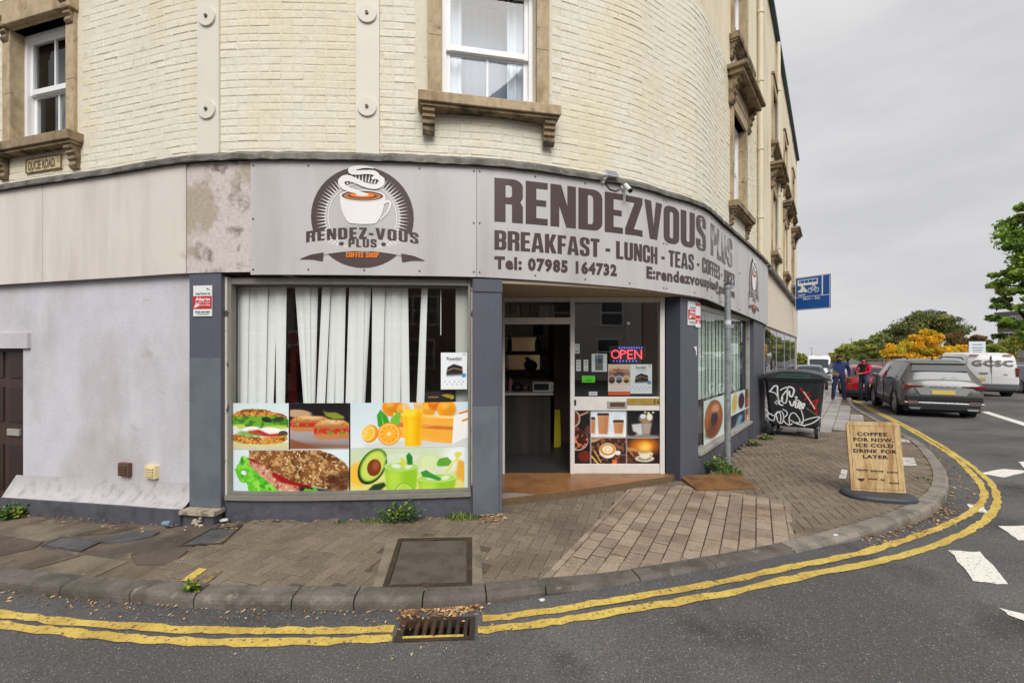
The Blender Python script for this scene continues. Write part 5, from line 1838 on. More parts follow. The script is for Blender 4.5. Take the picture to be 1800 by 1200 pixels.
# ---- things fixed to the facade
RED = mat('alarm_red', lin((200, 30, 44)), rough=.35)
WHITEP = mat('white_print', lin((226, 228, 226)), rough=.4)
TEAL = mat('teal_print', lin((70, 110, 104)), rough=.4)
def alarm(px0, px1, py0, py1, off, label, extra=False):
    a, b = s_px(px0, off), s_px(px1, off)
    sm = (a + b) / 2
    X = LF(sm, off)
    z0, z1 = z_px(sm, py1, off), z_px(sm, py0, off)
    w, h = (b - a), z1 - z0
    t = empty('alarm_sign', X.translation + Vector((0, 0, z0)), label, 'alarm sign', 'alarm signs on the shop pilasters')
    mb = MB(X); mb.box(-w / 2, w / 2, -.008, .004, z0, z1, WHITEP, .002); o = mb.build('plate', WHITEP, t)
    Y = X @ Matrix.Translation((0, -.0095, 0))
    mb = MB(); decal_plane(mb, poly2([(-w / 2, z0 + h * .24), (w / 2, z0 + h * .24), (w / 2, z0 + h * .66), (-w / 2, z0 + h * .66)]), Y, RED); mb.build('red_band', RED, o)
    Y2 = X @ Matrix.Translation((0, -.0105, 0))
    for txt, x0, x1, y0, y1, m, b_ in (('verisure', -.38, .42, .70, .79, TEAL, .02), ('Alarm', -.38, .42, .50, .62, WHITEP, .03), ('images & audio', -.36, .42, .43, .475, WHITEP, .02), ('recording', -.12, .42, .345, .40, WHITEP, .02)):
        mb = MB(); decal_plane(mb, fit(vtext(txt, b_), x0 * w, x1 * w, z0 + y0 * h, z0 + y1 * h), Y2, m); mb.build('lettering', m, o)
    mb = MB()
    for x0, x1, y0, y1 in ((-.38, -.30, .115, .175), (-.27, -.1, .12, .165), (-.06, .12, .12, .165), (.16, .4, .12, .165), (-.28, .34, .06, .08)): decal_plane(mb, poly2([(x0 * w, z0 + y0 * h), (x1 * w, z0 + y0 * h), (x1 * w, z0 + y1 * h), (x0 * w, z0 + y1 * h)]), Y2, TEAL)
    tag(mb.build('small_print', TEAL, o), kind='stuff')
    mb = MB(); decal_plane(mb, poly2([(.2 * w, z0 + .93 * h), (.34 * w, z0 + .89 * h), (.4 * w, z0 + .84 * h), (.25 * w, z0 + .87 * h)]), Y2, TEAL); mb.build('emblem', TEAL, o)
    mb = MB(); decal_plane(mb, poly2([(-.46 * w, z0 + .28 * h), (-.3 * w, z0 + .30 * h), (-.1 * w, z0 + .38 * h), (-.34 * w, z0 + .42 * h)]), Y2, WHITEP); mb.build('hand_symbol', WHITEP, o)
    if extra:
        mb = MB(X); mb.box(w * .22, w * .72, -.0125, -.0105, z0 - .02, z0 + h * .98, WHITEP); q = mb.build('camera_warning_label', WHITEP, t)
        Y3 = X @ Matrix.Translation((0, -.0135, 0))
        for y0, y1 in ((.84, .96), (.30, .44), (.10, .26)):
            mb = MB(); decal_plane(mb, poly2([(w * .23, z0 + y0 * h), (w * .71, z0 + y0 * h), (w * .71, z0 + y1 * h), (w * .23, z0 + y1 * h)]), Y3, RED); mb.build('red_band', RED, q)
        Y4 = X @ Matrix.Translation((0, -.0142, 0))
        mb = MB(); decal_plane(mb, poly2([(w * .34, z0 + .12 * h), (w * .6, z0 + .12 * h), (w * .47, z0 + .25 * h)]), Y4, WHITEP); mb.build('warning_triangle', WHITEP, q)
alarm(341, 373.5, 502, 556, -.016, 'red and white alarm sign on the grey pilaster left of the big window')
alarm(1208.5, 1225, 530, 572, -.094, 'red and white alarm sign with a second sticker, on the dark column', True)
X = LF(s_px(1222, -.09), -.094)
mb = MB(X); mb.prism([(-.05, 1.74), (.05, 1.75), (.055, 1.64), (.035, 1.62), (.03, 1.68), (-.01, 1.72)], -.003, .0, WHITEP)
tag(mb.build('sticker_remnant', WHITEP), 'torn scrap of white sticker halfway up the dark column', 'sticker')

# street name plate
sm = s_px(80, OW)
X = LF(sm, OW + .006)
t = empty('street_sign', X.translation + Vector((0, 0, 3.8)), 'weathered stone street name plate under the left upstairs window', 'street sign')
zc_ = z_px(sm, 288.5, OW)
PLATE = mat('street_plate', lin((208, 192, 152)), rough=.8, var=.12, vs=14, col2=lin((150, 130, 96)), c2s=9, lo=.55, hi=.7)
LET = mat('street_letter', lin((120, 98, 72)), rough=.8, var=.2, vs=20)
mb = MB(X); mb.box(-.30, .30, -.012, .01, zc_ - .085, zc_ + .075, PLATE, .004); o = mb.build('plate', PLATE, t)
mb = MB(X)
for a in ((-.30, .30, .067, .078), (-.30, .30, -.088, -.077)): mb.box(a[0], a[1], -.02, -.0125, zc_ + a[2], zc_ + a[3], LET)
for a in ((-.302, -.29), (.29, .302)): mb.box(a[0], a[1], -.0195, -.0125, zc_ - .077, zc_ + .067, LET)
mb.build('rim', LET, o)
mb = MB(); decal_plane(mb, fit(vtext('DUCIE ROAD', .022), -.26, .19, zc_ - .058, zc_ + .048), X @ Matrix.Translation((0, -.0155, 0)), LET); mb.build('lettering', LET, o)
mb = MB(); decal_plane(mb, fit(vtext('5', .0), .225, .265, zc_ - .01, zc_ + .05), X @ Matrix.Translation((0, -.0155, 0)), mat('pale_letter', lin((180, 160, 120)))); mb.build('lettering', None, o)

# security camera and solar panel on the fascia
sm = s_px(1094); X = LF(sm, .0)
zc_ = z_px(sm, 337)
WPL = mat('white_plastic', lin((224, 224, 222)), rough=.35)
DLENS = mat('black_lens', lin((22, 22, 26)), rough=.15)
t = empty('security_camera', X.translation + Vector((0, 0, zc_)), 'small white bullet camera with a dark lens mounted on the sign lettering', 'camera')
mb = MB(X); mb.cyl((0, -.012, zc_ + .055), 'y', .036, .024, WPL, 18); mb.build('base', WPL, t)
mb = MB(X); mb.tube([(0, -.02, zc_ + .055), (0, -.06, zc_ + .05), (0, -.085, zc_ + .03)], .014, WPL, 8); mb.build('arm', WPL, t)
mb = MB(X); mb.tube([(.004, -.05, zc_ + .058), (-.004, -.14, zc_ - .03)], .026, WPL, 16); mb.build('body', WPL, t)
mb = MB(X); mb.tube([(-.004, -.138, zc_ - .028), (-.0055, -.152, zc_ - .042)], .024, DLENS, 16); mb.build('lens', DLENS, t)
sm = s_px(1066); X = LF(sm, .0)
zc_ = z_px(sm, 312)
t = empty('solar_panel', X.translation + Vector((0, 0, zc_)), 'small tilted solar panel clipped to the top edge of the fascia', 'solar panel')
mb = MB(X @ Matrix.Translation((.02, -.07, zc_ + .02)) @ Matrix.Rotation(math.radians(-38), 4, 'X'))
mb.box(-.08, .08, -.008, .008, -.05, .05, WPL, .003)
mb.build('frame', WPL, t)
mb = MB(X @ Matrix.Translation((.02, -.07, zc_ + .02)) @ Matrix.Rotation(math.radians(-38), 4, 'X'))
mb.box(-.074, .074, -.0105, -.0085, -.044, .044, mat('solar_cell', lin((120, 128, 150)), rough=.15, coat=.3)); mb.build('cell', None, t)
mb = MB(X); mb.tube([(-.06, 0, zc_ - .055), (-.05, -.05, zc_ - .04), (0, -.066, zc_ + .01)], .013, WPL, 8); mb.sphere((-.06, -.012, zc_ - .055), .032, WPL, 12, 8); mb.build('bracket', WPL, t)
mb = MB(X)
mb.tube([(-.03, -.006, zc_ - .06), (.04, -.008, zc_ - .13), (.12, -.007, zc_ - .14), (.17, -.01, zc_ - .11)], .005, BLK, 6); mb.build('cable', BLK, t)

# ================================================================== BLINDS BEHIND THE GLASS
BLIND = mat('blind_fabric', lin((244, 244, 242)), rough=.9, var=.03, vs=12)
def blind(a, b, off, slats, ztop, zb, label, m=BLIND, head=True):
    t = empty('vertical_blind', F((a + b) / 2, off, ztop), label, 'blind', 'vertical blinds in the shop windows')
    if head:
        mb = MB(); cbox(mb, a, b, off - .025, off + .02, ztop, ztop + .035, ALU, step=.3); mb.build('head_rail', ALU, t)
    for k, (t0, t1, b0, b1, z) in enumerate(slats):
        mb = MB()
        o = off + (.010 if k % 2 else -.006)
        n = 5
        vs, fs = [], []
        for j in range(5):
            f = j / 4
            for i in range(n + 1):
                u = i / n
                s = (t0 * (1 - f) + b0 * f) * (1 - u) + (t1 * (1 - f) + b1 * f) * u
                vs.append(tuple(F(s, o + .016 * math.sin(u * 3.14159) * (.4 + .6 * f) + .02 * (u - .5) * math.sin(k * 2.1), ztop - (ztop - z) * f)))
        for j in range(4):
            for i in range(n): fs.append((j * (n + 1) + i, j * (n + 1) + i + 1, (j + 1) * (n + 1) + i + 1, (j + 1) * (n + 1) + i))
        mb.add(vs, fs, m, smooth=True)
        # hem weight
        mb.build('slat', m, t)
    return t
OB = -.26
px_sl = [(406, 423, 406, 422), (421, 440, 420, 437), (437, 455, 435, 451), (453, 472, 452, 468), (470, 488, 466, 481), (486, 504, 487, 501), (504, 505, 500, 502)][:6] + \
        [(518, 533, 533, 543), (531, 546, 540, 548), (544, 558, 546, 553), (567, 582, 557, 572), (581, 594, 573, 588), (593, 608, 590, 604), (613.5, 629, 607, 624), (627, 642, 623, 638), (640, 652, 637, 641),
         (655, 677, 653, 673), (676, 691, 674, 690), (690, 705, 690, 704), (703, 717, 705, 720), (741, 752, 732, 746)]
sl_ = []
for t0, t1, b0, b1 in px_sl:
    v = [s_px(p, OB) for p in (t0, t1, b0, b1)]
    sl_.append((v[0], v[1], v[2], v[3], 1.135 + random.uniform(-.008, .008)))
# wand
blind(s_px(404, OB), s_px(822, OB), OB, sl_, 2.355, 1.14, 'white vertical blind with crooked gapped slats in the big left window')
mb = MB(); p = F(s_px(775, OB), OB + .02); mb.tube([(p.x, p.y, 2.34), (p.x, p.y, 1.86)], .006, WPL, 6); tag(mb.build('blind_wand', WPL), 'thin white wand hanging at the right of the big window blind', 'blind wand')
GREENB = mat('pale_green_blind', lin((216, 230, 218)), rough=.9, var=.04, vs=9)
sl_ = []
a = WBs[0] + .05
k = 0
while a < WBs[1] - .14:
    w = random.uniform(.085, .105)
    sl_.append((a, a + w, a + random.uniform(-.012, .012), a + w - random.uniform(0, .02), .95))
    a += w + random.choice((-.012, -.008, -.004, .004, .03))
blind(WBs[0] + .03, WBs[1] - .05, -.3, sl_, 2.24, .9, 'pale green vertical blind in the corner window behind the sign post', GREENB)

# ================================================================== FLAT PRINTS ON THE GLASS
def poster_facade(name, arr, px0, px1, py0, py1, off, label, cat='poster', group=None, sref=None):
    a, b = s_px(px0, off), s_px(px1, off)
    zz0, zz1 = (z_px(sref if sref else (a + b) / 2, py, off) for py in (py1, py0))
    m = print_mat(name.replace('.', '_') + '_print', arr)
    mb = MB()
    n = 4
    for i in range(n):
        s0, s1 = a + (b - a) * i / n, a + (b - a) * (i + 1) / n
        A, B_, C_, D_ = F(s0, off, zz0), F(s1, off, zz0), F(s1, off, zz1), F(s0, off, zz1)
        mb.add([tuple(A), tuple(B_), tuple(C_), tuple(D_)], [(0, 1, 2, 3)], m, uvs=[[(i / n, 0), ((i + 1) / n, 0), ((i + 1) / n, 1), (i / n, 1)]])
        A, B_, C_, D_ = F(s0, off - .0025, zz0), F(s1, off - .0025, zz0), F(s1, off - .0025, zz1), F(s0, off - .0025, zz1)
        mb.add([tuple(A), tuple(B_), tuple(C_), tuple(D_)], [(3, 2, 1, 0)], WHITEP)
    return tag(mb.build(name, None), label, cat, group)
WG = 'food prints on the big window'
# -- window A, coordinates = photo pixels minus (400, 706)
def T(v): return v
cv = Canvas(424, 164, (.86, .93, .93), 2)
# 1: crispbread sandwich 0..107 x 2..82
cv.window(0, 0, 108, 82)
cv.vgrad(0, 0, 108, 82, (214, 232, 232), (232, 236, 226)); cv.vgrad(0, 70, 108, 82, (220, 216, 172), (214, 206, 150))
n1, n2 = cv.nz(5, 3, 1), cv.nz(2.5, 3, 2)
cv.poly([(8, 25), (16, 17), (30, 13), (48, 12), (68, 13), (84, 18), (98, 21), (105, 26), (104, 30), (88, 30), (50, 28), (12, 29)], (205, 140, 62), 0, rough=1)
cv.poly([(8, 25), (16, 17), (30, 13), (48, 12), (68, 13), (84, 18), (98, 21), (105, 26), (104, 30), (50, 28), (12, 29)], (120, 66, 28), 0, .9, np.clip((n1 - .5) * 6, 0, 1))
cv.poly([(8, 25), (30, 13), (68, 13), (105, 26), (50, 28)], (240, 190, 100), 0, .9, np.clip((n2 - .58) * 8, 0, 1))
cv.poly([(1, 28), (12, 24), (30, 26), (60, 24), (88, 26), (107, 30), (107, 44), (90, 42), (60, 45), (30, 42), (2, 44)], (112, 176, 52), 0, rough=1.6)
cv.poly([(1, 28), (12, 24), (60, 24), (107, 30), (107, 44), (60, 45), (2, 44)], (62, 116, 30), 0, .85, np.clip((cv.nz(7, 3, 5) - .5) * 7, 0, 1))
cv.ell(70, 31, 9, 4.5, (28, 62, 36), 10); cv.ell(90, 30, 10, 4.5, (38, 76, 38), -8)
cv.poly([(3, 40), (30, 38), (34, 45), (20, 48), (4, 50)], (190, 216, 96), 1); cv.poly([(62, 42), (104, 40), (104, 46), (66, 46)], (178, 212, 76), 1)
cv.ell(43, 47, 15, 4.5, (248, 244, 238), -3); cv.ell(79, 50, 17, 6, (250, 246, 240), 8)
cv.poly([(36, 51), (56, 48), (74, 56), (96, 54), (100, 60), (70, 60), (40, 56)], (186, 44, 34), 1)
cv.ell(10, 47, 10, 5, (232, 236, 232)); cv.ell(40, 56, 22, 6, (120, 160, 60), 4, 1, .9, np.clip(n1 * 2 - .4, 0, 1)); cv.ell(98, 55, 8, 5, (86, 70, 50))
bt = [(4, 61), (16, 56), (30, 60), (60, 62), (90, 60), (104, 57), (106, 66), (92, 72), (60, 74), (24, 72), (8, 68)]
cv.poly(bt, (216, 150, 60), 0, rough=1); cv.poly(bt, (130, 74, 26), 0, .9, np.clip((n1 - .48) * 7, 0, 1)); cv.poly(bt, (246, 196, 110), 0, .9, np.clip((n2 - .6) * 8, 0, 1))
# 2: filled baguettes 110..213
cv.window(110, 0, 214, 82)
cv.vgrad(110, 0, 214, 82, (30, 26, 28), (34, 28, 28)); cv.vgrad(110, 44, 214, 82, (176, 170, 170), (150, 140, 138))
cv.poly([(110, 64), (166, 82), (110, 82)], (150, 92, 62), 1); cv.poly([(110, 70), (214, 76), (214, 82), (110, 82)], (136, 84, 58), 3, .8)
cv.ell(124, 20, 24, 7, (196, 160, 124), 3, 2); cv.poly([(168, 14), (174, 18), (190, 18), (206, 26), (204, 30), (186, 30), (172, 24)], (136, 146, 46), 1)
def roll(x, y, l, s=1.0):
    cv.poly([(x, y + 12 * s), (x + 4, y + 5 * s), (x + 16, y), (x + l - 14, y + 1), (x + l, y + 8 * s), (x + l, y + 14 * s), (x, y + 14 * s)], (216, 152, 86), .6)
    cv.poly([(x, y + 9 * s), (x + l, y + 8 * s), (x + l, y + 14 * s), (x, y + 14 * s)], (176, 104, 52), 1.5, .75)
    cv.poly([(x + 8, y + 3 * s), (x + l * .5, y), (x + l - 8, y + 3 * s), (x + l * .5, y + 6 * s)], (250, 222, 178), 1.5, .7)
    cv.poly([(x, y + 5 * s), (x + 16, y), (x + l - 14, y + 1), (x + l, y + 8 * s), (x + l, y + 13 * s), (x, y + 13 * s)], (150, 84, 40), 0, .7, np.clip((cv.nz(3.5, 3, int(x)) - .6) * 8, 0, 1))
    cv.poly([(x + 5, y + 4 * s), (x + 20, y + 1), (x + l - 14, y + 3), (x + l - 20, y + 6 * s), (x + 16, y + 6 * s)], (232, 196, 152), 1.5, .8, cv.nz(8, 3, 9))
    cv.poly([(x, y + 13 * s), (x + l, y + 13 * s), (x + l, y + 22 * s), (x, y + 22 * s)], (206, 44, 36), .6); cv.poly([(x, y + 13 * s), (x + l, y + 13 * s), (x + l, y + 23 * s), (x, y + 23 * s)], (112, 150, 44), 0, .9, np.clip((cv.nz(5, 3, 4) - .52) * 10, 0, 1))
    cv.poly([(x, y + 13 * s), (x + l, y + 13 * s), (x + l, y + 23 * s), (x, y + 23 * s)], (230, 170, 140), 0, .7, np.clip((cv.nz(4, 3, 14) - .6) * 8, 0, 1))
    cv.poly([(x, y + 22 * s), (x + l, y + 22 * s), (x + l - 2, y + 29 * s), (x + 10, y + 30 * s), (x, y + 26 * s)], (198, 128, 70), 1)
roll(110, 24, 72, .92); roll(152, 31, 66, 1.15)
# 3: big seeded roll 0..213 x 84..164
cv.window(0, 83, 214, 164)
cv.vgrad(0, 83, 214, 164, (222, 238, 240), (212, 230, 234))
cv.poly([(14, 118), (28, 94), (36, 99), (46, 96), (44, 108), (60, 122), (78, 142), (110, 158), (118, 164), (72, 164), (56, 158), (40, 156), (34, 142), (22, 138)], (98, 196, 44), 0, rough=1.8)
cv.poly([(14, 118), (28, 94), (46, 96), (60, 122), (110, 158), (118, 164), (56, 158), (22, 138)], (160, 232, 84), 0, .8, np.clip((cv.nz(11, 3, 21) - .52) * 6, 0, 1)); cv.poly([(14, 118), (28, 94), (60, 122), (118, 164), (56, 158)], (40, 130, 24), 0, .8, np.clip((cv.nz(9, 3, 22) - .58) * 7, 0, 1))
cv.ell(30, 124, 5, 4, (226, 238, 238), 20)
fil = [(40, 100), (60, 104), (90, 126), (150, 150), (170, 156), (150, 164), (120, 164), (90, 152), (60, 128), (40, 110)]
cv.poly(fil, (206, 150, 122), 0, rough=1.5); cv.poly(fil, (140, 70, 52), 0, .85, np.clip((cv.nz(6, 3, 23) - .5) * 6, 0, 1)); cv.poly(fil, (240, 204, 176), 0, .8, np.clip((cv.nz(5, 3, 24) - .6) * 8, 0, 1))
cv.poly([(84, 122), (150, 146), (146, 152), (96, 140), (80, 128)], (160, 22, 26), 1); cv.poly([(36, 97), (60, 102), (70, 112), (44, 104)], (150, 30, 30), 1)
cv.poly([(128, 146), (214, 158), (214, 164), (130, 164)], (48, 24, 26), 2)
cv.poly([(126, 164), (140, 150), (150, 154), (156, 148), (168, 164)], (96, 180, 44), 0, rough=1); cv.poly([(178, 160), (214, 157), (214, 164), (180, 164)], (40, 110, 40), 0, rough=1)
crust = [(40, 83), (160, 83), (186, 92), (206, 106), (214, 118), (214, 150), (208, 156), (190, 156), (160, 148), (120, 140), (80, 120), (54, 104), (40, 96)]
cv.poly(crust, (140, 88, 46), .8)
cv.poly(crust, (92, 52, 26), 0, .9, np.clip((cv.nz(26, 4, 31) - .47) * 5, 0, 1)); cv.poly(crust, (206, 164, 104), 0, .85, np.clip((cv.nz(7, 4, 32) - .52) * 7, 0, 1)); cv.poly(crust, (236, 214, 170), 0, .9, np.clip((cv.nz(3, 2, 33) - .66) * 10, 0, 1))
cv.poly([(172, 130), (214, 122), (214, 150), (208, 156), (180, 152)], (70, 36, 20), 4, .7)
cv.clip = None
cv.rect(107.2, 0, 110, 83, (206, 214, 214)); cv.rect(0, 81.6, 214, 84, (232, 238, 238))
# 4/5: oranges and green smoothies 215..424
cv.window(216, 0, 424, 82)
cv.vgrad(216, 0, 424, 82, (208, 226, 232), (232, 238, 240))
cv.poly([(240, 74), (424, 62), (424, 82), (240, 82)], (206, 208, 206), 4, .8)
for x, y, r, c in ((288, 10, 17, (240, 146, 24)), (308, 14, 12, (246, 170, 60)), (340, 6, 14, (240, 140, 20)), (352, 14, 13, (248, 170, 40)), (364, 4, 13, (236, 120, 16)), (384, 14, 17, (248, 162, 30))):
    cv.ell(x, y, r, r * .95, c, 0, 2); cv.ell(x + r * .25, y + r * .3, r * .7, r * .6, tuple(int(v * .86) for v in c), 0, 8, .6); cv.ell(x - r * .2, y - r * .3, r * .4, r * .3, (252, 206, 110), 0, 6, .6)
cv.poly([(290, 20), (370, 26), (400, 27), (396, 76), (360, 72), (292, 62)], (246, 176, 62), 0); cv.poly([(290, 20), (370, 26), (400, 27), (400, 32), (290, 24)], (252, 214, 140), 0)
cv.poly([(290, 36), (398, 46), (398, 52), (290, 44)], (214, 120, 50), 0); cv.poly([(290, 20), (400, 27), (396, 76), (292, 62)], (255, 196, 90), 0, .5, np.clip((cv.nz(14, 3, 41, .3) - .5) * 5, 0, 1))
cv.poly([(397, 27), (424, 18), (424, 64), (394, 77)], (244, 242, 238), 0); cv.poly([(404, 22), (424, 16), (424, 20), (408, 24)], (230, 130, 30)); cv.poly([(412, 34), (424, 30), (424, 34), (412, 38)], (230, 140, 40))
for pts, c in (([(264, 44), (262, 24), (268, 14), (280, 26), (284, 38), (272, 44)], (58, 156, 40)), ([(284, 44), (286, 30), (298, 18), (304, 22), (300, 42)], (120, 190, 60))): cv.poly(pts, c, .6)
cv.poly([(268, 16), (274, 40), (272, 40)], (170, 216, 120), .5)
cv.ell(250, 56, 14, 16, (238, 150, 26), 25, 1); cv.ell(247, 55, 11.5, 13.5, (250, 222, 150), 25, 1); cv.ell(246.5, 55, 10, 12, (246, 190, 40), 25, 1, .9, np.clip(cv.nz(4, 2, 43) * 1.6, 0, 1))
cv.ell(283, 57, 20, 20, (240, 140, 10), 0, 1); cv.ell(283, 57, 18, 18, (250, 226, 160), 0, 1); cv.ell(283, 57, 16.6, 16.6, (248, 170, 30), 0, 1)
for a in range(0, 360, 36): cv.line([(283, 57), (283 + 16 * math.cos(math.radians(a)), 57 + 16 * math.sin(math.radians(a)))], .9, (252, 216, 130))
cv.ell(283, 57, 3, 3, (252, 226, 160), 0, 1)
cv.poly([(306, 2), (342, 2), (339, 78), (310, 78)], (236, 240, 238), 0, .45); cv.poly([(307, 14), (341.5, 14), (338, 79), (311, 79)], (250, 196, 16), .6); cv.poly([(307, 14), (341.5, 14), (340, 26), (308, 26)], (254, 226, 60), 1, .9); cv.poly([(316, 18), (324, 18), (323, 76), (317, 76)], (255, 214, 60), 2, .7); cv.poly([(331, 16), (341, 16), (338, 78), (330, 78)], (240, 160, 8), 3, .7)
cv.window(216, 82, 424, 164)
cv.vgrad(216, 82, 424, 164, (206, 222, 190), (226, 224, 150)); cv.poly([(216, 130), (424, 128), (424, 164), (216, 164)], (226, 220, 130), 5)
cv.ell(418, 100, 40, 24, (236, 242, 240), 0, 14); cv.poly([(216, 112), (236, 104), (238, 150), (216, 144)], (246, 190, 60), 3); cv.poly([(404, 104), (424, 112), (424, 150), (400, 136)], (236, 176, 60), 2)
cv.ell(254, 114, 22, 34, (30, 56, 24), 30, 1.5); cv.ell(255, 112, 20, 31, (104, 160, 40), 30, 1); cv.ell(255, 113, 17.5, 28, (206, 222, 96), 30, 3); cv.ell(257, 116, 12, 15, (120, 54, 24), 12, 1.5); cv.ell(260, 112, 6, 9, (170, 92, 50), 12, 5, .8)
def tumbler(x0, x1, yt, yb, lime):
    cx, rx = (x0 + x1) / 2, (x1 - x0) / 2
    cv.poly([(x0, yt), (x1, yt), (x1 - rx * .12, yb - 6), (x1 - rx * .3, yb + 2), (x0 + rx * .3, yb + 2), (x0 + rx * .12, yb - 6)], (150, 200, 40), 1.2); cv.poly([(x0 + 4, yt + 6), (cx, yt + 8), (cx, yb), (x0 + rx * .3, yb)], (190, 226, 80), 5, .8)
    cv.ell(cx, yt, rx, 9, (206, 232, 170), 0, 1); cv.ell(cx, yt + 1, rx * .92, 7, (176, 216, 96), 0, 1.5); cv.ell(cx, yt - 14, rx, 8, (226, 238, 222), 0, 2, .5)
    cv.ell(cx - rx * .3, yt, rx * .3, 4, (236, 244, 232), 10, 2, .9); cv.ell(cx + rx * .4, yt + 1, rx * .26, 4, (230, 242, 220), -10, 2, .9)
tumbler(275, 334, 114, 160, 0); tumbler(332, 402, 136, 164, 0)
for pts, c in (([(315, 112), (313, 96), (318, 90), (324, 98), (324, 112)], (40, 130, 44)), ([(338, 126), (348, 122), (360, 130), (376, 138), (372, 142), (352, 136), (342, 134)], (60, 150, 56)), ([(364, 112), (372, 102), (386, 100), (394, 108), (388, 116), (370, 116)], (96, 170, 50))): cv.poly(pts, c, .8)
cv.ell(354, 108, 14, 12, (220, 236, 170), 0, 1, .8); cv.line([(384, 126), (410, 94)], 3.4, (236, 220, 90)); cv.ell(308, 108, 4, 9, (220, 220, 70), -20, 1.5); cv.ell(404, 96, 6, 5, (216, 220, 90), 0, 2)
cv.poly([(244, 158), (256, 146), (274, 142), (278, 148), (266, 158)], (34, 62, 30), 1)
cv.ell(309, 160, 16, 16, (120, 180, 30), 0, 1); cv.ell(309, 160, 14, 14, (220, 236, 150), 0, 1); cv.ell(309, 160, 12.6, 12.6, (168, 210, 50), 0, 1)
for a in range(180, 361, 30): cv.line([(309, 160), (309 + 12 * math.cos(math.radians(a)), 160 + 12 * math.sin(math.radians(a)))], .9, (214, 234, 140))
cv.clip = None
cv.rect(416, 82, 424, 164, (214, 230, 230))
cv.a = cv.a + (cv.nz(30, 3, 56)[..., None] - .5) * .04
OFFP = -.118
for (a, b, c, d), lab in (((0, 2, 107.5, 82.6), 'print of a seeded crispbread sandwich with egg and lettuce on the big window'), ((110, 2, 213.5, 82.6), 'print of filled baguettes on a dark background on the big window'),
                          ((0, 83.4, 213.5, 163.5), 'wide print of a brown seeded roll with lettuce on the big window'), ((216, 2, 424, 81.8), 'print of orange juice beside a crate of oranges on the big window'),
                          ((216, 82.2, 424, 161.5), 'print of avocado and green smoothies on the big window')):
    poster_facade('food_poster', cv.crop(a, b, c, d), 400 + a, 400 + c, 706 + b, 706 + d, OFFP, lab, 'poster', WG, sref=s_px(613))
# plain white board at the right edge of the window and a small pepper picture
mb = MB(); cbox(mb, s_px(801, -.24), s_px(824, -.24), -.25, -.235, 1.14, 2.36, mat('pale_board', lin((206, 204, 198)), rough=.8)); tag(mb.build('window_board', None), 'narrow pale board behind the right edge of the big window', 'board')
def umrah(w=94, h=134, orange=False):
    c = Canvas(w, h, (.93, .94, .95), 2)
    if not orange:
        c.rect(w * .82, 2, w * .97, 12, (206, 208, 210))
        c.poly([(20, h * .54), (24, h * .40), (46, h * .31), (76, h * .38), (78, h * .5), (78, h * .64), (20, h * .66)], (44, 42, 48), 1)
        c.line([(22, h * .50), (46, h * .42), (77, h * .48)], 2.4, (196, 150, 70)); c.poly([(18, h * .62), (82, h * .6), (82, h * .72), (18, h * .72)], (236, 238, 242), 4, .9)
        c.ell(82, h * .62, 9, 8, (90, 150, 200), 0, 2)
        for x in (14, 30, 48, 66, 80): c.ell(x, h * .79, 2, 2, (110, 116, 130))
        for x in (22, 40, 58, 74): c.ell(x, h * .86, 2, 2, (120, 150, 140))
        c.line([(30, h * .20), (70, h * .20)], 1.6, (150, 140, 190)); c.line([(30, h * .24), (70, h * .24)], 1.2, (170, 160, 200))
    else:
        c.vgrad(0, 0, w, h, (240, 206, 178), (236, 214, 200))
        c.poly([(0, h * .22), (w * .3, h * .24), (w * .5, h * .16), (w * .7, h * .24), (w, h * .2), (w, h * .5), (0, h * .5)], (150, 100, 78), 4, .9)
        c.ell(w * .5, h * .32, 20, 8, (70, 56, 60), 0, 4, .8)
        for cx, k in ((w * .17, (110, 70, 66)), (w * .5, (120, 130, 150)), (w * .83, (210, 160, 80))):
            hexa = [(cx + 17 * math.sin(a), h * .51 + 19 * math.cos(a)) for a in np.arange(0, 2 * math.pi, math.pi / 3)]
            c.poly(hexa, (250, 240, 230)); c.poly([(cx + (x - cx) * .86, h * .51 + (y - h * .51) * .86) for x, y in hexa], k, 1); c.ell(cx, h * .55, 10, 6, (60, 44, 40), 0, 3, .9)
        c.rect(0, h * .70, w, h * .88, (246, 238, 232)); c.rect(0, h * .88, w, h, (232, 92, 46))
        for y in (.74, .79, .83): c.line([(8, h * y), (w - 8, h * y)], 1.4, (200, 150, 130))
        c.line([(30, h * .10), (84, h * .10)], 1.5, (190, 130, 110))
    return c.a
poster_facade('leaflet', umrah(), 775, 821, 619.5, 684, -.121, 'white travel leaflet with a dark cube shape taped inside the big window', 'leaflet')
X = LF(s_px(798, -.119), -.1195)
zq = z_px(s_px(798), 629, -.12)
mb = MB(); decal_plane(mb, fit(vtext('Rawdah', .01), -.075, .08, zq - .022, zq + .012), X, mat('ink', lin((40, 38, 40)))); tag(mb.build('leaflet_heading', None, bpy.data.objects['leaflet']))
c = Canvas(54, 16, (.16, .15, .15), 3)
c.ell(40, 7, 9, 3.4, (226, 180, 40), 12, 1); c.ell(47, 9, 4, 4, (216, 190, 40), 0, 1); c.line([(30, 6), (38, 6)], 2, (220, 190, 70)); c.line([(6, 9), (22, 9)], 2.6, (176, 110, 60)); c.line([(44, 4), (46, 1)], 1, (120, 140, 40))
poster_facade('shelf_label', c.a, 748, 801, 688.5, 704.5, -.2, 'small dark strip picture of a yellow pepper low in the big window', 'picture')
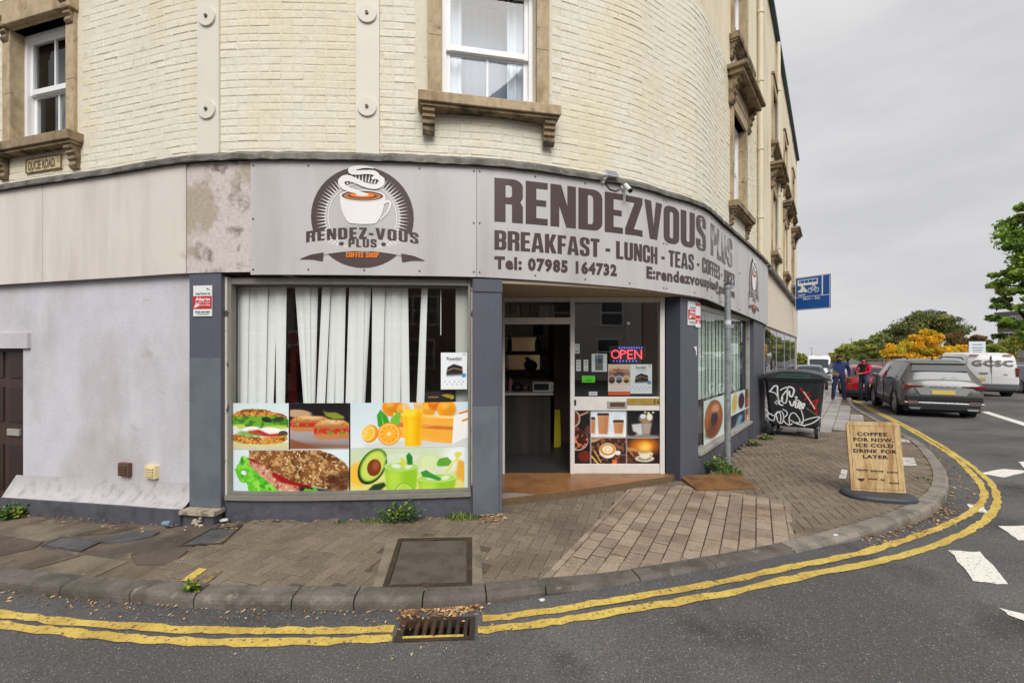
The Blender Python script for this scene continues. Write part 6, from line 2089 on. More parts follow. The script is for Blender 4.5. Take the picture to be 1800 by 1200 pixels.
# -- corner window prints
c = Canvas(100, 92, (.8, .88, .85), 3)
c.ell(26, 42, 24, 38, (150, 84, 44), 0, 1.5); c.ell(22, 40, 18, 30, (192, 112, 60), 0, 8, .8); c.ell(28, 42, 9, 15, (52, 34, 50), 0, 1.5); c.ell(30, 22, 10, 9, (222, 170, 140), 10, 5, .7); c.ell(20, 66, 16, 10, (110, 54, 34), 0, 6, .8); c.poly([(8, 40), (40, 44), (44, 60), (10, 62)], (90, 40, 28), 6, .5)
poster_facade('doughnut_poster', c.crop(0, 0, 54, 92), 1237, 1273, 699, 779, -.148, 'large glazed doughnut print in the corner window', 'poster', 'food prints on the corner window')
c = Canvas(60, 90, (.82, .88, .86), 3)
c.rect(0, 0, 14, 90, (210, 226, 220)); c.ell(8, 22, 5, 20, (206, 180, 96), 4, 2); c.ell(22, 22, 6.5, 17, (66, 44, 56), 0, 2); c.rect(30, 0, 60, 42, (96, 60, 30)); c.ell(52, 20, 6, 22, (214, 150, 60), 4, 3); c.ell(38, 30, 6, 10, (170, 60, 36), 0, 3)
c.rect(0, 45, 30, 90, (34, 38, 52)); c.poly([(4, 84), (16, 50), (26, 54), (14, 88)], (120, 160, 180), 2); c.ell(20, 80, 8, 8, (210, 216, 210), 0, 3); c.rect(31, 45, 60, 90, (120, 60, 44)); c.ell(40, 74, 6, 16, (220, 190, 110), -10, 3); c.ell(54, 66, 5, 22, (190, 140, 70), 5, 3)
c.rect(0, 42, 60, 45, (216, 228, 224))
poster_facade('snack_poster', c.a, 1284, 1329, 690, 766, -.148, 'patchwork of small snack pictures in the corner window right of the post', 'poster', 'food prints on the corner window', sref=s_px(1308))
# -- side light prints (flat plane y = 6)
def poster_flat(name, arr, px0, px1, py0, py1, y, label, cat='poster', group=None, mt=None):
    k = y / 800
    x0, x1 = (px0 - 900) * k, (px1 - 900) * k
    z0, z1 = 1.7 + (615 - py1) * k, 1.7 + (615 - py0) * k
    m = mt or print_mat(name.replace('.', '_') + '_print', arr)
    mb = MB()
    mb.quad((x0, y, z0), (x1, y, z0), (x1, y, z1), (x0, y, z1), m)
    mb.quad((x1, y + .002, z0), (x0, y + .002, z0), (x0, y + .002, z1), (x1, y + .002, z1), m)
    return tag(mb.build(name, None), label, cat, group)
c = Canvas(154, 94, (.13, .11, .11), 3)
nb = c.nz(4, 2, 3)
c.window(0, 0, 29, 94)
c.vgrad(0, 0, 29, 94, (34, 28, 28), (20, 16, 18)); c.ell(2, 14, 10, 14, (176, 168, 164), 0, 1); c.ell(1, 14, 8.4, 12, (104, 44, 26), 0, 1); c.line([(12, 8), (26, 2)], 3, (190, 140, 120)); c.ell(5, 34, 6, 6, (120, 60, 50), 0, 2); c.ell(26, 34, 6, 8, (100, 50, 44), 0, 2)
c.ell(8, 52, 18, 18, (196, 184, 178), 0, 1); c.ell(8, 51, 17, 17, (60, 26, 20), 0, 1); c.ell(8, 51, 17, 17, (206, 120, 84), 0, 1, 1, np.clip((nb - .56) * 9, 0, 1)); c.ell(20, 80, 12, 10, (110, 34, 26), 0, 3)
c.window(31, 0, 92, 46)
c.vgrad(31, 0, 92, 46, (206, 220, 228), (236, 240, 242))
for x, y0, w0, w1, y1 in ((32, 12, 6, 5, 40), (52, 5, 10, 7.6, 41), (79, 17, 9.2, 7, 40)):
    c.poly([(x - w0, y0 + 3), (x + w0, y0 + 3), (x + w1, y1), (x - w1, y1)], (198, 140, 96), .4); c.poly([(x + w0 * .2, y0 + 3), (x + w0, y0 + 3), (x + w1, y1), (x + w1 * .2, y1)], (176, 118, 76), 2, .7); c.poly([(x - w0 - .8, y0 + 3.4), (x - w0 + .4, y0 - 1), (x + w0 - .4, y0 - 1), (x + w0 + .8, y0 + 3.4)], (62, 44, 40), .3); c.poly([(x - w1, y1), (x + w1, y1), (x + w1, y1 + 5), (x - w1, y1 + 5)], (224, 214, 210), 1, .7)
c.window(94, 0, 154, 46)
c.vgrad(94, 0, 154, 46, (24, 24, 28), (40, 38, 40)); c.poly([(94, 40), (154, 44), (154, 46), (94, 46)], (150, 146, 140), 1); c.poly([(102, 24), (120, 22), (122, 42), (106, 42)], (206, 208, 208), 1); c.poly([(120, 22), (138, 21), (134, 42), (122, 42)], (168, 152, 144), 1); c.ell(127, 14, 12, 9, (180, 150, 110), 0, 4, .8); c.ell(134, 11, 5, 6, (228, 226, 214), 0, 2); c.ell(122, 10, 5, 4, (206, 220, 224), 0, 2); c.ell(102, 40, 9, 4, (40, 36, 36), 0, 2)
for x, y in ((126, 2), (132, 4), (140, 3)): c.ell(x, y, 2, 2, (230, 226, 190), 0, 1.5)
c.window(31, 48, 92, 94)
c.vgrad(31, 48, 92, 94, (70, 44, 34), (46, 28, 24)); c.rect(31, 48, 92, 94, (140, 90, 66), .9, np.clip((nb - .56) * 8, 0, 1)); c.poly([(31, 50), (50, 48), (40, 54), (31, 56)], (190, 160, 110), .5); c.line([(36, 70), (48, 90)], 2.4, (206, 160, 80)); c.line([(32, 80), (44, 94)], 3, (206, 170, 100))
c.ell(78, 74, 5, 4, (226, 226, 222), 0, 1); c.ell(60, 70, 15, 13.5, (234, 230, 222), 0, 1); c.ell(60, 68, 14, 10.5, (204, 148, 76), 0, 1); c.ell(60, 68, 9, 7, (244, 232, 206), 0, 1.5); c.ell(60, 68, 5, 4, (214, 170, 110), 0, 1); c.ell(60, 68, 3.4, 2.6, (248, 238, 216), 0, 1); c.ell(88, 86, 12, 10, (120, 84, 70), 0, 1.5); c.ell(88, 87, 10, 8, (64, 36, 30), 0, 2); c.rect(68, 86, 76, 94, (226, 106, 50))
c.window(94, 48, 154, 94)
c.vgrad(94, 48, 154, 94, (46, 26, 28), (40, 22, 20)); c.ell(124, 62, 24, 14, (232, 130, 30), 0, 14); c.ell(126, 64, 10, 8, (252, 210, 90), 0, 8); c.poly([(94, 64), (112, 66), (116, 72), (94, 70)], (196, 140, 96), 1); c.line([(94, 66), (106, 80)], 3, (190, 120, 70)); c.ell(104, 84, 14, 8, (110, 64, 44), 0, 3, 1, np.clip(nb * 2 - .4, 0, 1))
c.ell(125, 84, 17, 6, (212, 206, 184), 0, 1); c.ell(125, 84, 12, 3.6, (150, 140, 120), 0, 1.5); c.poly([(113, 72), (136, 72), (133, 82), (126, 85), (118, 83)], (226, 220, 196), .6); c.ell(124.5, 72, 11.5, 3, (206, 160, 106), 0, .8); c.ell(137, 76, 3, 3, (214, 206, 184), 0, .8)
c.clip = None
c.a = c.a * (1 + (c.nz(14, 3, 61)[..., None] - .5) * .15)
c.rect(29, 0, 31, 94, (224, 216, 210)); c.rect(92, 0, 94, 94, (216, 208, 204)); c.rect(31, 46, 154, 48, (220, 214, 210))
GP = 'coffee prints on the panel below the doorway side window'
for (a, b, c2, d), lab in (((0, 0, 29.5, 94), 'tall narrow print of coffee beans in bowls beside the open doorway'), ((30.5, 0, 92.5, 46.5), 'print of three brown paper cups with dark lids under the letter plate'),
                           ((93.5, 0, 154, 46.5), 'dark print of a glass coffee cup with cream below the brass strip'), ((30.5, 47.5, 92.5, 94), 'print of a latte with heart foam among beans, bottom middle of the panel'), ((93.5, 47.5, 154, 94), 'print of a coffee cup before an orange glow, bottom right of the panel')):
    poster_flat('coffee_poster', c.crop(a, b, c2, d), 1008 + a, 1008 + c2, 721.5 + b, 721.5 + d, 5.996, lab, 'poster', GP)
poster_flat('leaflet', umrah(94, 128), 1108, 1146, 640, 691.5, 6.006, 'white leaflet with a dark cube shape in the side window right of the orange one', 'leaflet')
poster_flat('leaflet', umrah(88, 122, True), 1069, 1107.5, 640, 694, 6.006, 'orange and cream leaflet with three hexagon photos under the lit sign', 'leaflet')
INK = mat('red_ink', lin((180, 60, 40)))
mb = MB(); k = 6.0 / 800; decal_plane(mb, fit(vtext('UMRAH', .03), (1073 - 900) * k, (1104 - 900) * k, 1.7 + (615 - 652) * k, 1.7 + (615 - 647.5) * k), Matrix.Translation((0, 6.0045, 0)), INK); rel(mb.build('leaflet_heading', INK), bpy.data.objects['leaflet.002'])
mb = MB(); decal_plane(mb, fit(vtext('Rawdah', .01), (1118 - 900) * k, (1136 - 900) * k, 1.7 + (615 - 648) * k, 1.7 + (615 - 643) * k), Matrix.Translation((0, 6.0045, 0)), BLK); rel(mb.build('leaflet_heading', BLK), bpy.data.objects['leaflet.001'])
def notice(px0, px1, py0, py1, base, marks, label):
    c = Canvas(px1 - px0, py1 - py0, base, 4)
    for m_ in marks: c.rect(*m_)
    poster_flat('notice', c.a, px0, px1, py0, py1, 6.006, label, 'notice', 'notices inside the doorway side window')
g = (120, 120, 124)
notice(1009, 1019, 604, 621, (.86, .87, .87), [(3, 4, 7, 5, g), (2, 12, 8, 14, g)], 'small white notice at the upper left of the doorway side window')
notice(1013, 1021, 632, 652, (.87, .88, .88), [(2, 3, 6, 5, g), (2, 8, 6, 9.5, g), (2, 14, 6, 16, g)], 'narrow white ticket left of its twin in the doorway side window')
notice(1026, 1034, 632, 652, (.87, .88, .88), [(2, 3, 6, 5, g), (2, 8, 6, 9.5, g), (3, 16, 5, 18, g)], 'narrow white ticket right of its twin in the doorway side window')
notice(1023, 1046, 660, 672, (.36, .86, .10), [(7, 7, 17, 9, (40, 120, 20)), (4, 3, 18, 4.4, (90, 200, 60))], 'bright green star shaped notice in the doorway side window')
notice(1035, 1050, 688, 695, (.86, .87, .87), [(3, 3, 12, 4, g)], 'small white label at the foot of the doorway side window')
c = Canvas(27, 31, (.88, .89, .9), 4); c.rect(6, 2, 20, 29, (96, 110, 112)); c.ell(12, 12, 6, 5, (60, 90, 110), 0, 2); c.ell(13, 22, 6, 5, (110, 96, 80), 0, 2); c.poly([(7, 2), (12, 6), (20, 2), (20, 8), (7, 8)], (150, 130, 150), 1)
poster_flat('notice', c.a, 1040, 1067, 621.5, 653, 6.006, 'notice with a blue grey photo beside the lit sign', 'notice', 'notices inside the doorway side window')
# lit OPEN sign hung by two cords from a sucker
op = empty('open_sign', ((1105 - 900) * k, 6.05, 1.7 + (615 - 637) * k), 'lit red and blue LED sign reading OPEN in the doorway side window', 'lit sign')
mb = MB(); mb.box((1072 - 900) * k, (1137 - 900) * k, 6.05, 6.065, 1.7 + (615 - 638) * k, 1.7 + (615 - 608) * k, BLK, .004); mb.build('board', BLK, op)
LEDR = mat('red_led', (1, .05, .08), emit=2.2); LEDB = mat('blue_led', (.08, .14, 1), emit=1.6)
def dots(pts, m, r=.0085):
    mb = MB()
    for x, z in pts: mb.sphere((x, 6.048, z), r, m, 6, 4)
    mb.build('led_row', m, op)
def seg(x0, z0, x1, z1, n): return [(x0 + (x1 - x0) * i / n, z0 + (z1 - z0) * i / n) for i in range(n + 1)]
LX = lambda p: (p - 900) * k; LZ = lambda p: 1.7 + (615 - p) * k
letters = [[(LX(1083.5) + .052 * math.cos(a), LZ(622.5) + .052 * math.sin(a)) for a in np.linspace(0, 2 * math.pi, 15, endpoint=False)],
           seg(LX(1092.5), LZ(630), LX(1092.5), LZ(615.5), 6) + seg(LX(1094.5), LZ(615.5), LX(1101), LZ(617), 3) + seg(LX(1102), LZ(619.5), LX(1094.5), LZ(623), 3),
           seg(LX(1105.5), LZ(630), LX(1105.5), LZ(615.5), 6) + seg(LX(1107.5), LZ(615.5), LX(1113), LZ(615.5), 2) + seg(LX(1107.5), LZ(622.7), LX(1112), LZ(622.7), 2) + seg(LX(1107.5), LZ(630), LX(1113), LZ(630), 2),
           seg(LX(1117.5), LZ(630), LX(1117.5), LZ(615.5), 6) + seg(LX(1119.3), LZ(617.5), LX(1127.5), LZ(628), 5) + seg(LX(1129.3), LZ(630), LX(1129.3), LZ(615.5), 6)]
for l in letters: dots(l, LEDR)
dots(seg(LX(1090), LZ(611), LX(1130), LZ(611), 9), LEDB); dots(seg(LX(1080), LZ(634.5), LX(1120), LZ(634.5), 7), LEDB)
mb = MB(); tp = (LX(1105), 6.02, LZ(575)); mb.tube([tp, (LX(1088), 6.055, LZ(608))], .003, BLK, 5); mb.tube([tp, (LX(1119), 6.055, LZ(608))], .003, BLK, 5); mb.build('cord', BLK, op)
mb = MB(); mb.cyl((LX(1105), 6.012, LZ(568)), 'y', .022, .016, WPL, 14); mb.cyl((LX(1105), 6.02, LZ(572)), 'z', .01, .03, BLK, 8); mb.build('sucker', WPL, op)

# ================================================================== INSIDE, SEEN THROUGH THE DOORWAY
WOODD = mat('dark_wood_laminate', lin((62, 54, 52)), rough=.6, var=.3, vs=9, stretch=(1, 1, .08), col2=lin((44, 38, 38)), c2s=4, lo=.45, hi=.6)
t = empty('shop_counter', (.2, 7.3, .08), 'dark wood grain serving counter with a pale worktop inside the doorway', 'counter')
mb = MB(); mb.box(-1.4, .60, 7.1, 7.7, .08, 1.0, WOODD); mb.build('front', WOODD, t)
mb = MB(); mb.box(-1.45, .64, 7.05, 7.75, 1.0, 1.035, mat('pale_worktop', lin((190, 184, 176)), rough=.4)); mb.build('worktop', None, t)
kk = 7.4 / 800
def ix(p, y=8.7): return (p - 900) / 800 * y
def iz(p, y=8.7): return 1.7 + (615 - p) / 800 * y
SHELF = mat('brown_shelf', lin((64, 42, 36)), rough=.6, var=.12, vs=8)
for py, lab in ((617, 'brown shelf with green bottles on the shop back wall, the upper of two'), (652, 'brown shelf holding a blue bag on the shop back wall, the lower of two')):
    mb = MB(); mb.box(-1.2, ix(975), 8.5, 8.9, iz(py) - .07, iz(py), SHELF, .006); tag(mb.build('shelf', SHELF), lab, 'shelf', 'shelves inside the shop')
mb = MB(); mb.box(-.2, ix(950), 8.88, 8.897, iz(650), iz(592), mat('mirror_panel', lin((206, 196, 160)), rough=.12, metal=1.0)); mb.box(-1.1, -.3, 8.88, 8.897, iz(650), iz(592), mat('mirror_panel', lin((176, 166, 140)))); tag(mb.build('wall_panel', None), 'yellowish reflective panel on the shop back wall behind the bottles', 'wall panel')
GRN = mat('green_bottle', lin((34, 66, 40)), rough=.15, spec=.6)
for i, p in enumerate((896, 946)):
    x = ix(p); z0 = iz(617)
    mb = MB(); mb.tube([(x, 8.6, z0), (x, 8.6, z0 + .19), (x, 8.6, z0 + .25), (x, 8.6, z0 + .31)], [.042, .042, .017, .015], GRN, 12)
    t = tag(mb.build('bottle', GRN), 'green glass bottle at the %s of the upper shop shelf' % ('left end' if i == 0 else 'right end'), 'bottle', 'green bottles on the shop shelf')
    mb = MB(); mb.tube([(x, 8.6, z0 + .305), (x, 8.6, z0 + .33)], .017, mat('gold_foil', lin((150, 130, 70)), metal=.6, rough=.4), 8); mb.build('cap', None, t)
BAG = mat('blue_plastic_bag', lin((28, 46, 112)), rough=.45, bump=.02, bs=16)
mb = MB(); x, z0 = ix(933), iz(652)
mb.sphere((x, 8.66, z0 + .105), .125, BAG, 14, 10, (1, .7, .84)); mb.tube([(x - .03, 8.66, z0 + .17), (x - .06, 8.66, z0 + .24), (x - .1, 8.65, z0 + .25)], [.05, .03, .015], BAG, 8); tag(mb.build('plastic_bag', BAG), 'crumpled blue plastic bag on the lower shop shelf', 'bag')
t = empty('microwave', (ix(953, 7.45), 7.45, 1.035), 'white microwave oven on the worktop at the right of the counter', 'microwave')
x0, x1, z0, z1 = ix(936, 7.35), ix(972, 7.35), 1.037, iz(671, 7.35)
mb = MB(); mb.box(x0, x1, 7.25, 7.6, z0, z1, WPL, .006); mb.build('body', WPL, t)
mb = MB(); mb.box(x0 + .015, x1 - .075, 7.238, 7.2495, z0 + .025, z1 - .02, DLENS, .003); mb.build('door', DLENS, t)
mb = MB(); mb.box(x1 - .03, x1 - .02, 7.236, 7.249, z0 + .03, z1 - .03, BLK); mb.build('control_strip', BLK, t)
for i, (p, w, h, c_, lab) in enumerate(((889, .05, .22, (40, 36, 40), 'dark flask at the left end of the shop worktop'), (897, .045, .2, (190, 120, 150), 'pink bottle beside the dark flask on the shop worktop'), (909, .10, .13, (36, 30, 36), 'black squat kettle on the shop worktop'), (923, .07, .11, (96, 66, 56), 'brown pot between the kettle and the microwave'))):
    x = ix(p, 7.4); m = mat('worktop_item_%d' % i, lin(c_), rough=.4)
    mb = MB(); mb.tube([(x, 7.4, 1.036), (x, 7.4, 1.036 + h * .1), (x, 7.4, 1.036 + h * .7), (x, 7.4, 1.036 + h)], [w * .9, w, w * .95, w * .45], m, 12)
    mb.tube([(x, 7.4, 1.036 + h), (x, 7.4, 1.036 + h * 1.08)], w * .4, m, 10)
    tag(mb.build(('flask', 'bottle', 'kettle', 'pot')[i], m), lab, ('flask', 'bottle', 'kettle', 'pot')[i])
YEL = mat('yellow_plastic', lin((206, 190, 30)), rough=.45)
t = empty('wet_floor_sign', (.62, 7.0, .08), 'folded yellow wet floor sign leaning by the counter end', 'floor sign')
mb = MB(Matrix.Translation((ix(979, 7.6), 7.6, .08)) @ Matrix.Rotation(math.radians(-6), 4, 'X')); mb.prism([(-.05, 0), (.05, 0), (.03, .62), (-.03, .62)], 0, .02, YEL); mb.build('front_leaf', YEL, t)
mb = MB(Matrix.Translation((ix(981.5, 7.6), 7.68, .08)) @ Matrix.Rotation(math.radians(4), 4, 'X')); mb.prism([(-.055, 0), (.055, 0), (.03, .62), (-.03, .62)], 0, .02, YEL); mb.build('back_leaf', YEL, t)
mb = MB(); mb.box(ix(938), ix(956), 8.87, 8.89, iz(588), iz(571), mat('dark_emblem', lin((60, 46, 50)), rough=.7), .004); tag(mb.build('wall_emblem', None), 'dark round emblem high on the shop back wall', 'wall emblem')
# red drinks fridge behind the blind
t = empty('drinks_fridge', (-2.2, 5.6, .08), 'red drinks fridge glimpsed between the blind slats', 'fridge')
RF = mat('red_fridge', lin((150, 28, 34)), rough=.35)
x0, x1 = ix(505, 5.55), ix(560, 5.55)
mb = MB(); mb.box(x0, x1, 5.55, 6.1, .08, 1.78, RF, .02); mb.build('body', RF, t)
mb = MB(); mb.box(x0 + .02, x1 - .02, 5.54, 5.549, iz(607, 5.55), iz(582, 5.55), WHITEP); mb.build('header', WHITEP, t)
mb = MB(); mb.cyl((ix(516, 5.55), 5.535, iz(595, 5.55)), 'y', .075, .008, RF, 24); mb.build('roundel', RF, t)
mb = MB(); mb.box(ix(524, 5.55), x1 - .02, 5.53, 5.545, .2, iz(640, 5.55), DLENS); mb.build('door', DLENS, t)
# ================================================================== STREET FURNITURE
def lb(mb, name, t, m=None):
    """build in the local frame of the thing / part t"""
    if m is not None: mb.mats = mb.mats or [m]
    o = bpy.data.objects.new(name, mb.mesh(name))
    COL.objects.link(o)
    o.parent = t
    return o
# --- steel sign post on the corner
GALV = mat('galvanised_steel', lin((150, 154, 158)), rough=.5, metal=.35, var=.14, vs=14, col2=lin((120, 122, 124)), c2s=9, lo=.5, hi=.66, col3=lin((196, 196, 194)), c3s=20, lo3=.66, hi3=.72)
p = G(1279, 822)
t = empty('sign_post', p, 'plain grey steel post standing in weeds before the corner window', 'post')
mb = MB(); zt = CAMH + (PHY - 501) / 800 * p.y
mb.tube([(p.x, p.y, p.z - .05), (p.x, p.y, zt)], .042, GALV, 14); mb.build('pole', GALV, t)
mb = MB(); mb.tube([(p.x, p.y, zt), (p.x, p.y, zt + .025)], .05, mat('black_cap', lin((50, 50, 52)), rough=.5), 12); mb.build('cap', None, t)
for z in (zt - .05, zt - .62):
    mb = MB(); mb.tube([(p.x, p.y, z), (p.x, p.y, z + .05)], .053, GALV, 12); mb.box(p.x + .04, p.x + .085, p.y - .015, p.y + .015, z, z + .05, GALV); mb.build('clamp', GALV, t)
z = CAMH + (PHY - 570) / 800 * p.y
mb = MB(); mb.tube([(p.x, p.y, z - .06), (p.x, p.y, z + .06)], .0475, mat('pale_sticker', lin((206, 208, 208)), rough=.6), 14, cap=False); mb.build('sticker', None, t)

# --- blue bus lane sign fixed to the far end of the facade
sb = s_px(1394.5, 0)
X0 = F(sb, .02)
Db = X0.y
t = empty('road_sign', (X0.x, X0.y, 2.6), 'blue bus lane sign with white bus, bicycle and taxi symbols on the far shopfront', 'road sign')
BLUE = mat('sign_blue', lin((20, 84, 164)), rough=.4)
wS = 1.23; zt, zb = CAMH + (PHY - 489.5) / 800 * Db, CAMH + (PHY - 546) / 800 * Db
Xs = Matrix.Translation((X0.x + .02, X0.y - .05, (zt + zb) / 2)) @ Matrix.Rotation(math.radians(-63.4), 4, 'Z')
h2 = (zt - zb) / 2
mb = MB(Xs); mb.box(0, wS, -.012, .012, -h2, h2, BLUE, .006); pl_ = mb.build('panel', BLUE, t)
Wp = MB(Xs); y = -.0145
def sq(x0, x1, z0, z1): Wp.add([(x0 * wS, y, z0 * h2), (x1 * wS, y, z0 * h2), (x1 * wS, y, z1 * h2), (x0 * wS, y, z1 * h2)], [(0, 1, 2, 3)], WHITEP)
sq(.765, .80, -.20, .97); sq(.02, .98, -.225, -.195)
for a in ((.01, .025), (.975, .99)): sq(a[0], a[1], -.97, .97)
sq(.025, .975, .955, .975); sq(.025, .975, -.975, -.955)
Wp.build('border', WHITEP, pl_)
Wp = MB(Xs)
sq(.08, .66, .48, .52); sq(.08, .66, .80, .84); sq(.08, .12, .52, .80); sq(.63, .66, .52, .80); sq(.12, .63, .52, .63)
for k_ in range(4): sq(.155 + k_ * .118, .165 + k_ * .118, .63, .80)
for cx in (.2, .54): Wp.add([(wS * cx + .05 * math.cos(a), y - .001, h2 * .48 + .05 * math.sin(a)) for a in np.linspace(0, 6.28, 14, endpoint=False)], [tuple(range(14))], WHITEP)
Wp.build('bus_symbol', WHITEP, pl_)
Wp = MB(Xs)
for cx in (.44, .62):
    o_ = [(wS * cx + .085 * math.cos(a), y, h2 * .16 + .085 * math.sin(a)) for a in np.linspace(0, 6.28, 18, endpoint=False)]; i_ = [(wS * cx + .062 * math.cos(a), y, h2 * .16 + .062 * math.sin(a)) for a in np.linspace(0, 6.28, 18, endpoint=False)]
    Wp.add(o_ + i_, [(k_, (k_ + 1) % 18, 18 + (k_ + 1) % 18, 18 + k_) for k_ in range(18)], WHITEP)
v, f = ribbon([(wS * .44, h2 * .16), (wS * .5, h2 * .36), (wS * .59, h2 * .36), (wS * .53, h2 * .16), (wS * .5, h2 * .36)], .02); Wp.add([(a, y - .001, b) for a, b in v], f, WHITEP)
v, f = ribbon([(wS * .53, h2 * .16), (wS * .62, h2 * .16), (wS * .585, h2 * .42)], .02); Wp.add([(a, y - .001, b) for a, b in v], f, WHITEP)
Wp.build('bicycle_symbol', WHITEP, pl_)
Wp = MB(Xs)
v, f = poly2([(.08, .08), (.10, .2), (.16, .26), (.2, .4), (.27, .42), (.31, .26), (.36, .18), (.36, .06), (.3, .06), (.26, .12), (.2, .06), (.14, .1)]); Wp.add([(a * wS, y, b * h2) for a, b in v], f, WHITEP)
Wp.build('motorcycle_symbol', WHITEP, pl_)
for txt, x0, x1, z0, z1 in (('taxi', .09, .29, -.13, .0), ('Mon - Sat', .24, .72, -.40, -.27)):
    Wp = MB(Xs); v, f = fit(vtext(txt, .02), x0 * wS, x1 * wS, z0 * h2, z1 * h2); Wp.add([(a, y, b) for a, b in v], f, WHITEP); Wp.build('lettering', WHITEP, pl_)
mb = MB()
for z in (zt - .3, zb + .3): mb.tube([tuple(Xs @ Vector((-.12, .03, z - (zt + zb) / 2))), tuple(Xs @ Vector((.6, .03, z - (zt + zb) / 2)))], .022, GALV, 8)
mb.build('bracket', GALV, t)

# --- black waste container, end-on
BLACKP = mat('black_bin_plastic', lin((38, 40, 43)), rough=.5, var=.14, vs=7, col3=lin((74, 74, 74)), c3s=16, lo3=.66, hi3=.74)
BINLID = mat('dark_bin_lid', lin((54, 56, 58)), rough=.45, var=.12, vs=6)
RUBBER = mat('tyre_rubber', lin((34, 34, 35)), rough=.85, var=.15, vs=20)
SPRAYW = mat('white_spray_paint', lin((232, 232, 234)), rough=.55, var=.08, vs=14)
SPRAYR = mat('red_spray_paint', lin((190, 34, 30)), rough=.55, var=.1, vs=14)
SPRAYG = mat('green_spray_paint', lin((46, 112, 104)), rough=.6, var=.2, vs=20)
q = Vector((5.13, 9.28, 0)); th = math.radians(36)
cx = q + Vector((math.cos(th), -math.sin(th), 0)) * .51
zg = gz(cx.x, cx.y) + .004
t = empty('waste_container', (cx.x, cx.y, zg), 'black four wheeled waste container sprayed with white and red graffiti beside the corner window', 'bin', rz=-th)
mb = MB()
def tap(z, e): return (-.5 + e, .5 - e, .0 + e * .8, 1.28 - e * .8, z)
rings = [tap(.20, .11), tap(.24, .085), tap(.50, .06), tap(1.10, .01), tap(1.12, -.012), tap(1.17, -.012)]
vs = []
for x0, x1, y0, y1, z in rings:
    c_ = .05
    vs += [(x0 + c_, y0, z), (x1 - c_, y0, z), (x1, y0 + c_, z), (x1, y1 - c_, z), (x1 - c_, y1, z), (x0 + c_, y1, z), (x0, y1 - c_, z), (x0, y0 + c_, z)]
fs = []
for r in range(len(rings) - 1):
    for k_ in range(8): fs.append((r * 8 + k_, r * 8 + (k_ + 1) % 8, r * 8 + 8 + (k_ + 1) % 8, r * 8 + 8 + k_))
fs += [tuple(range(8))[::-1], tuple(range(40, 48))]
mb.add(vs, fs, BLACKP); lb(mb, 'body', t)
mb = MB()   # domed lid: arch profile across x, extruded along y
pr = [(-.53, 1.165), (.53, 1.165), (.53, 1.20), (.47, 1.245), (.3, 1.29), (.1, 1.312), (-.1, 1.312), (-.3, 1.285), (-.47, 1.235), (-.53, 1.20)]
mb.prism(pr, -.03, 1.31, BINLID); lb(mb, 'lid', t)
mb = MB(); mb.box(-.55, -.44, -.035, 1.29, 1.19, 1.235, BINLID, .008); mb.box(.46, .60, .02, 1.27, 1.155, 1.195, BINLID, .01); lb(mb, 'lid_rail', t)
mb = MB(); mb.tube([(.56, .1, 1.10), (.62, .12, 1.10), (.62, 1.14, 1.10), (.56, 1.16, 1.10)], .016, GALV, 8); lb(mb, 'handle', t)
for x, y_ in ((-.36, .17), (.38, .17), (-.36, 1.1), (.38, 1.1)):
    w_ = empty('wheel', (x, y_, 0)); w_.parent = t
    mb = MB(); mb.cyl((0, 0, .098), 'x', .098, .05, RUBBER, 18); lb(mb, 'tyre', w_)
    mb = MB(); mb.cyl((0, 0, .098), 'x', .045, .056, GALV, 12); lb(mb, 'hub', w_)
    mb = MB(); mb.box(-.045, -.03, -.03, .04, .09, .225, GALV); mb.box(.03, .045, -.03, .04, .09, .225, GALV); mb.box(-.045, .045, -.05, .05, .2, .235, GALV); lb(mb, 'fork', w_)
def spray(pts, w, m, name='graffiti_stroke', n=5, yo=0.0):
    pts = smooth2(pts, n) if n else pts
    v, f = ribbon(pts, w)
    mb = MB()
    def yy(z): return .0 + max(0, np.interp(z, [.24, .5, 1.1], [.068, .048, .008])) - .004 - yo
    mb.add([(a, yy(b), b) for a, b in v], f, m)
    o = lb(mb, name, t)
    return o
# photo zoom coordinates (front face x 180..770, y 480..1000) -> local
def gq(pts): return [((p[0] - 478) / 590 * .98, 1.12 - (p[1] - 485) / 520 * .90) for p in pts]
for pts, w in (([(235, 618), (305, 545), (318, 610), (325, 690), (345, 765), (378, 770)], .026), ([(225, 615), (300, 640), (352, 725), (372, 640)], .02), ([(345, 600), (380, 575), (425, 565), (395, 620), (360, 690), (390, 745), (415, 700), (420, 640)], .022),
               ([(420, 640), (430, 560), (480, 570), (485, 620), (455, 665), (440, 600)], .03), ([(285, 735), (310, 770)], .014), ([(300, 715), (335, 765)], .014), ([(440, 715), (470, 770), (500, 715), (510, 790), (550, 720), (545, 800), (585, 735), (575, 800)], .03),
               ([(495, 665), (520, 670), (505, 700), (545, 705)], .022),
               ([(185, 828), (270, 900), (325, 850), (350, 910), (330, 975), (300, 900), (270, 960), (205, 900), (260, 880)], .018), ([(330, 845), (365, 850), (380, 930), (350, 985), (315, 950), (305, 880), (335, 850)], .018), ([(370, 818), (410, 840), (415, 880), (375, 930), (430, 995), (470, 975)], .018),
               ([(440, 985), (440, 900), (480, 850), (525, 890), (545, 950), (500, 960), (430, 925)], .018), ([(560, 810), (580, 900), (575, 965)], .018), ([(470, 955), (590, 985), (740, 885), (640, 905), (560, 960), (595, 1000)], .02)):
    spray(gq(pts), w, SPRAYW)
for pts, w in (([(550, 560), (600, 640), (660, 720), (710, 830)], .03), ([(590, 700), (650, 640)], .022), ([(640, 740), (725, 680)], .022), ([(725, 690), (700, 760), (715, 850)], .03), ([(600, 640), (640, 600)], .016)): spray(gq(pts), w, SPRAYR, yo=.002)
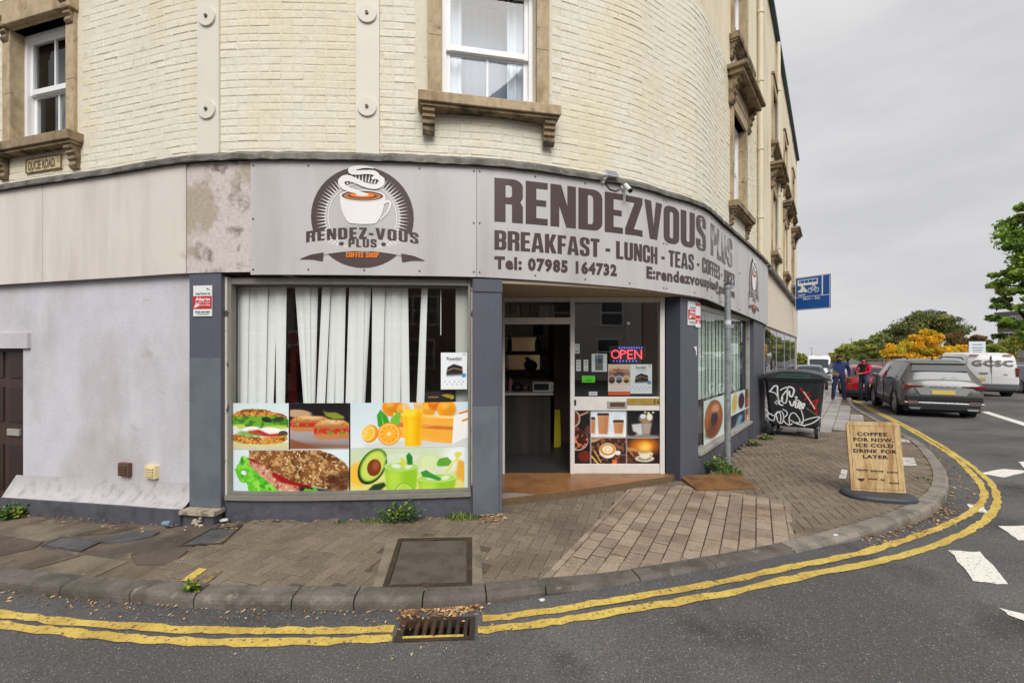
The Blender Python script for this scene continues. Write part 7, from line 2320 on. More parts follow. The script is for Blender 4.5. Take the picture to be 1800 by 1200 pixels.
spray(gq([(585, 600), (640, 690), (695, 790)]), .016, SPRAYW, yo=.004); spray(gq([(610, 785), (710, 858)]), .008, mat('yellow_spray', lin((190, 170, 60)), rough=.6), yo=.004)
mb = MB()
for pts in ([(-.26, 1.215), (-.16, 1.245), (-.02, 1.235), (.1, 1.25), (.24, 1.23), (.3, 1.25)], [(-.3, 1.19), (-.1, 1.20), (.05, 1.185), (.3, 1.20)]):
    v, f = ribbon(smooth2(pts, 5), .012); mb.add([(a, -.033, b) for a, b in v], f, SPRAYG)
lb(mb, 'graffiti_stroke', t)
mb = MB(); mb.add([(.502, .16, .72), (.502, .62, .72), (.506, .62, 1.06), (.506, .16, 1.06)], [(0, 1, 2, 3)], mat('bin_label', lin((214, 200, 198)), rough=.5, col2=lin((200, 90, 90)), c2s=7, lo=.5, hi=.55)); lb(mb, 'side_label', t)

# --- wooden pavement board on its weighted base
BOARD = mat('board_wood_print', lin((198, 170, 124)), rough=.5, var=.26, vs=9, stretch=(7, 7, .7), col2=lin((160, 122, 76)), c2s=2.2, lo=.46, hi=.66, col3=lin((120, 82, 44)), c3s=13, lo3=.68, hi3=.76)
BINK = mat('board_ink', lin((62, 40, 34)), rough=.6)
bp_ = G(1543, 873)
t = empty('pavement_sign', bp_, 'wood effect pavement board advertising coffee and cold drinks on a dark rounded base', 'pavement sign', rz=math.radians(-17))
BASEM = mat('board_base', lin((62, 64, 70)), rough=.55, var=.08, vs=8)
mb = MB()
for z, k_ in ((.0, 1.0), (.03, 1.0), (.052, .94), (.062, .82)):
    for a in np.linspace(0, 2 * math.pi, 28, endpoint=False):
        e_ = 2.6
        c_, s_ = math.cos(a), math.sin(a)
        mb.v.append((.36 * k_ * math.copysign(abs(c_) ** (2 / e_), c_), .235 * k_ * math.copysign(abs(s_) ** (2 / e_), s_), z))
mb.mi(BASEM)
for r in range(3):
    for k_ in range(28): mb.f.append((r * 28 + k_, r * 28 + (k_ + 1) % 28, r * 28 + 28 + (k_ + 1) % 28, r * 28 + 28 + k_)); mb.m.append(0)
mb.f.append(tuple(range(84, 112))); mb.m.append(0)
lb(mb, 'base', t)
TB = Matrix.Translation((0, 0, .06)) @ Matrix.Rotation(math.radians(-7), 4, 'X') @ Matrix.Rotation(math.radians(-1.5), 4, 'Y')
BW, BH = .265, .80
mb = MB(TB); mb.prism(rrect(-BW, 0, BW, BH, (.05, .05), corners='ab') , -.014, .014, BOARD); bo = lb(mb, 'board', t)
GROOVE = mat('board_groove', lin((120, 82, 46)), rough=.8)
mb = MB(TB)
for x in (-.235, .2): mb.add([(x, -.0155, .02), (x + .004, -.0155, .02), (x + .004, -.0155, BH - .03), (x, -.0155, BH - .03)], [(0, 1, 2, 3)], GROOVE)
for z in (.03, .75): mb.add([(-.255, -.0155, z), (.255, -.0155, z), (.255, -.0155, z + .003), (-.255, -.0155, z + .003)], [(0, 1, 2, 3)], GROOVE)
lb(mb, 'plank_line', bo)
for txt, x0, x1, z0 in (('COFFEE', -.165, .135, .635), ('FOR NOW.', -.205, .195, .57), ('ICE COLD', -.185, .185, .505), ('DRINK FOR', -.215, .215, .44), ('LATER', -.125, .125, .375)):
    mb = MB(TB); v, f = fit(vtext(txt, .045, 1.12), x0, x1, z0, z0 + .043); mb.add([(a, -.0158, b) for a, b in v], f, BINK); lb(mb, 'lettering', bo)
rr_ = random.Random(5)
for x0, x1, z0, h_, ul in ((-.2, -.09, .235, .02, True), (-.06, .06, .228, .02, True), (.1, .205, .22, .022, False), (-.09, .0, .135, .02, False), (.035, .065, .128, .026, False), (.11, .2, .10, .02, False)):
    mb = MB(TB)                              # small printed marks, too worn to read
    x = x0
    while x < x1:
        w = rr_.uniform(.006, .012); hh = h_ * rr_.uniform(.6, 1)
        mb.add([(x, -.0158, z0), (x + w, -.0158, z0 + rr_.uniform(-.002, .002)), (x + w, -.0158, z0 + hh), (x, -.0158, z0 + hh * .9)], [(0, 1, 2, 3)], BINK); x += w + .003
    if ul: mb.add([(x0 + .01, -.0158, z0 - .012), (x1, -.0158, z0 - .012), (x1, -.0158, z0 - .009), (x0 + .01, -.0158, z0 - .009)], [(0, 1, 2, 3)], BINK)
    tag(lb(mb, 'printed_mark', bo), kind='stuff')
mb = MB(TB); mb.add([(-.16 + .034 * math.cos(a), -.0158, .145 + .034 * math.sin(a)) for a in np.linspace(math.pi, 2 * math.pi, 12)], [tuple(range(12))], BINK); lb(mb, 'emblem', bo)

# --- brown board lying as a ramp mat before the dark column
MATB = mat('rusty_brown_mat', lin((128, 90, 48)), rough=.85, var=.22, vs=30, col2=lin((92, 62, 36)), c2s=4, lo=.42, hi=.62, bump=.003, bs=90)
q = [G(*p) for p in ((1194, 842), (1299, 838.5), (1330, 859), (1226, 863))]
mb = MB()
up = [.05, .05, .012, .012]
mb.add([(p.x, p.y, gz(p.x, p.y) + .002) for p in q] + [(p.x, p.y, gz(p.x, p.y) + u) for p, u in zip(q, up)], [(3, 2, 1, 0), (4, 5, 6, 7), (0, 1, 5, 4), (1, 2, 6, 5), (2, 3, 7, 6), (3, 0, 4, 7)], MATB)
tag(mb.build('door_mat', MATB), 'worn rusty brown ramp mat lying at the foot of the dark column', 'mat')
# pale patches of old paint / worn slabs on the block paving near the board
for pts, lab in (([(1571, 803), (1606, 805), (1612, 819), (1577, 818)], 'pale worn white square on the paving right of the pavement board'), ([(1573, 771), (1597, 773), (1600, 778), (1574, 776)], 'narrow pale bar on the paving behind the pavement board'), ([(1479, 825), (1490, 827), (1487, 842), (1474, 841)], 'small pale square on the paving left of the pavement board'), ([(1490, 796), (1496, 796), (1497, 808), (1490, 807)], 'tiny pale square behind the left edge of the pavement board')):
    q = [G(*p) for p in pts]
    mb = MB(); mb.add([(p.x, p.y, gz(p.x, p.y) + .006) for p in q], [(0, 1, 2, 3)], mat('worn_white_patch', lin((200, 194, 186)), rough=.8, col2=lin((130, 122, 114)), c2s=9, lo=.5, hi=.62)); tag(mb.build('pale_patch_marking', None), kind='structure')

# ================================================================== PLANTS AND LITTER ON THE GROUND
WEED = [mat('weed_green', lin((86, 116, 44)), rough=.7, rand=.3), mat('weed_dark', lin((52, 88, 44)), rough=.7, rand=.3), mat('weed_yellow', lin((140, 150, 60)), rough=.7, rand=.3)]
def weed(c, rx, ry, h, n, label, broad=False, seed=1, cat='weed'):
    r = random.Random(seed)
    t = empty('weed', c, label, cat, 'weeds growing along the shop front and kerb')
    leaf, stem = MB(), MB()
    for i in range(n):
        a = r.uniform(0, 6.28); d = math.sqrt(r.random())
        x, y = c.x + rx * d * math.cos(a), c.y + ry * d * math.sin(a)
        z = gz(x, y)
        hh = h * r.uniform(.35, 1) * (1.15 - .6 * d)
        lx, ly = r.uniform(-.6, .6) * hh, r.uniform(-.6, .3) * hh
        m = r.choice(WEED)
        if broad:
            stem.tube([(x, y, z), (x + lx * .4, y + ly * .4, z + hh * .6), (x + lx, y + ly, z + hh)], .0025, WEED[1], 4)
            for k_ in range(5):
                f = .35 + .16 * k_
                bx, by, bz = x + lx * f, y + ly * f, z + hh * f
                w = r.uniform(.012, .026); dx, dy, dz = r.uniform(-1, 1), r.uniform(-1, 1), r.uniform(-.2, .6)
                l = math.sqrt(dx * dx + dy * dy + dz * dz); s_ = w * 2.2 / l
                e = Vector((dx, dy, dz)) * s_; sd = Vector((-dy, dx, r.uniform(-.3, .3))).normalized() * w * .7
                p0 = Vector((bx, by, bz))
                leaf.add([tuple(p0), tuple(p0 + e * .5 + sd), tuple(p0 + e), tuple(p0 + e * .5 - sd)], [(0, 1, 2, 3)], m)
        else:
            w = r.uniform(.003, .007)
            sd = Vector((r.uniform(-1, 1), r.uniform(-1, 1), 0)).normalized() * w
            p0 = Vector((x, y, z)); p1 = p0 + Vector((lx * .3, ly * .3, hh * .7)); p2 = p0 + Vector((lx, ly, hh))
            leaf.add([tuple(p0 - sd), tuple(p0 + sd), tuple(p1 + sd * .8), tuple(p1 - sd * .8), tuple(p2)], [(0, 1, 2, 3), (3, 2, 4)], m)
    leaf.build('leaves', None, t)
    if broad: stem.build('stem', None, t)
weed(F(s_px(703), .05), .18, .08, .25, 60, 'leafy green weed below the middle of the big window', True, 3)
weed(F(s_px(812), .05), .17, .06, .09, 170, 'low grass tuft by the pilaster left of the doorway', False, 4)
weed(F(s_px(603), .07), .07, .04, .05, 30, 'small grass tuft left of the leafy weed', False, 5)
weed(F(s_px(662), .05), .16, .06, .06, 90, 'thin grass fringe under the leafy weed', False, 6)
weed(G(16, 907), .22, .12, .14, 130, 'green weed clump by the steps of the brown side door', True, 7)
weed(G(1262, 826), .20, .12, .24, 60, 'leafy weed clump between the dark column and the post', True, 8)
weed(G(1283, 834), .17, .09, .17, 150, 'bright grass clump round the foot of the steel post', False, 9)
weed(G(1325, 783), .12, .07, .09, 40, 'small weed at the corner window sill near the bin', True, 10)
weed(G(1346, 772), .12, .07, .09, 40, 'small weed in the shade of the bin', True, 12)
weed(G(337, 1040), .03, .03, .09, 16, 'small plant sprouting from a kerb joint', True, 11)
weed(G(1625, 842), .09, .12, .035, 50, 'mossy grass patch near the kerb right of the pavement board', False, 13)
MOSS = mat('moss', lin((84, 92, 44)), rough=.95, var=.3, vs=40)
LEAFM = [mat('dead_leaf_tan', lin((166, 126, 82)), rough=.8, rand=.3), mat('dead_leaf_brown', lin((122, 80, 50)), rough=.8, rand=.3), mat('dead_leaf_pale', lin((194, 166, 124)), rough=.8, rand=.2)]
def litter(n, pick, name, size=(.012, .03), zf=rz, lift=.004, seed=1):
    r = random.Random(seed)
    mb = MB()
    for i in range(n):
        x, y = pick(r)
        z = zf(x, y) + lift + r.uniform(0, .008)
        l = r.uniform(*size); w = l * r.uniform(.25, .55); a = r.uniform(0, 6.28)
        e = Vector((math.cos(a), math.sin(a), r.uniform(-.15, .3))) * l; s_ = Vector((-math.sin(a), math.cos(a), r.uniform(-.3, .3))) * w
        c = Vector((x, y, z + abs(e.z) * .5))
        mb.add([tuple(c - e), tuple(c - s_ * .9), tuple(c + e), tuple(c + s_ + Vector((0, 0, .004)))], [(0, 1, 2), (0, 2, 3)], r.choice(LEAFM))
    tag(mb.build(name, None), 'fallen leaves and twigs swept along the %s' % name, None, None, 'stuff')
    bpy.data.objects[name if name in bpy.data.objects else name].name = 'fallen_leaves'
def along(px0, px1, inn0, inn1):
    a, b = ks_px(px0), ks_px(px1)
    def f(r):
        s = a + (b - a) * r.random()
        p, _ = K(s, -(inn0 + (inn1 - inn0) * r.random() ** 1.8))
        return p.x, p.y
    return f
litter(250, along(0, 860, .002, .13), 'left gutter', (.006, .018), seed=2)
litter(90, along(0, 860, .1, .5), 'left road edge', (.008, .02), seed=3)
litter(210, along(700, 850, .0, .09), 'drain', (.012, .03), seed=4)
litter(260, along(1500, 1668, .01, .22), 'right gutter', (.008, .024), seed=5)
_ra, _rb = ks_px(1600) + .4, ks_px(1600) + 6
def f_(r):
    s = _ra + (_rb - _ra) * r.random()
    p, _ = K(s, -(.02 + .3 * r.random() ** 2)); return p.x, p.y
litter(260, f_, 'right kerb curve', (.012, .034), seed=6)
def wallbase(p0, p1, d0, d1, offz=0):
    a, b = s_px(p0), s_px(p1)
    def f(r):
        p = F(a + (b - a) * r.random(), d0 + (d1 - d0) * r.random() ** 2); return p.x, p.y
    return f
litter(170, wallbase(390, 880, .0, .22), 'big window foot', (.008, .02), gz, .006, 7)
litter(90, wallbase(835, 883, .0, .2), 'pilaster foot', (.012, .03), gz, .006, 8)
litter(220, wallbase(1225, 1335, -.05, .7), 'corner window foot', (.008, .022), gz, .006, 9)
litter(150, wallbase(20, 400, .1, .3), 'rendered wall foot', (.008, .02), gz, .006, 10)
def scat(r):
    while True:
        x, y = r.uniform(-3.6, 6.5), r.uniform(2.9, 8.5)
        if inside((x, y), PAVE): return x, y
litter(170, scat, 'pavement', (.005, .013), gz, .006, 11)
litter(110, lambda r: (r.uniform(-3.5, 5), r.uniform(1.8, 4)), 'open road', (.004, .010), rz, .003, 12)
PAPER = mat('white_paper', lin((206, 208, 206)), rough=.8)
for p, s_, lab in ((G(394, 916), .04, 'pale crumpled paper scrap at the foot of the left grey pilaster'), (G(1468, 941), .022, 'white paper scrap on the kerb right of the tan paving'), (GR(953, 1055), .02, 'white plastic scrap in the gutter right of the drain')):
    mb = MB(); mb.sphere((p.x, p.y, p.z + s_ * .35), s_, PAPER, 7, 5, (1.2, .8, .4)); mb.v = [(x + random.uniform(-.006, .006), y + random.uniform(-.006, .006), z + random.uniform(-.004, .004)) for x, y, z in mb.v]
    tag(mb.build('paper_scrap', PAPER), lab, 'litter', 'scraps of litter')
p = G(294, 925)
mb = MB(); mb.tube([(p.x - .04, p.y, p.z + .03), (p.x + .045, p.y - .01, p.z + .035)], [.024, .03], mat('blue_cup', lin((120, 136, 160)), rough=.5), 10); tag(mb.build('paper_cup', None), 'small blue grey cup lying against the wall plinth', 'cup')

# ================================================================== VEHICLES
CARGLASS = mat('car_glass', lin((44, 52, 56)), rough=.08, spec=.6, coat=.1)
TYRE = RUBBER
RIM = mat('alloy_rim', lin((120, 122, 126)), rough=.3, metal=.7)
TRIM = mat('black_trim', lin((36, 37, 39)), rough=.55)
TAILR = mat('tail_light_red', lin((112, 16, 22)), rough=.15, spec=.7, coat=.5)
CHROME = mat('bright_trim', lin((196, 198, 200)), rough=.2, metal=.8)
PLATEY = mat('rear_plate_yellow', lin((214, 190, 96)), rough=.4)
def compact(mb):
    used = sorted({i for f in mb.f for i in f})
    mp = {u: k_ for k_, u in enumerate(used)}
    mb.v = [mb.v[u] for u in used]
    mb.f = [tuple(mp[i] for i in f) for f in mb.f]
    return mb
def vehicle(name, label, cat, x, y, theta, st, paint, W, wheels, wr, flags, group=None, opts=None):
    """st: stations (y, zb, zm, zbelt, zroof, ws, wb, wr) from the tail forward; flags[i] for the bay i..i+1: s = side glass, t = glass across the top"""
    opts = opts or {}
    z = min(rz(x, y), rz(x + math.sin(theta) * 2, y + math.cos(theta) * 2))
    t = empty(name, (x, y, z), label, cat, group, rz=-theta)
    ring = lambda s: [(0, s[1]), (s[5] * .82, s[1]), (s[5], s[1] + .09), (s[5] + .012, s[2]), (s[6] + .005, s[3] - .05), (s[6], s[3]), (s[7], s[4] - .07), (s[7] - .10, s[4] - .012), (s[7] * .45, s[4] + .008), (0, s[4] + .012)]
    body, gl = MB(), MB()
    n = 10
    R = []
    for s in st:
        r = ring(s)
        R.append([(-a, s[0], b) for a, b in r[::-1]] + [(a, s[0], b) for a, b in r[1:]])
    m = len(R[0])
    body.mi(paint)
    allv = [p for r in R for p in r]
    body.v = list(allv); gl.v = list(allv)
    for i in range(len(st) - 1):
        for k_ in range(m - 1):
            f = (i * m + k_, i * m + k_ + 1, (i + 1) * m + k_ + 1, (i + 1) * m + k_)
            kk_ = k_ if k_ < n - 1 else 2 * (n - 1) - 1 - k_      # mirrored index: 0 = top centre .. 8 = floor
            top = kk_ <= 2; side = kk_ == 3
            g = ('s' in flags[i] and side) or ('t' in flags[i] and kk_ in (0, 1))
            tgt = gl if g else body
            tgt.f.append(f); tgt.m.append(0); tgt.smooth.add(len(tgt.f) - 1)
    for i, rev in ((0, True), (len(st) - 1, False)):
        f = tuple(i * m + k_ for k_ in range(m))
        body.f.append(f[::-1] if rev else f); body.m.append(0)
    gl.mi(CARGLASS)
    o = lb(compact(body), 'body', t)
    lb(compact(gl), 'window', t)
    for yw in wheels:
        for sx in (-1, 1):
            w = empty('wheel', (sx * (W / 2 - .125), yw, wr)); w.parent = t
            mb = MB(); mb.cyl((0, 0, 0), 'x', wr, .23, TYRE, 24); lb(mb, 'tyre', w)
            mb = MB(); mb.cyl((sx * .112, 0, 0), 'x', wr * .66, .02, RIM, 20)
            lb(mb, 'rim', w)
            mb = MB()
            a_ = [(sx * (W / 2 - .012), yw + (wr + .065) * math.cos(q), wr + (wr + .065) * math.sin(q)) for q in np.linspace(-.35, math.pi + .35, 18)]
            b_ = [(sx * (W / 2 + .022), p[1], p[2]) for p in a_]
            c_ = [(sx * (W / 2 + .022), yw + (wr + .01) * math.cos(q), wr + (wr + .01) * math.sin(q)) for q in np.linspace(-.35, math.pi + .35, 18)]
            d_ = [(sx * (W / 2 - .2), p[1], p[2]) for p in c_]
            mb.add(a_ + b_ + c_ + d_, [(r * 18 + k_, r * 18 + k_ + 1, r * 18 + 19 + k_, r * 18 + 18 + k_) for r in range(3) for k_ in range(17)], opts.get('arch', TRIM)); lb(mb, 'wheel_arch', t)
    mb = MB(); mb.box(-W / 2 + .1, W / 2 - .1, .1, st[-1][0] - .1, st[3][1] - .06, st[3][1] + .08, TRIM); lb(mb, 'underside', t)
    return t
W_ = 1.86
SUVP = mat('grey_car_paint', lin((102, 101, 99)), rough=.36, metal=.3, coat=.45, spec=.4)
suv = [(0.0, .42, .58, .72, .76, .78, .76, .70), (.05, .34, .60, .98, 1.03, .88, .85, .76), (.12, .30, .62, 1.05, 1.10, .905, .87, .75), (.40, .27, .62, 1.06, 1.52, .92, .88, .66), (.50, .26, .62, 1.06, 1.60, .92, .88, .66),
       (.95, .26, .62, 1.055, 1.645, .92, .88, .67), (1.02, .26, .62, 1.05, 1.65, .92, .88, .67), (2.0, .26, .62, 1.03, 1.655, .92, .88, .67), (2.08, .26, .62, 1.03, 1.65, .92, .88, .67), (2.75, .26, .62, 1.02, 1.58, .92, .88, .66), (3.35, .26, .62, 1.0, 1.05, .92, .87, .74), (4.1, .28, .6, .90, .94, .88, .82, .7), (4.32, .34, .55, .74, .78, .8, .74, .6), (4.38, .38, .5, .62, .66, .7, .66, .5)]
t = vehicle('parked_car', 'grey estate car with roof rails parked on the double yellow lines', 'car', 12.55, 13.25, math.radians(27), suv, SUVP, W_, (.86, 3.5), .35, ['', '', 't', '', 's', '', 's', '', 's', 'st', '', '', ''], 'vehicles along the main road')
t.scale = (1.0, 1.0, 1.06)
mb = MB(); mb.box(-.86, .86, -.035, .1, .52, .66, TRIM, .02); lb(mb, 'bumper', t)
mb = MB(); mb.box(-.80, .80, -.03, .1, .27, .44, TRIM, .02); lb(mb, 'diffuser', t)
mb = MB(); mb.box(-.88, .88, -.03, .12, .44, .475, CHROME, .006); lb(mb, 'bright_strip', t)
for sx in (-1, 1):
    mb = MB(); mb.prism([(sx * .42, .93), (sx * .885, .95), (sx * .895, .83), (sx * .76, .85), (sx * .68, .895)], -.012, .16, TAILR); lb(mb, 'tail_light', t)
    mb = MB(); mb.box(min(sx * .55, sx * .82), max(sx * .55, sx * .82), -.04, .0, .47, .51, TAILR, .006); lb(mb, 'reflector', t)
    mb = MB(); mb.prism([(sx * .5, .33), (sx * .78, .33), (sx * .74, .28), (sx * .54, .28)], -.04, 0, CHROME); lb(mb, 'exhaust_trim', t)
    mb = MB(); mb.tube([(sx * .64, .65, 1.66), (sx * .645, .8, 1.71), (sx * .65, 2.3, 1.71), (sx * .645, 2.5, 1.655)], .018, TRIM, 8); lb(mb, 'roof_rail', t)
    mb = MB(); mb.box(min(sx * .9, sx * 1.06), max(sx * .9, sx * 1.06), 2.86, 3.02, 1.02, 1.16, SUVP, .03); lb(mb, 'wing_mirror', t)
    mb = MB(); mb.box(min(sx * .92, sx * .945), max(sx * .92, sx * .945), 1.1, 3.0, .36, .44, TRIM); lb(mb, 'side_trim', t)
mb = MB(); mb.prism([(-.62, .86), (.62, .86), (.5, .68), (-.5, .68)], -.014, .05, mat('tailgate_recess', lin((160, 160, 160)), rough=.4, metal=.3)); lb(mb, 'tailgate_recess', t)
mb = MB(); mb.box(-.26, .26, -.03, -.01, .70, .81, PLATEY, .003); lb(mb, 'number_plate', t)
mb = MB(); v, f = fit(vtext('S K O D A', .03), -.30, .30, .895, .925); mb.add([(a, -.02, b) for a, b in v], f, TRIM); mb.v = [(x, y - .02, z) for x, y, z in mb.v]; lb(mb, 'lettering', t)
mb = MB(); mb.add([(-.66, .240, 1.335), (.66, .240, 1.335), (.60, .352, 1.505), (-.60, .352, 1.505)], [(0, 1, 2, 3)], mat('silhouette_band', lin((26, 34, 34)), rough=.3)); lb(mb, 'rear_window_silhouette', t)  # dark band painted over the glass for the dim interior behind it
for sx in (-1, 1):
    for yg in (1.0, 2.05, 2.95):
        mb = MB(); mb.box(min(sx * .915, sx * .938), max(sx * .915, sx * .938), yg, yg + .014, .40, 1.0, TRIM); lb(mb, 'door_gap', t)
    for yh in (1.35, 2.35):
        mb = MB(); mb.box(min(sx * .91, sx * .95), max(sx * .91, sx * .95), yh, yh + .17, .88, .91, SUVP, .008); lb(mb, 'door_handle', t)
mb = MB(); mb.box(-.62, .62, .33, .5, 1.53, 1.575, SUVP, .012); lb(mb, 'spoiler', t)
mb = MB(); mb.tube([(0, .13, 1.12), (.12, .16, 1.15), (.34, .155, 1.145)], .012, TRIM, 6); lb(mb, 'wiper', t)
mb = MB(); mb.prism([(-.02, 0), (.02, 0), (.0, .07)], 0, .12, TRIM); o = lb(mb, 'aerial', t); o.location = (0, .8, 1.655)

VANP = mat('white_van_paint', lin((222, 222, 222)), rough=.35, coat=.4)
van = [(0.0, .38, .62, .80, .84, .84, .83, .78), (.03, .32, .66, 1.0, 1.06, .90, .88, .84), (.06, .30, .66, 1.06, 1.66, .905, .89, .80), (.16, .28, .66, 1.06, 1.78, .91, .89, .80), (.5, .28, .66, 1.06, 1.84, .915, .89, .80), (2.4, .28, .66, 1.06, 1.84, .915, .89, .80),
       (2.5, .28, .66, 1.06, 1.84, .915, .89, .79), (3.1, .28, .66, 1.05, 1.66, .91, .88, .74), (3.7, .28, .66, 1.0, 1.08, .90, .86, .74), (4.25, .3, .6, .84, .88, .85, .8, .7), (4.4, .36, .55, .7, .74, .75, .7, .6)]
t = vehicle('white_van', 'white panel van with faded silver lettering on its rear doors behind the grey car', 'van', 22.55, 21.4, math.radians(24), van, VANP, 1.83, (.75, 3.5), .33, ['', '', '', '', '', '', 's', 'st', '', ''], 'vehicles along the main road')
t.scale = (1.06, 1.06, 1.13)
mb = MB(); mb.box(-.88, .88, -.08, .1, .34, .56, mat('grey_bumper', lin((96, 98, 100)), rough=.6), .03); lb(mb, 'bumper', t)
for sx in (-1, 1):
    mb = MB(); mb.box(min(sx * .80, sx * .9), max(sx * .80, sx * .9), -.02, .1, .86, 1.24, TAILR, .012); lb(mb, 'tail_light', t)
    mb = MB(); mb.box(min(sx * .42, sx * .72), max(sx * .42, sx * .72), .0, .1, 1.735, 1.775, mat('pale_red_lamp', lin((214, 130, 130)), rough=.3)); lb(mb, 'marker_lamp', t)
mb = MB(); mb.box(-.004, .004, -.002, .08, .58, 1.72, TRIM); lb(mb, 'door_gap', t)
mb = MB(); mb.box(-.62, -.2, -.02, .06, .68, .80, PLATEY, .003); lb(mb, 'number_plate', t)
mb = MB(); mb.box(-.4, -.12, -.03, .06, .98, 1.01, TRIM); lb(mb, 'door_handle', t)
mb = MB(); v, f = poly2([(.38, .93), (.45, .99), (.52, .93), (.52, .90), (.45, .96), (.38, .90)]); mb.add([(a, -.018, b) for a, b in v], f, TRIM); lb(mb, 'emblem', t)
mb = MB(); v, f = fit(vtext('GCSC', .035, 1.12), -.66, .70, 1.30, 1.54); mb.add([(a, .018, b) for a, b in v], f, mat('silver_lettering', lin((176, 174, 176)), rough=.3, metal=.4)); lb(mb, 'lettering', t)
mb = MB(); v, f = fit(vtext('GCSC', .012, 1.19), -.63, .73, 1.285, 1.525); mb.add([(a, .014, b) for a, b in v], f, mat('lettering_shadow', lin((128, 120, 124)), rough=.4)); lb(mb, 'lettering', t)
for z in (1.34, 1.45): pass

hatch = [(0.0, .40, .55, .70, .74, .74, .72, .66), (.06, .32, .56, .92, .97, .82, .80, .72), (.14, .28, .56, .97, 1.02, .84, .81, .70), (.5, .25, .56, .98, 1.38, .85, .82, .60), (.6, .25, .56, .98, 1.43, .85, .82, .60), (1.1, .25, .56, .97, 1.47, .86, .82, .62), (1.9, .25, .56, .95, 1.47, .86, .82, .62), (2.4, .25, .56, .94, 1.40, .86, .82, .61), (3.0, .25, .56, .92, .97, .86, .81, .68), (3.7, .28, .54, .82, .86, .82, .76, .64), (3.9, .34, .5, .66, .7, .72, .68, .54)]
hf = ['', '', 't', '', 's', 's', 's', 'st', '', '']
def small_car(label, x, y, th, col, name='parked_car', lights=True):
    m = mat('paint_%d_%d_%d' % col, lin(col), rough=.3, coat=.7)
    t = vehicle(name, label, 'car', x, y, math.radians(th), hatch, m, 1.72, (.72, 3.15), .31, hf, 'vehicles along the main road')
    for sx in (-1, 1):
        mb = MB(); mb.box(min(sx * .58, sx * .80), max(sx * .58, sx * .80), -.0, .14, .78, .98, TAILR, .02); lb(mb, 'tail_light', t)
        mb = MB(); mb.box(min(sx * .84, sx * .98), max(sx * .84, sx * .98), 2.5, 2.64, .94, 1.05, m, .03); lb(mb, 'wing_mirror', t)
    mb = MB(); mb.box(-.26, .26, -.03, .03, .62, .73, PLATEY, .003); lb(mb, 'number_plate', t)
    mb = MB(); mb.box(-.7, .7, -.03, .1, .34, .5, TRIM, .02); lb(mb, 'bumper', t)
    return t
small_car('red hatchback at the kerb between the two people', 14.85, 18.95, 33, (146, 20, 26))
small_car('white car with a roof sign beyond the woman in the red jacket', 18.3, 23.4, 33, (222, 222, 224))
small_car('dark car at the kerb behind the man in navy', 16.3, 25.0, 34, (50, 52, 56))
small_car('white car far down the road right of the bin', 23.2, 38, 33, (214, 214, 216))
small_car('silver car far down the road behind the standing man', 27.8, 42, 33, (170, 172, 176))
small_car('dark blue car cut off at the right edge beside the white van', 27.3, 23.0, 25, (60, 66, 80))
bus = [(0.0, .4, .8, 1.1, 1.15, .92, .9, .84), (.05, .34, .8, 1.3, 2.3, .98, .97, .86), (.2, .32, .8, 1.3, 2.5, 1.0, .98, .86), (3.2, .32, .8, 1.3, 2.52, 1.0, .98, .86), (4.0, .32, .8, 1.28, 2.5, 1.0, .97, .84), (4.1, .32, .8, 1.3, 2.2, 1.0, .97, .84), (4.6, .32, .8, 1.3, 1.4, .98, .94, .82), (5.1, .36, .7, 1.0, 1.04, .92, .86, .76), (5.2, .4, .6, .8, .84, .84, .8, .7)]
t = vehicle('minibus', 'white minibus with a dark windscreen facing along the road beyond the bin', 'minibus', 30.6, 45.5, math.radians(33 + 180), bus, VANP, 2.0, (.9, 4.2), .36, ['', '', '', 's', '', 'st', '', ''], 'vehicles along the main road')
mb = MB(); mb.box(-.25, .25, 3.9, 4.0, 2.46, 2.54, mat('roof_sign', lin((170, 60, 70)), rough=.4)); lb(mb, 'roof_marking', t)
for sx in (-1, 1):
    mb = MB(); mb.box(min(sx * .5, sx * .85), max(sx * .5, sx * .85), 5.1, 5.2, .84, 1.0, CHROME, .02); lb(mb, 'headlight', t)

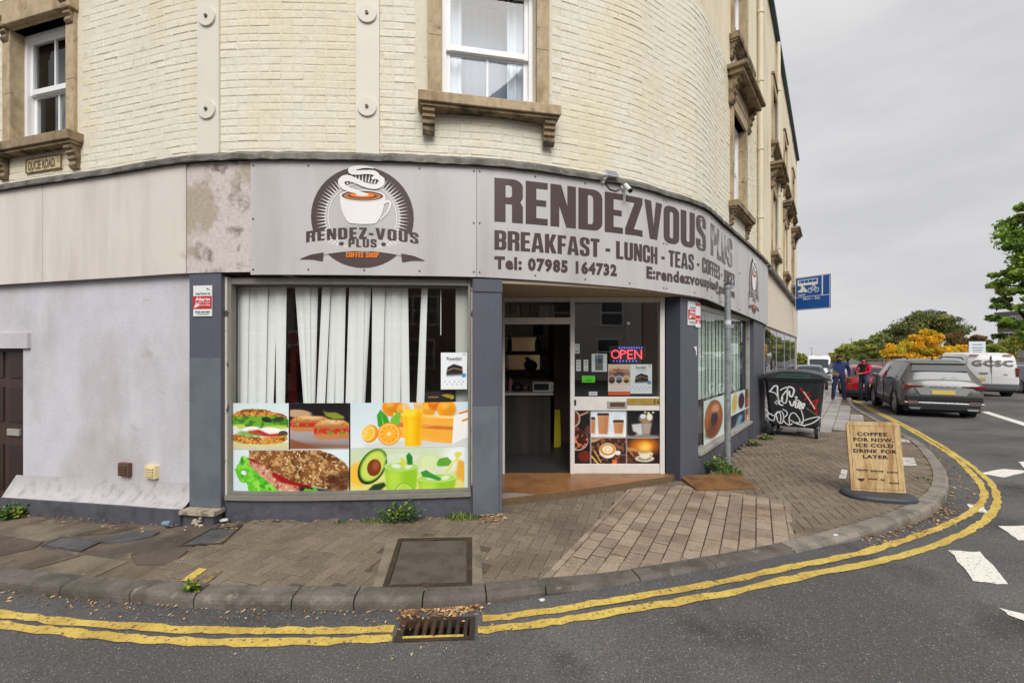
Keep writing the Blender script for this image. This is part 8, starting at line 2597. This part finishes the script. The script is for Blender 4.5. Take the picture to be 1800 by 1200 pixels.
# ================================================================== PEOPLE
SKIN = mat('skin', lin((150, 106, 84)), rough=.6)
HAIR = mat('dark_hair', lin((26, 22, 20)), rough=.7)
NAVY = mat('navy_cloth', lin((40, 54, 96)), rough=.9, var=.12, vs=12)
NAVY2 = mat('navy_trousers', lin((44, 52, 84)), rough=.9, var=.1, vs=10)
GREYC = mat('grey_cloth', lin((132, 134, 142)), rough=.9)
REDC = mat('red_cloth', lin((190, 26, 60)), rough=.85, var=.1, vs=10)
BLKC = mat('black_cloth', lin((36, 38, 40)), rough=.9)
DENIM = mat('denim', lin((64, 78, 104)), rough=.9, var=.15, vs=12)
SHOE = mat('dark_shoe', lin((34, 34, 38)), rough=.6)
def person(label, loc, rz_, J, R, bones, mats_of, hands):
    """one continuous body grown over a skeleton; J joints, R radii, bones (a, b, material)"""
    t = empty('person', loc, label, 'person', None, rz=rz_)
    names = list(J)
    me = bpy.data.meshes.new('body')
    vs = [Vector(J[n]) for n in names]
    es = [(names.index(a), names.index(b)) for a, b, _ in bones]
    rad = [R[n] for n in names]
    segs = [(Vector(J[a]), Vector(J[b]), m) for a, b, m in bones]
    for hn, dirv, side in hands:
        h = Vector(J[hn]); d = Vector(dirv).normalized(); s_ = Vector(side).normalized()
        base = names.index(hn)
        for k_, (so, l) in enumerate(((-.030, .075), (-.011, .088), (.011, .082), (.029, .066))):
            i = len(vs)
            a = h + s_ * so + d * .035; b = h + s_ * so * 1.15 + d * (.035 + l * .55); c = b + (d * .6 + s_.cross(d) * .6) * l * .45
            vs += [a, b, c]; rad += [.0095, .009, .008]; es += [(base, i), (i, i + 1), (i + 1, i + 2)]
            segs.append((h, c, SKIN))
        i = len(vs)
        a = h - s_ * .035 + d * .0; b = a - s_ * .02 + d * .04
        vs += [a, b]; rad += [.011, .009]; es += [(base, i), (i, i + 1)]
    me.from_pydata([tuple(v) for v in vs], es, [])
    o = bpy.data.objects.new('body', me)
    COL.objects.link(o)
    md = o.modifiers.new('skin', 'SKIN')
    md.use_smooth_shade = True
    md.branch_smoothing = .4
    for v, r in zip(me.skin_vertices[0].data, rad):
        v.radius = (r, r) if not isinstance(r, tuple) else r
        v.use_root = False
    me.skin_vertices[0].data[0].use_root = True
    sb_ = o.modifiers.new('sub', 'SUBSURF')
    sb_.levels = 2; sb_.render_levels = 2
    bpy.context.view_layer.update()
    dg = bpy.context.evaluated_depsgraph_get()
    m2 = bpy.data.meshes.new_from_object(o.evaluated_get(dg))
    bpy.data.objects.remove(o)
    ml = []
    for _, _, m in segs:
        if m not in ml: ml.append(m)
    m2.materials.clear()
    for m in ml: m2.materials.append(m)
    for p in m2.polygons:
        c = p.center
        best, bm_ = 1e9, None
        for a, b, m in segs:
            ab = b - a
            u = max(0, min(1, (c - a).dot(ab) / max(1e-9, ab.length_squared)))
            d = (c - a - ab * u).length
            if d < best: best, bm_ = d, m
        p.material_index = ml.index(bm_)
        p.use_smooth = True
    o = bpy.data.objects.new('body', m2)
    COL.objects.link(o)
    o.parent = t
    return t
def std(sx=1.0):
    return dict(pelvis=(0, 0, .96), waist=(0, .0, 1.12), chest=(0, .015, 1.33), neck=(0, .0, 1.50), jaw=(0, -.03, 1.575), crown=(0, .0, 1.68),
                shl=(-.19, .01, 1.43), shr=(.19, .01, 1.43), hl=(-.10, 0, .90), hr=(.10, 0, .90), kl=(-.12, -.02, .50), kr=(.12, -.02, .50), al=(-.13, .03, .09), ar=(.13, .03, .09), tl=(-.15, -.14, .045), tr=(.15, -.14, .045))
RAD = dict(pelvis=(.165, .135), waist=(.165, .14), chest=(.175, .13), neck=.06, jaw=(.075, .085), crown=(.078, .09), shl=.08, shr=.08, hl=.105, hr=.105, kl=.07, kr=.07, al=.055, ar=.055, tl=.042, tr=.042, el=.056, er=.056, wl=.036, wr=.036, fl=.036, fr=.036)
def bones(top, arm, leg, head=SKIN):
    return [('pelvis', 'waist', top), ('waist', 'chest', top), ('chest', 'neck', top), ('neck', 'jaw', head), ('jaw', 'crown', head), ('chest', 'shl', top), ('chest', 'shr', top), ('shl', 'el', arm), ('el', 'wl', arm), ('wl', 'fl', SKIN), ('shr', 'er', arm), ('er', 'wr', arm), ('wr', 'fr', SKIN),
            ('pelvis', 'hl', leg), ('hl', 'kl', leg), ('kl', 'al', leg), ('al', 'tl', SHOE), ('pelvis', 'hr', leg), ('hr', 'kr', leg), ('kr', 'ar', leg), ('ar', 'tr', SHOE)]
def face(t, yy=-.085, beard=False):
    mb = MB()
    for sx in (-1, 1): mb.sphere((sx * .03, -.083, 1.645), .011, mat('eye', lin((30, 24, 22)), rough=.3), 8, 6)
    lb(mb, 'eyes', t)
    mb = MB(); mb.tube([(0, -.082, 1.655), (0, -.108, 1.615), (0, -.085, 1.605)], [.008, .014, .012], SKIN, 8); lb(mb, 'nose', t)
    mb = MB(); mb.box(-.024, .024, -.103, -.09, 1.572, 1.582, mat('lip', lin((110, 66, 60)), rough=.5), .003); lb(mb, 'mouth', t)
    for sx in (-1, 1):
        mb = MB(); mb.sphere((sx * .082, .0, 1.63), .026, SKIN, 8, 6, (.4, .8, 1.2)); lb(mb, 'ear', t)
    if beard:
        mb = MB(); mb.sphere((0, -.035, 1.555), .076, HAIR, 14, 10, (.98, 1.0, .72)); lb(mb, 'beard', t)
pm = G(1475, 703)
J = std(); J.update(el=(-.27, .05, 1.17), wl=(-.20, -.13, 1.02), fl=(-.13, -.19, 1.0), er=(.27, .04, 1.16), wr=(.26, -.05, .93), fr=(.25, -.08, .87), tl=(-.19, -.13, .045), kl=(-.14, -.02, .5), al=(-.16, .03, .09))
bn = bones(NAVY, NAVY, NAVY2)
bn[7] = ('shl', 'el', GREYC); bn[8] = ('el', 'wl', GREYC)
t = person('bearded man in a navy jacket and trousers standing on the pavement', pm, math.radians(-28), J, RAD, bn, None, [('fl', (.8, -.5, -.1), (0, 0, 1)), ('fr', (0, -.2, -1), (0, 1, 0))])
t.scale = (1.24, 1.16, 1.03)
face(t, beard=True)
mb = MB(); mb.sphere((0, .012, 1.695), .093, HAIR, 16, 10, (.98, 1.06, .72)); lb(mb, 'hair', t)
mb = MB(); mb.tube([(0, -.005, 1.475), (0, -.01, 1.515)], [.085, .07], NAVY, 12); lb(mb, 'collar', t)
pw = Vector((13.62, 17.6, 0)); pw.z = gz(pw.x, pw.y) + .0
J = std(); J.update(el=(-.24, -.06, 1.18), wl=(-.14, -.30, 1.08), fl=(-.09, -.37, 1.09), er=(.25, -.05, 1.17), wr=(.14, -.28, 1.10), fr=(.07, -.36, 1.10), jaw=(0, -.06, 1.565), crown=(0, -.045, 1.665))
R2 = dict(RAD); R2.update(chest=(.165, .125), pelvis=(.165, .13))
t = person('woman in a dark cap, red sleeved jacket and jeans looking down by the red car', pw, math.radians(-75), J, R2, bones(BLKC, REDC, DENIM), None, [('fl', (.3, -.8, .1), (0, 0, 1)), ('fr', (-.3, -.8, .1), (0, 0, 1))])
face(t)
mb = MB(); mb.sphere((0, -.03, 1.69), .098, BLKC, 16, 10, (.98, 1.08, .75)); mb.prism([(-.075, 0), (.075, 0), (.06, .01), (-.06, .01)], -.24, -.1, BLKC) if False else mb.box(-.075, .075, -.23, -.1, 1.672, 1.688, BLKC, .006); lb(mb, 'cap', t)
mb = MB(); mb.sphere((0, .06, 1.60), .08, HAIR, 12, 8, (1, .8, 1.3)); lb(mb, 'hair', t)
mb = MB(); mb.tube([(0, .0, 1.46), (0, -.01, 1.52)], [.10, .075], REDC, 12); lb(mb, 'hood', t)
mb = MB(); mb.box(-.03, .03, -.45, -.435, 1.06, 1.2, BLK, .004); lb(mb, 'phone', t)
mb = MB(); mb.add([(-.13, -.14, 1.24), (-.07, -.15, 1.24), (-.07, -.15, 1.33), (-.13, -.14, 1.33)], [(0, 1, 2, 3)], PAPER); lb(mb, 'white_patch', t)

# ================================================================== TREES, FAR STREET
BARK = mat('bark', lin((84, 74, 62)), rough=.95, var=.3, vs=6, stretch=(1, 1, .3), bump=.02, bs=8)
def leafmat(nm, c):
    m = mat(nm, lin(c), rough=.7, rand=.42, spec=.2)
    N, L = m.node_tree.nodes, m.node_tree.links
    if 'thin' not in N:                      # leaves let some light through
        b = N['Principled BSDF']; o = [n for n in N if n.type == 'OUTPUT_MATERIAL'][0]
        tr = N.new('ShaderNodeBsdfTranslucent'); tr.name = 'thin'
        mx = N.new('ShaderNodeMixShader'); mx.inputs[0].default_value = .5
        L.new(b.inputs['Base Color'].links[0].from_socket, tr.inputs['Color'])
        L.new(b.outputs[0], mx.inputs[1]); L.new(tr.outputs[0], mx.inputs[2]); L.new(mx.outputs[0], o.inputs[0])
    return m
def tree(label, base, blobs, mats_, n, leaf, seed, trunk_r=.2, droop=0.0, limbs=6, cat='tree', name='tree', group='trees beyond the main road'):
    r = np.random.default_rng(seed)
    t = empty(name, base, label, cat, group)
    V, Fc, M = [], [], []
    vol = np.array([b[3] * b[4] * b[5] for b in blobs]); vol = vol ** .8; vol /= vol.sum()
    cnt = r.multinomial(n, vol)
    for b, c in zip(blobs, cnt):
        nsub = max(6, int(14 * (b[3] * b[5]) ** .5))
        dirs = r.normal(size=(nsub, 3)); dirs /= np.linalg.norm(dirs, axis=1)[:, None]
        sub = dirs * np.array(b[3:6]) * r.uniform(.45, .98, nsub)[:, None] + np.array(b[:3])
        rad = r.uniform(.22, .42, nsub)[:, None] * np.array(b[3:6])
        k_ = r.integers(0, nsub, c)
        d = r.normal(size=(c, 3)); d /= np.linalg.norm(d, axis=1)[:, None]
        pos = sub[k_] + d * rad[k_] * (r.random((c, 1)) ** .45)
        tint = r.integers(0, len(mats_), nsub)
        nr = r.normal(size=(c, 3)) + np.array([0, 0, .6]); nr /= np.linalg.norm(nr, axis=1)[:, None]
        a = np.cross(nr, r.normal(size=(c, 3))); a /= np.linalg.norm(a, axis=1)[:, None]
        a[:, 2] -= droop; 
        bb = np.cross(nr, a)
        L = leaf * r.uniform(.6, 1.4, (c, 1)); Wd = L * r.uniform(.4, .7, (c, 1))
        i0 = len(V) * 0 + sum(len(x) for x in V)
        quad = np.stack([pos - a * L, pos - bb * Wd + nr * L * .15, pos + a * L, pos + bb * Wd + nr * L * .15], 1)
        V.append(quad.reshape(-1, 3))
        M.append(np.where(r.random(c) < .75, tint[k_], r.integers(0, len(mats_), c)))
    V = np.concatenate(V); M = np.concatenate(M)
    me = bpy.data.meshes.new('crown')
    nf = len(V) // 4
    me.vertices.add(len(V)); me.vertices.foreach_set('co', V.astype(np.float32).ravel())
    me.loops.add(nf * 4); me.loops.foreach_set('vertex_index', np.arange(nf * 4, dtype=np.int32))
    me.polygons.add(nf); me.polygons.foreach_set('loop_start', np.arange(0, nf * 4, 4, dtype=np.int32))
    me.polygons.foreach_set('material_index', M.astype(np.int32))
    for m in mats_: me.materials.append(m)
    me.update(); me.validate()
    o = bpy.data.objects.new('crown', me); COL.objects.link(o); rel(o, t)
    zlo = min(b[2] - b[5] for b in blobs)
    cx = sum(b[0] for b in blobs) / len(blobs); cy = sum(b[1] for b in blobs) / len(blobs)
    ztop = max(b[2] for b in blobs)
    mb = MB()
    mb.tube([tuple(base), (base[0] * .7 + cx * .3, base[1] * .7 + cy * .3, base[2] * .5 + ztop * .5), (cx, cy, ztop)], [trunk_r, trunk_r * .7, trunk_r * .2], BARK, 8)
    rr = random.Random(seed)
    for i in range(limbs):
        b = blobs[i % len(blobs)]
        f = rr.uniform(.3, .7)
        p0 = Vector((base[0] * (1 - f) + cx * f, base[1] * (1 - f) + cy * f, base[2] * (1 - f) + ztop * f))
        p1 = Vector((b[0] + rr.uniform(-.6, .6) * b[3], b[1] + rr.uniform(-.6, .6) * b[4], b[2] + rr.uniform(-.2, .6) * b[5]))
        mb.tube([p0, p0.lerp(p1, .5) + Vector((0, 0, .2)), p1], [trunk_r * .4, trunk_r * .25, trunk_r * .08], BARK, 6)
    mb.build('trunk', BARK, t)
    return t
def at(px, py, D): return ((px - 900) / 800 * D, D, 1.7 + (615 - py) / 800 * D)
def blob(px, py, D, wpx, hpx, dep=None):
    x, y, z = at(px, py, D)
    return (x, y, z, wpx / 800 * D, dep or wpx / 800 * D * .8, hpx / 800 * D)
GD = [leafmat('leaf_dark', (126, 136, 80)), leafmat('leaf_olive', (156, 154, 94)), leafmat('leaf_deep', (104, 116, 72))]
GY = [leafmat('leaf_gold', (240, 204, 56)), leafmat('leaf_amber', (232, 184, 56)), leafmat('leaf_yellowgreen', (190, 186, 70))]
GM = [leafmat('leaf_mid', (160, 168, 84)), leafmat('leaf_lime', (196, 194, 100)), leafmat('leaf_green', (132, 148, 80))]
GR_ = [leafmat('leaf_russet', (150, 94, 62)), leafmat('leaf_brown', (128, 104, 72)), leafmat('leaf_olive2', (120, 116, 70))]
GB = [leafmat('leaf_bright', (134, 166, 70)), leafmat('leaf_fresh', (164, 186, 92)), leafmat('leaf_darker', (104, 132, 66))]  # last one is a darker leaf tint, spread at random through the crown
def gb(px, D): return Vector((at(px, 600, D)[0], D, gz(10, D)))
tree('bright golden yellow autumn tree beyond the wall', gb(1625, 46), [blob(1625, 612, 46, 42, 24), blob(1585, 622, 46, 30, 18), blob(1668, 622, 46, 32, 18), blob(1630, 596, 46, 26, 14), blob(1612, 632, 45, 50, 12)], GY, 30000, .10, 3, .2)
tree('large dark green domed tree rising behind the golden tree', gb(1630, 75), [blob(1625, 578, 75, 48, 26), blob(1590, 592, 75, 34, 22), blob(1662, 578, 75, 34, 24), blob(1635, 562, 75, 38, 16), blob(1575, 606, 75, 26, 20)], GD, 26000, .17, 4, .35)
tree('mid green tree at the left end of the far tree line', gb(1490, 95), [blob(1490, 618, 95, 22, 12), blob(1508, 612, 95, 22, 14), blob(1475, 626, 95, 18, 9)], GM, 12000, .18, 5, .25)
tree('yellow green tree between the lamp column and the golden tree', gb(1533, 85), [blob(1530, 612, 85, 24, 16), blob(1550, 604, 85, 22, 18), blob(1520, 624, 85, 24, 12)], GM + [GD[0]], 13000, .16, 6, .25)
tree('russet brown tree right of the golden tree', gb(1700, 62), [blob(1698, 596, 62, 28, 14), blob(1722, 604, 62, 22, 16), blob(1680, 606, 62, 22, 18)], GR_, 14000, .12, 7, .25)
tree('low olive tree behind the white van', gb(1755, 48), [blob(1750, 616, 48, 30, 16), blob(1785, 606, 48, 30, 20), blob(1738, 624, 48, 24, 12)], [GM[0], GM[2], GY[2]], 12000, .1, 8, .2)
tree('low hedge like tree behind the notice board', gb(1705, 50), [blob(1705, 626, 50, 40, 12), blob(1740, 628, 50, 30, 10)], GM, 3000, .2, 18, .15)
tree('small distant tree beside the end of the building', gb(1418, 150), [blob(1416, 634, 150, 14, 9), blob(1400, 630, 150, 14, 10)], GM, 4000, .3, 21, .3)
tree('low distant brownish tree beyond the minibus', gb(1450, 140), [blob(1446, 634, 140, 18, 7), blob(1466, 632, 140, 14, 9)], [GR_[2], GM[0], GR_[1]], 4000, .28, 22, .3)
D = 17.5
tree('leafy green street tree overhanging the right edge of the road', Vector((at(1880, 600, D)[0], D + 1, gz(15, D))),
     [blob(1815, 380, D, 50, 20), blob(1800, 425, D, 40, 22), blob(1790, 470, D, 42, 18), blob(1780, 500, D, 46, 18), blob(1775, 530, D, 40, 14), blob(1785, 560, D, 46, 14), blob(1802, 590, D, 44, 12), blob(1850, 440, D, 70, 80), blob(1860, 540, D, 70, 60)],
     GB, 24000, .085, 9, .22, .25, 10, group='street trees')
# far wall, fence
WALLM = mat('grey_garden_wall', lin((112, 102, 96)), rough=.9, var=.2, vs=3, bump=.02, bs=6)
x0, x1, D = at(1522, 600, 41)[0], at(1812, 600, 41)[0], 41
t = empty('garden_wall', (x0, D, gz(0, D)), 'long grey garden wall with posts below the golden tree', 'wall')
mb = MB(); mb.box(x0, x1, D, D + .25, -1.8, at(0, 636, D)[2], WALLM); mb.build('wall', WALLM, t)
i = 0
while x0 + i * 1.5 < x1:
    mb = MB(); mb.box(x0 + i * 1.5, x0 + i * 1.5 + .16, D - .05, D + .3, -1.8, at(0, 631, D)[2], WALLM); mb.build('post', WALLM, t); i += 1
FEN = mat('far_fence', lin((96, 86, 80)), rough=.9)
for j, z in enumerate((.35, .6, .8)):
    mb = MB(); mb.box(x0, x1, D + .05, D + .1, z, z + .1, FEN); mb.build('rail', FEN, t)
# notice board
D = 37
x0, _, z1 = at(1703, 600, D); x1, _, z0 = at(1732, 624, D)
t = empty('notice_board', ((x0 + x1) / 2, D, gz(0, D)), 'white estate notice board on posts behind the white van', 'notice board')
BRD = mat('notice_board_face', lin((206, 222, 226)), rough=.5)
mb = MB(); mb.box(x0, x1, D - .03, D + .03, z0, z1, BRD, .01); o = mb.build('panel', BRD, t)
mb = MB()
for k_, (a, b, c_) in enumerate(((.2, .8, .2), (.15, .85, .42), (.2, .8, .6), (.25, .75, .76))): mb.add([(x0 + (x1 - x0) * a, D - .033, z1 - (z1 - z0) * c_), (x0 + (x1 - x0) * b, D - .033, z1 - (z1 - z0) * c_), (x0 + (x1 - x0) * b, D - .033, z1 - (z1 - z0) * (c_ + .07)), (x0 + (x1 - x0) * a, D - .033, z1 - (z1 - z0) * (c_ + .07))], [(0, 1, 2, 3)], mat('notice_line', lin((150, 120, 140))))
mb.build('printed_line', None, o)
mb = MB()
for x in (x0 + .15, x1 - .15): mb.box(x - .04, x + .04, D + .03, D + .1, gz(0, D) - .1, z1, GALV)
mb.build('post', GALV, t)
# block of flats at the right edge: its long side runs away from us
FL = mat('flats_wall', lin((166, 160, 152)), rough=.85, var=.06, vs=.5); FLD = mat('flats_band', lin((112, 108, 106)), rough=.85)
xf = at(1754, 600, 74)[0]; y1, y0 = 74, 58
t = empty('block_of_flats', (xf, y0, gz(0, y0)), 'pale block of flats behind the overhanging tree at the right edge', 'building')
mb = MB(); mb.box(xf, xf + 14, y0, y1, -1.6, 7.4, FL); mb.build('wall', FL, t)
mb = MB(); mb.box(xf - .3, xf + 14, y0 - .3, y1 + .3, 7.4, 7.8, FLD); mb.build('roof', FLD, t)
for z in (.2, 2.7, 5.2):
    mb = MB(); mb.box(xf - .08, xf - .001, y0, y1, z - .5, z + .3, FLD); mb.build('cladding_band', FLD, t)
    for k_ in range(5):
        a = y0 + .9 + k_ * 3.1
        w = empty('window', (xf, a, z + .4)); rel(w, t)
        mb = MB(); mb.box(xf - .05, xf - .001, a, a + 2.0, z + .4, z + 1.8, UPVC); mb.build('frame', UPVC, w)
        for q in (0, 1):
            mb = MB(); mb.box(xf - .06, xf - .051, a + .1 + q * .95, a + .95 + q * .95, z + .5, z + 1.7, CARGLASS); mb.build('pane', CARGLASS, w)
# lamp columns
for px, py, D, lab in ((1497, 596, 120, 'tall thin lamp column between the two far green trees'), (1535, 610, 140, 'short far lamp column left of the golden tree'), (1427, 612, 150, 'distant lamp column just right of the building')):
    x, y, z = at(px, py, D)
    t = empty('street_lamp', (x, y, gz(0, D)), lab, 'street lamp', 'far lamp columns')
    mb = MB(); mb.tube([(x, y, gz(0, D)), (x, y, z)], [.13, .09], GALV, 8); mb.build('column', GALV, t)
    mb = MB(); mb.box(x - .7, x + .2, y - .12, y + .12, z, z + .14, GALV, .03); mb.build('lamp_head', GALV, t)
# terraced houses across the side street: behind the viewpoint, seen only as reflections in the glass
BRK = [mat('house_render_white', lin((206, 200, 192)), rough=.85, var=.05, vs=1), mat('house_render_pink', lin((178, 152, 136)), rough=.85, var=.05, vs=1), mat('house_brick', lin((132, 92, 76)), rough=.9, var=.12, vs=6)]
TILE = mat('house_roof', lin((96, 84, 80)), rough=.85, var=.15, vs=4)
for i in range(6):
    x0 = -17 + i * 6.2; y0 = -15.0
    z0 = gz(x0, 0) - .1
    t = empty('terraced_house', (x0 + 3, y0, z0), '%s terraced house across the side street, reflected in the shop glass, %s' % (('white', 'pink', 'brick')[i % 3], ('far left one', 'second from the left', 'third from the left', 'third from the right', 'second from the right', 'far right one')[i]), 'house', 'houses reflected in the shop glass')
    m = BRK[i % 3]
    mb = MB(); mb.box(x0, x0 + 6.1, y0 - 7, y0, z0 - .4, z0 + 5.6, m); mb.build('wall', m, t)
    mb = MB(); mb.add([(x0, y0 + .3, z0 + 5.55), (x0 + 6.1, y0 + .3, z0 + 5.55), (x0 + 6.1, y0 - 3.5, z0 + 8), (x0, y0 - 3.5, z0 + 8), (x0, y0 - 7.3, z0 + 5.55), (x0 + 6.1, y0 - 7.3, z0 + 5.55)], [(0, 1, 2, 3), (3, 2, 5, 4), (0, 3, 4), (1, 5, 2)], TILE); mb.build('roof', TILE, t)
    for a, z in ((.8, 3.2), (3.6, 3.2), (3.4, .9)):
        w = empty('window', (x0 + a, y0, z0 + z)); rel(w, t)
        mb = MB(); mb.box(x0 + a, x0 + a + 1.4, y0 + .001, y0 + .08, z0 + z, z0 + z + 1.6, UPVC); mb.build('frame', UPVC, w)
        for q in (0, 1):
            mb = MB(); mb.box(x0 + a + .1, x0 + a + 1.3, y0 + .081, y0 + .09, z0 + z + .1 + q * .75, z0 + z + .75 + q * .75, CARGLASS); mb.build('pane', CARGLASS, w)
    mb = MB(); mb.box(x0 + 1.0, x0 + 1.95, y0 + .001, y0 + .06, z0, z0 + 2.1, DOORM); mb.build('door', DOORM, t)
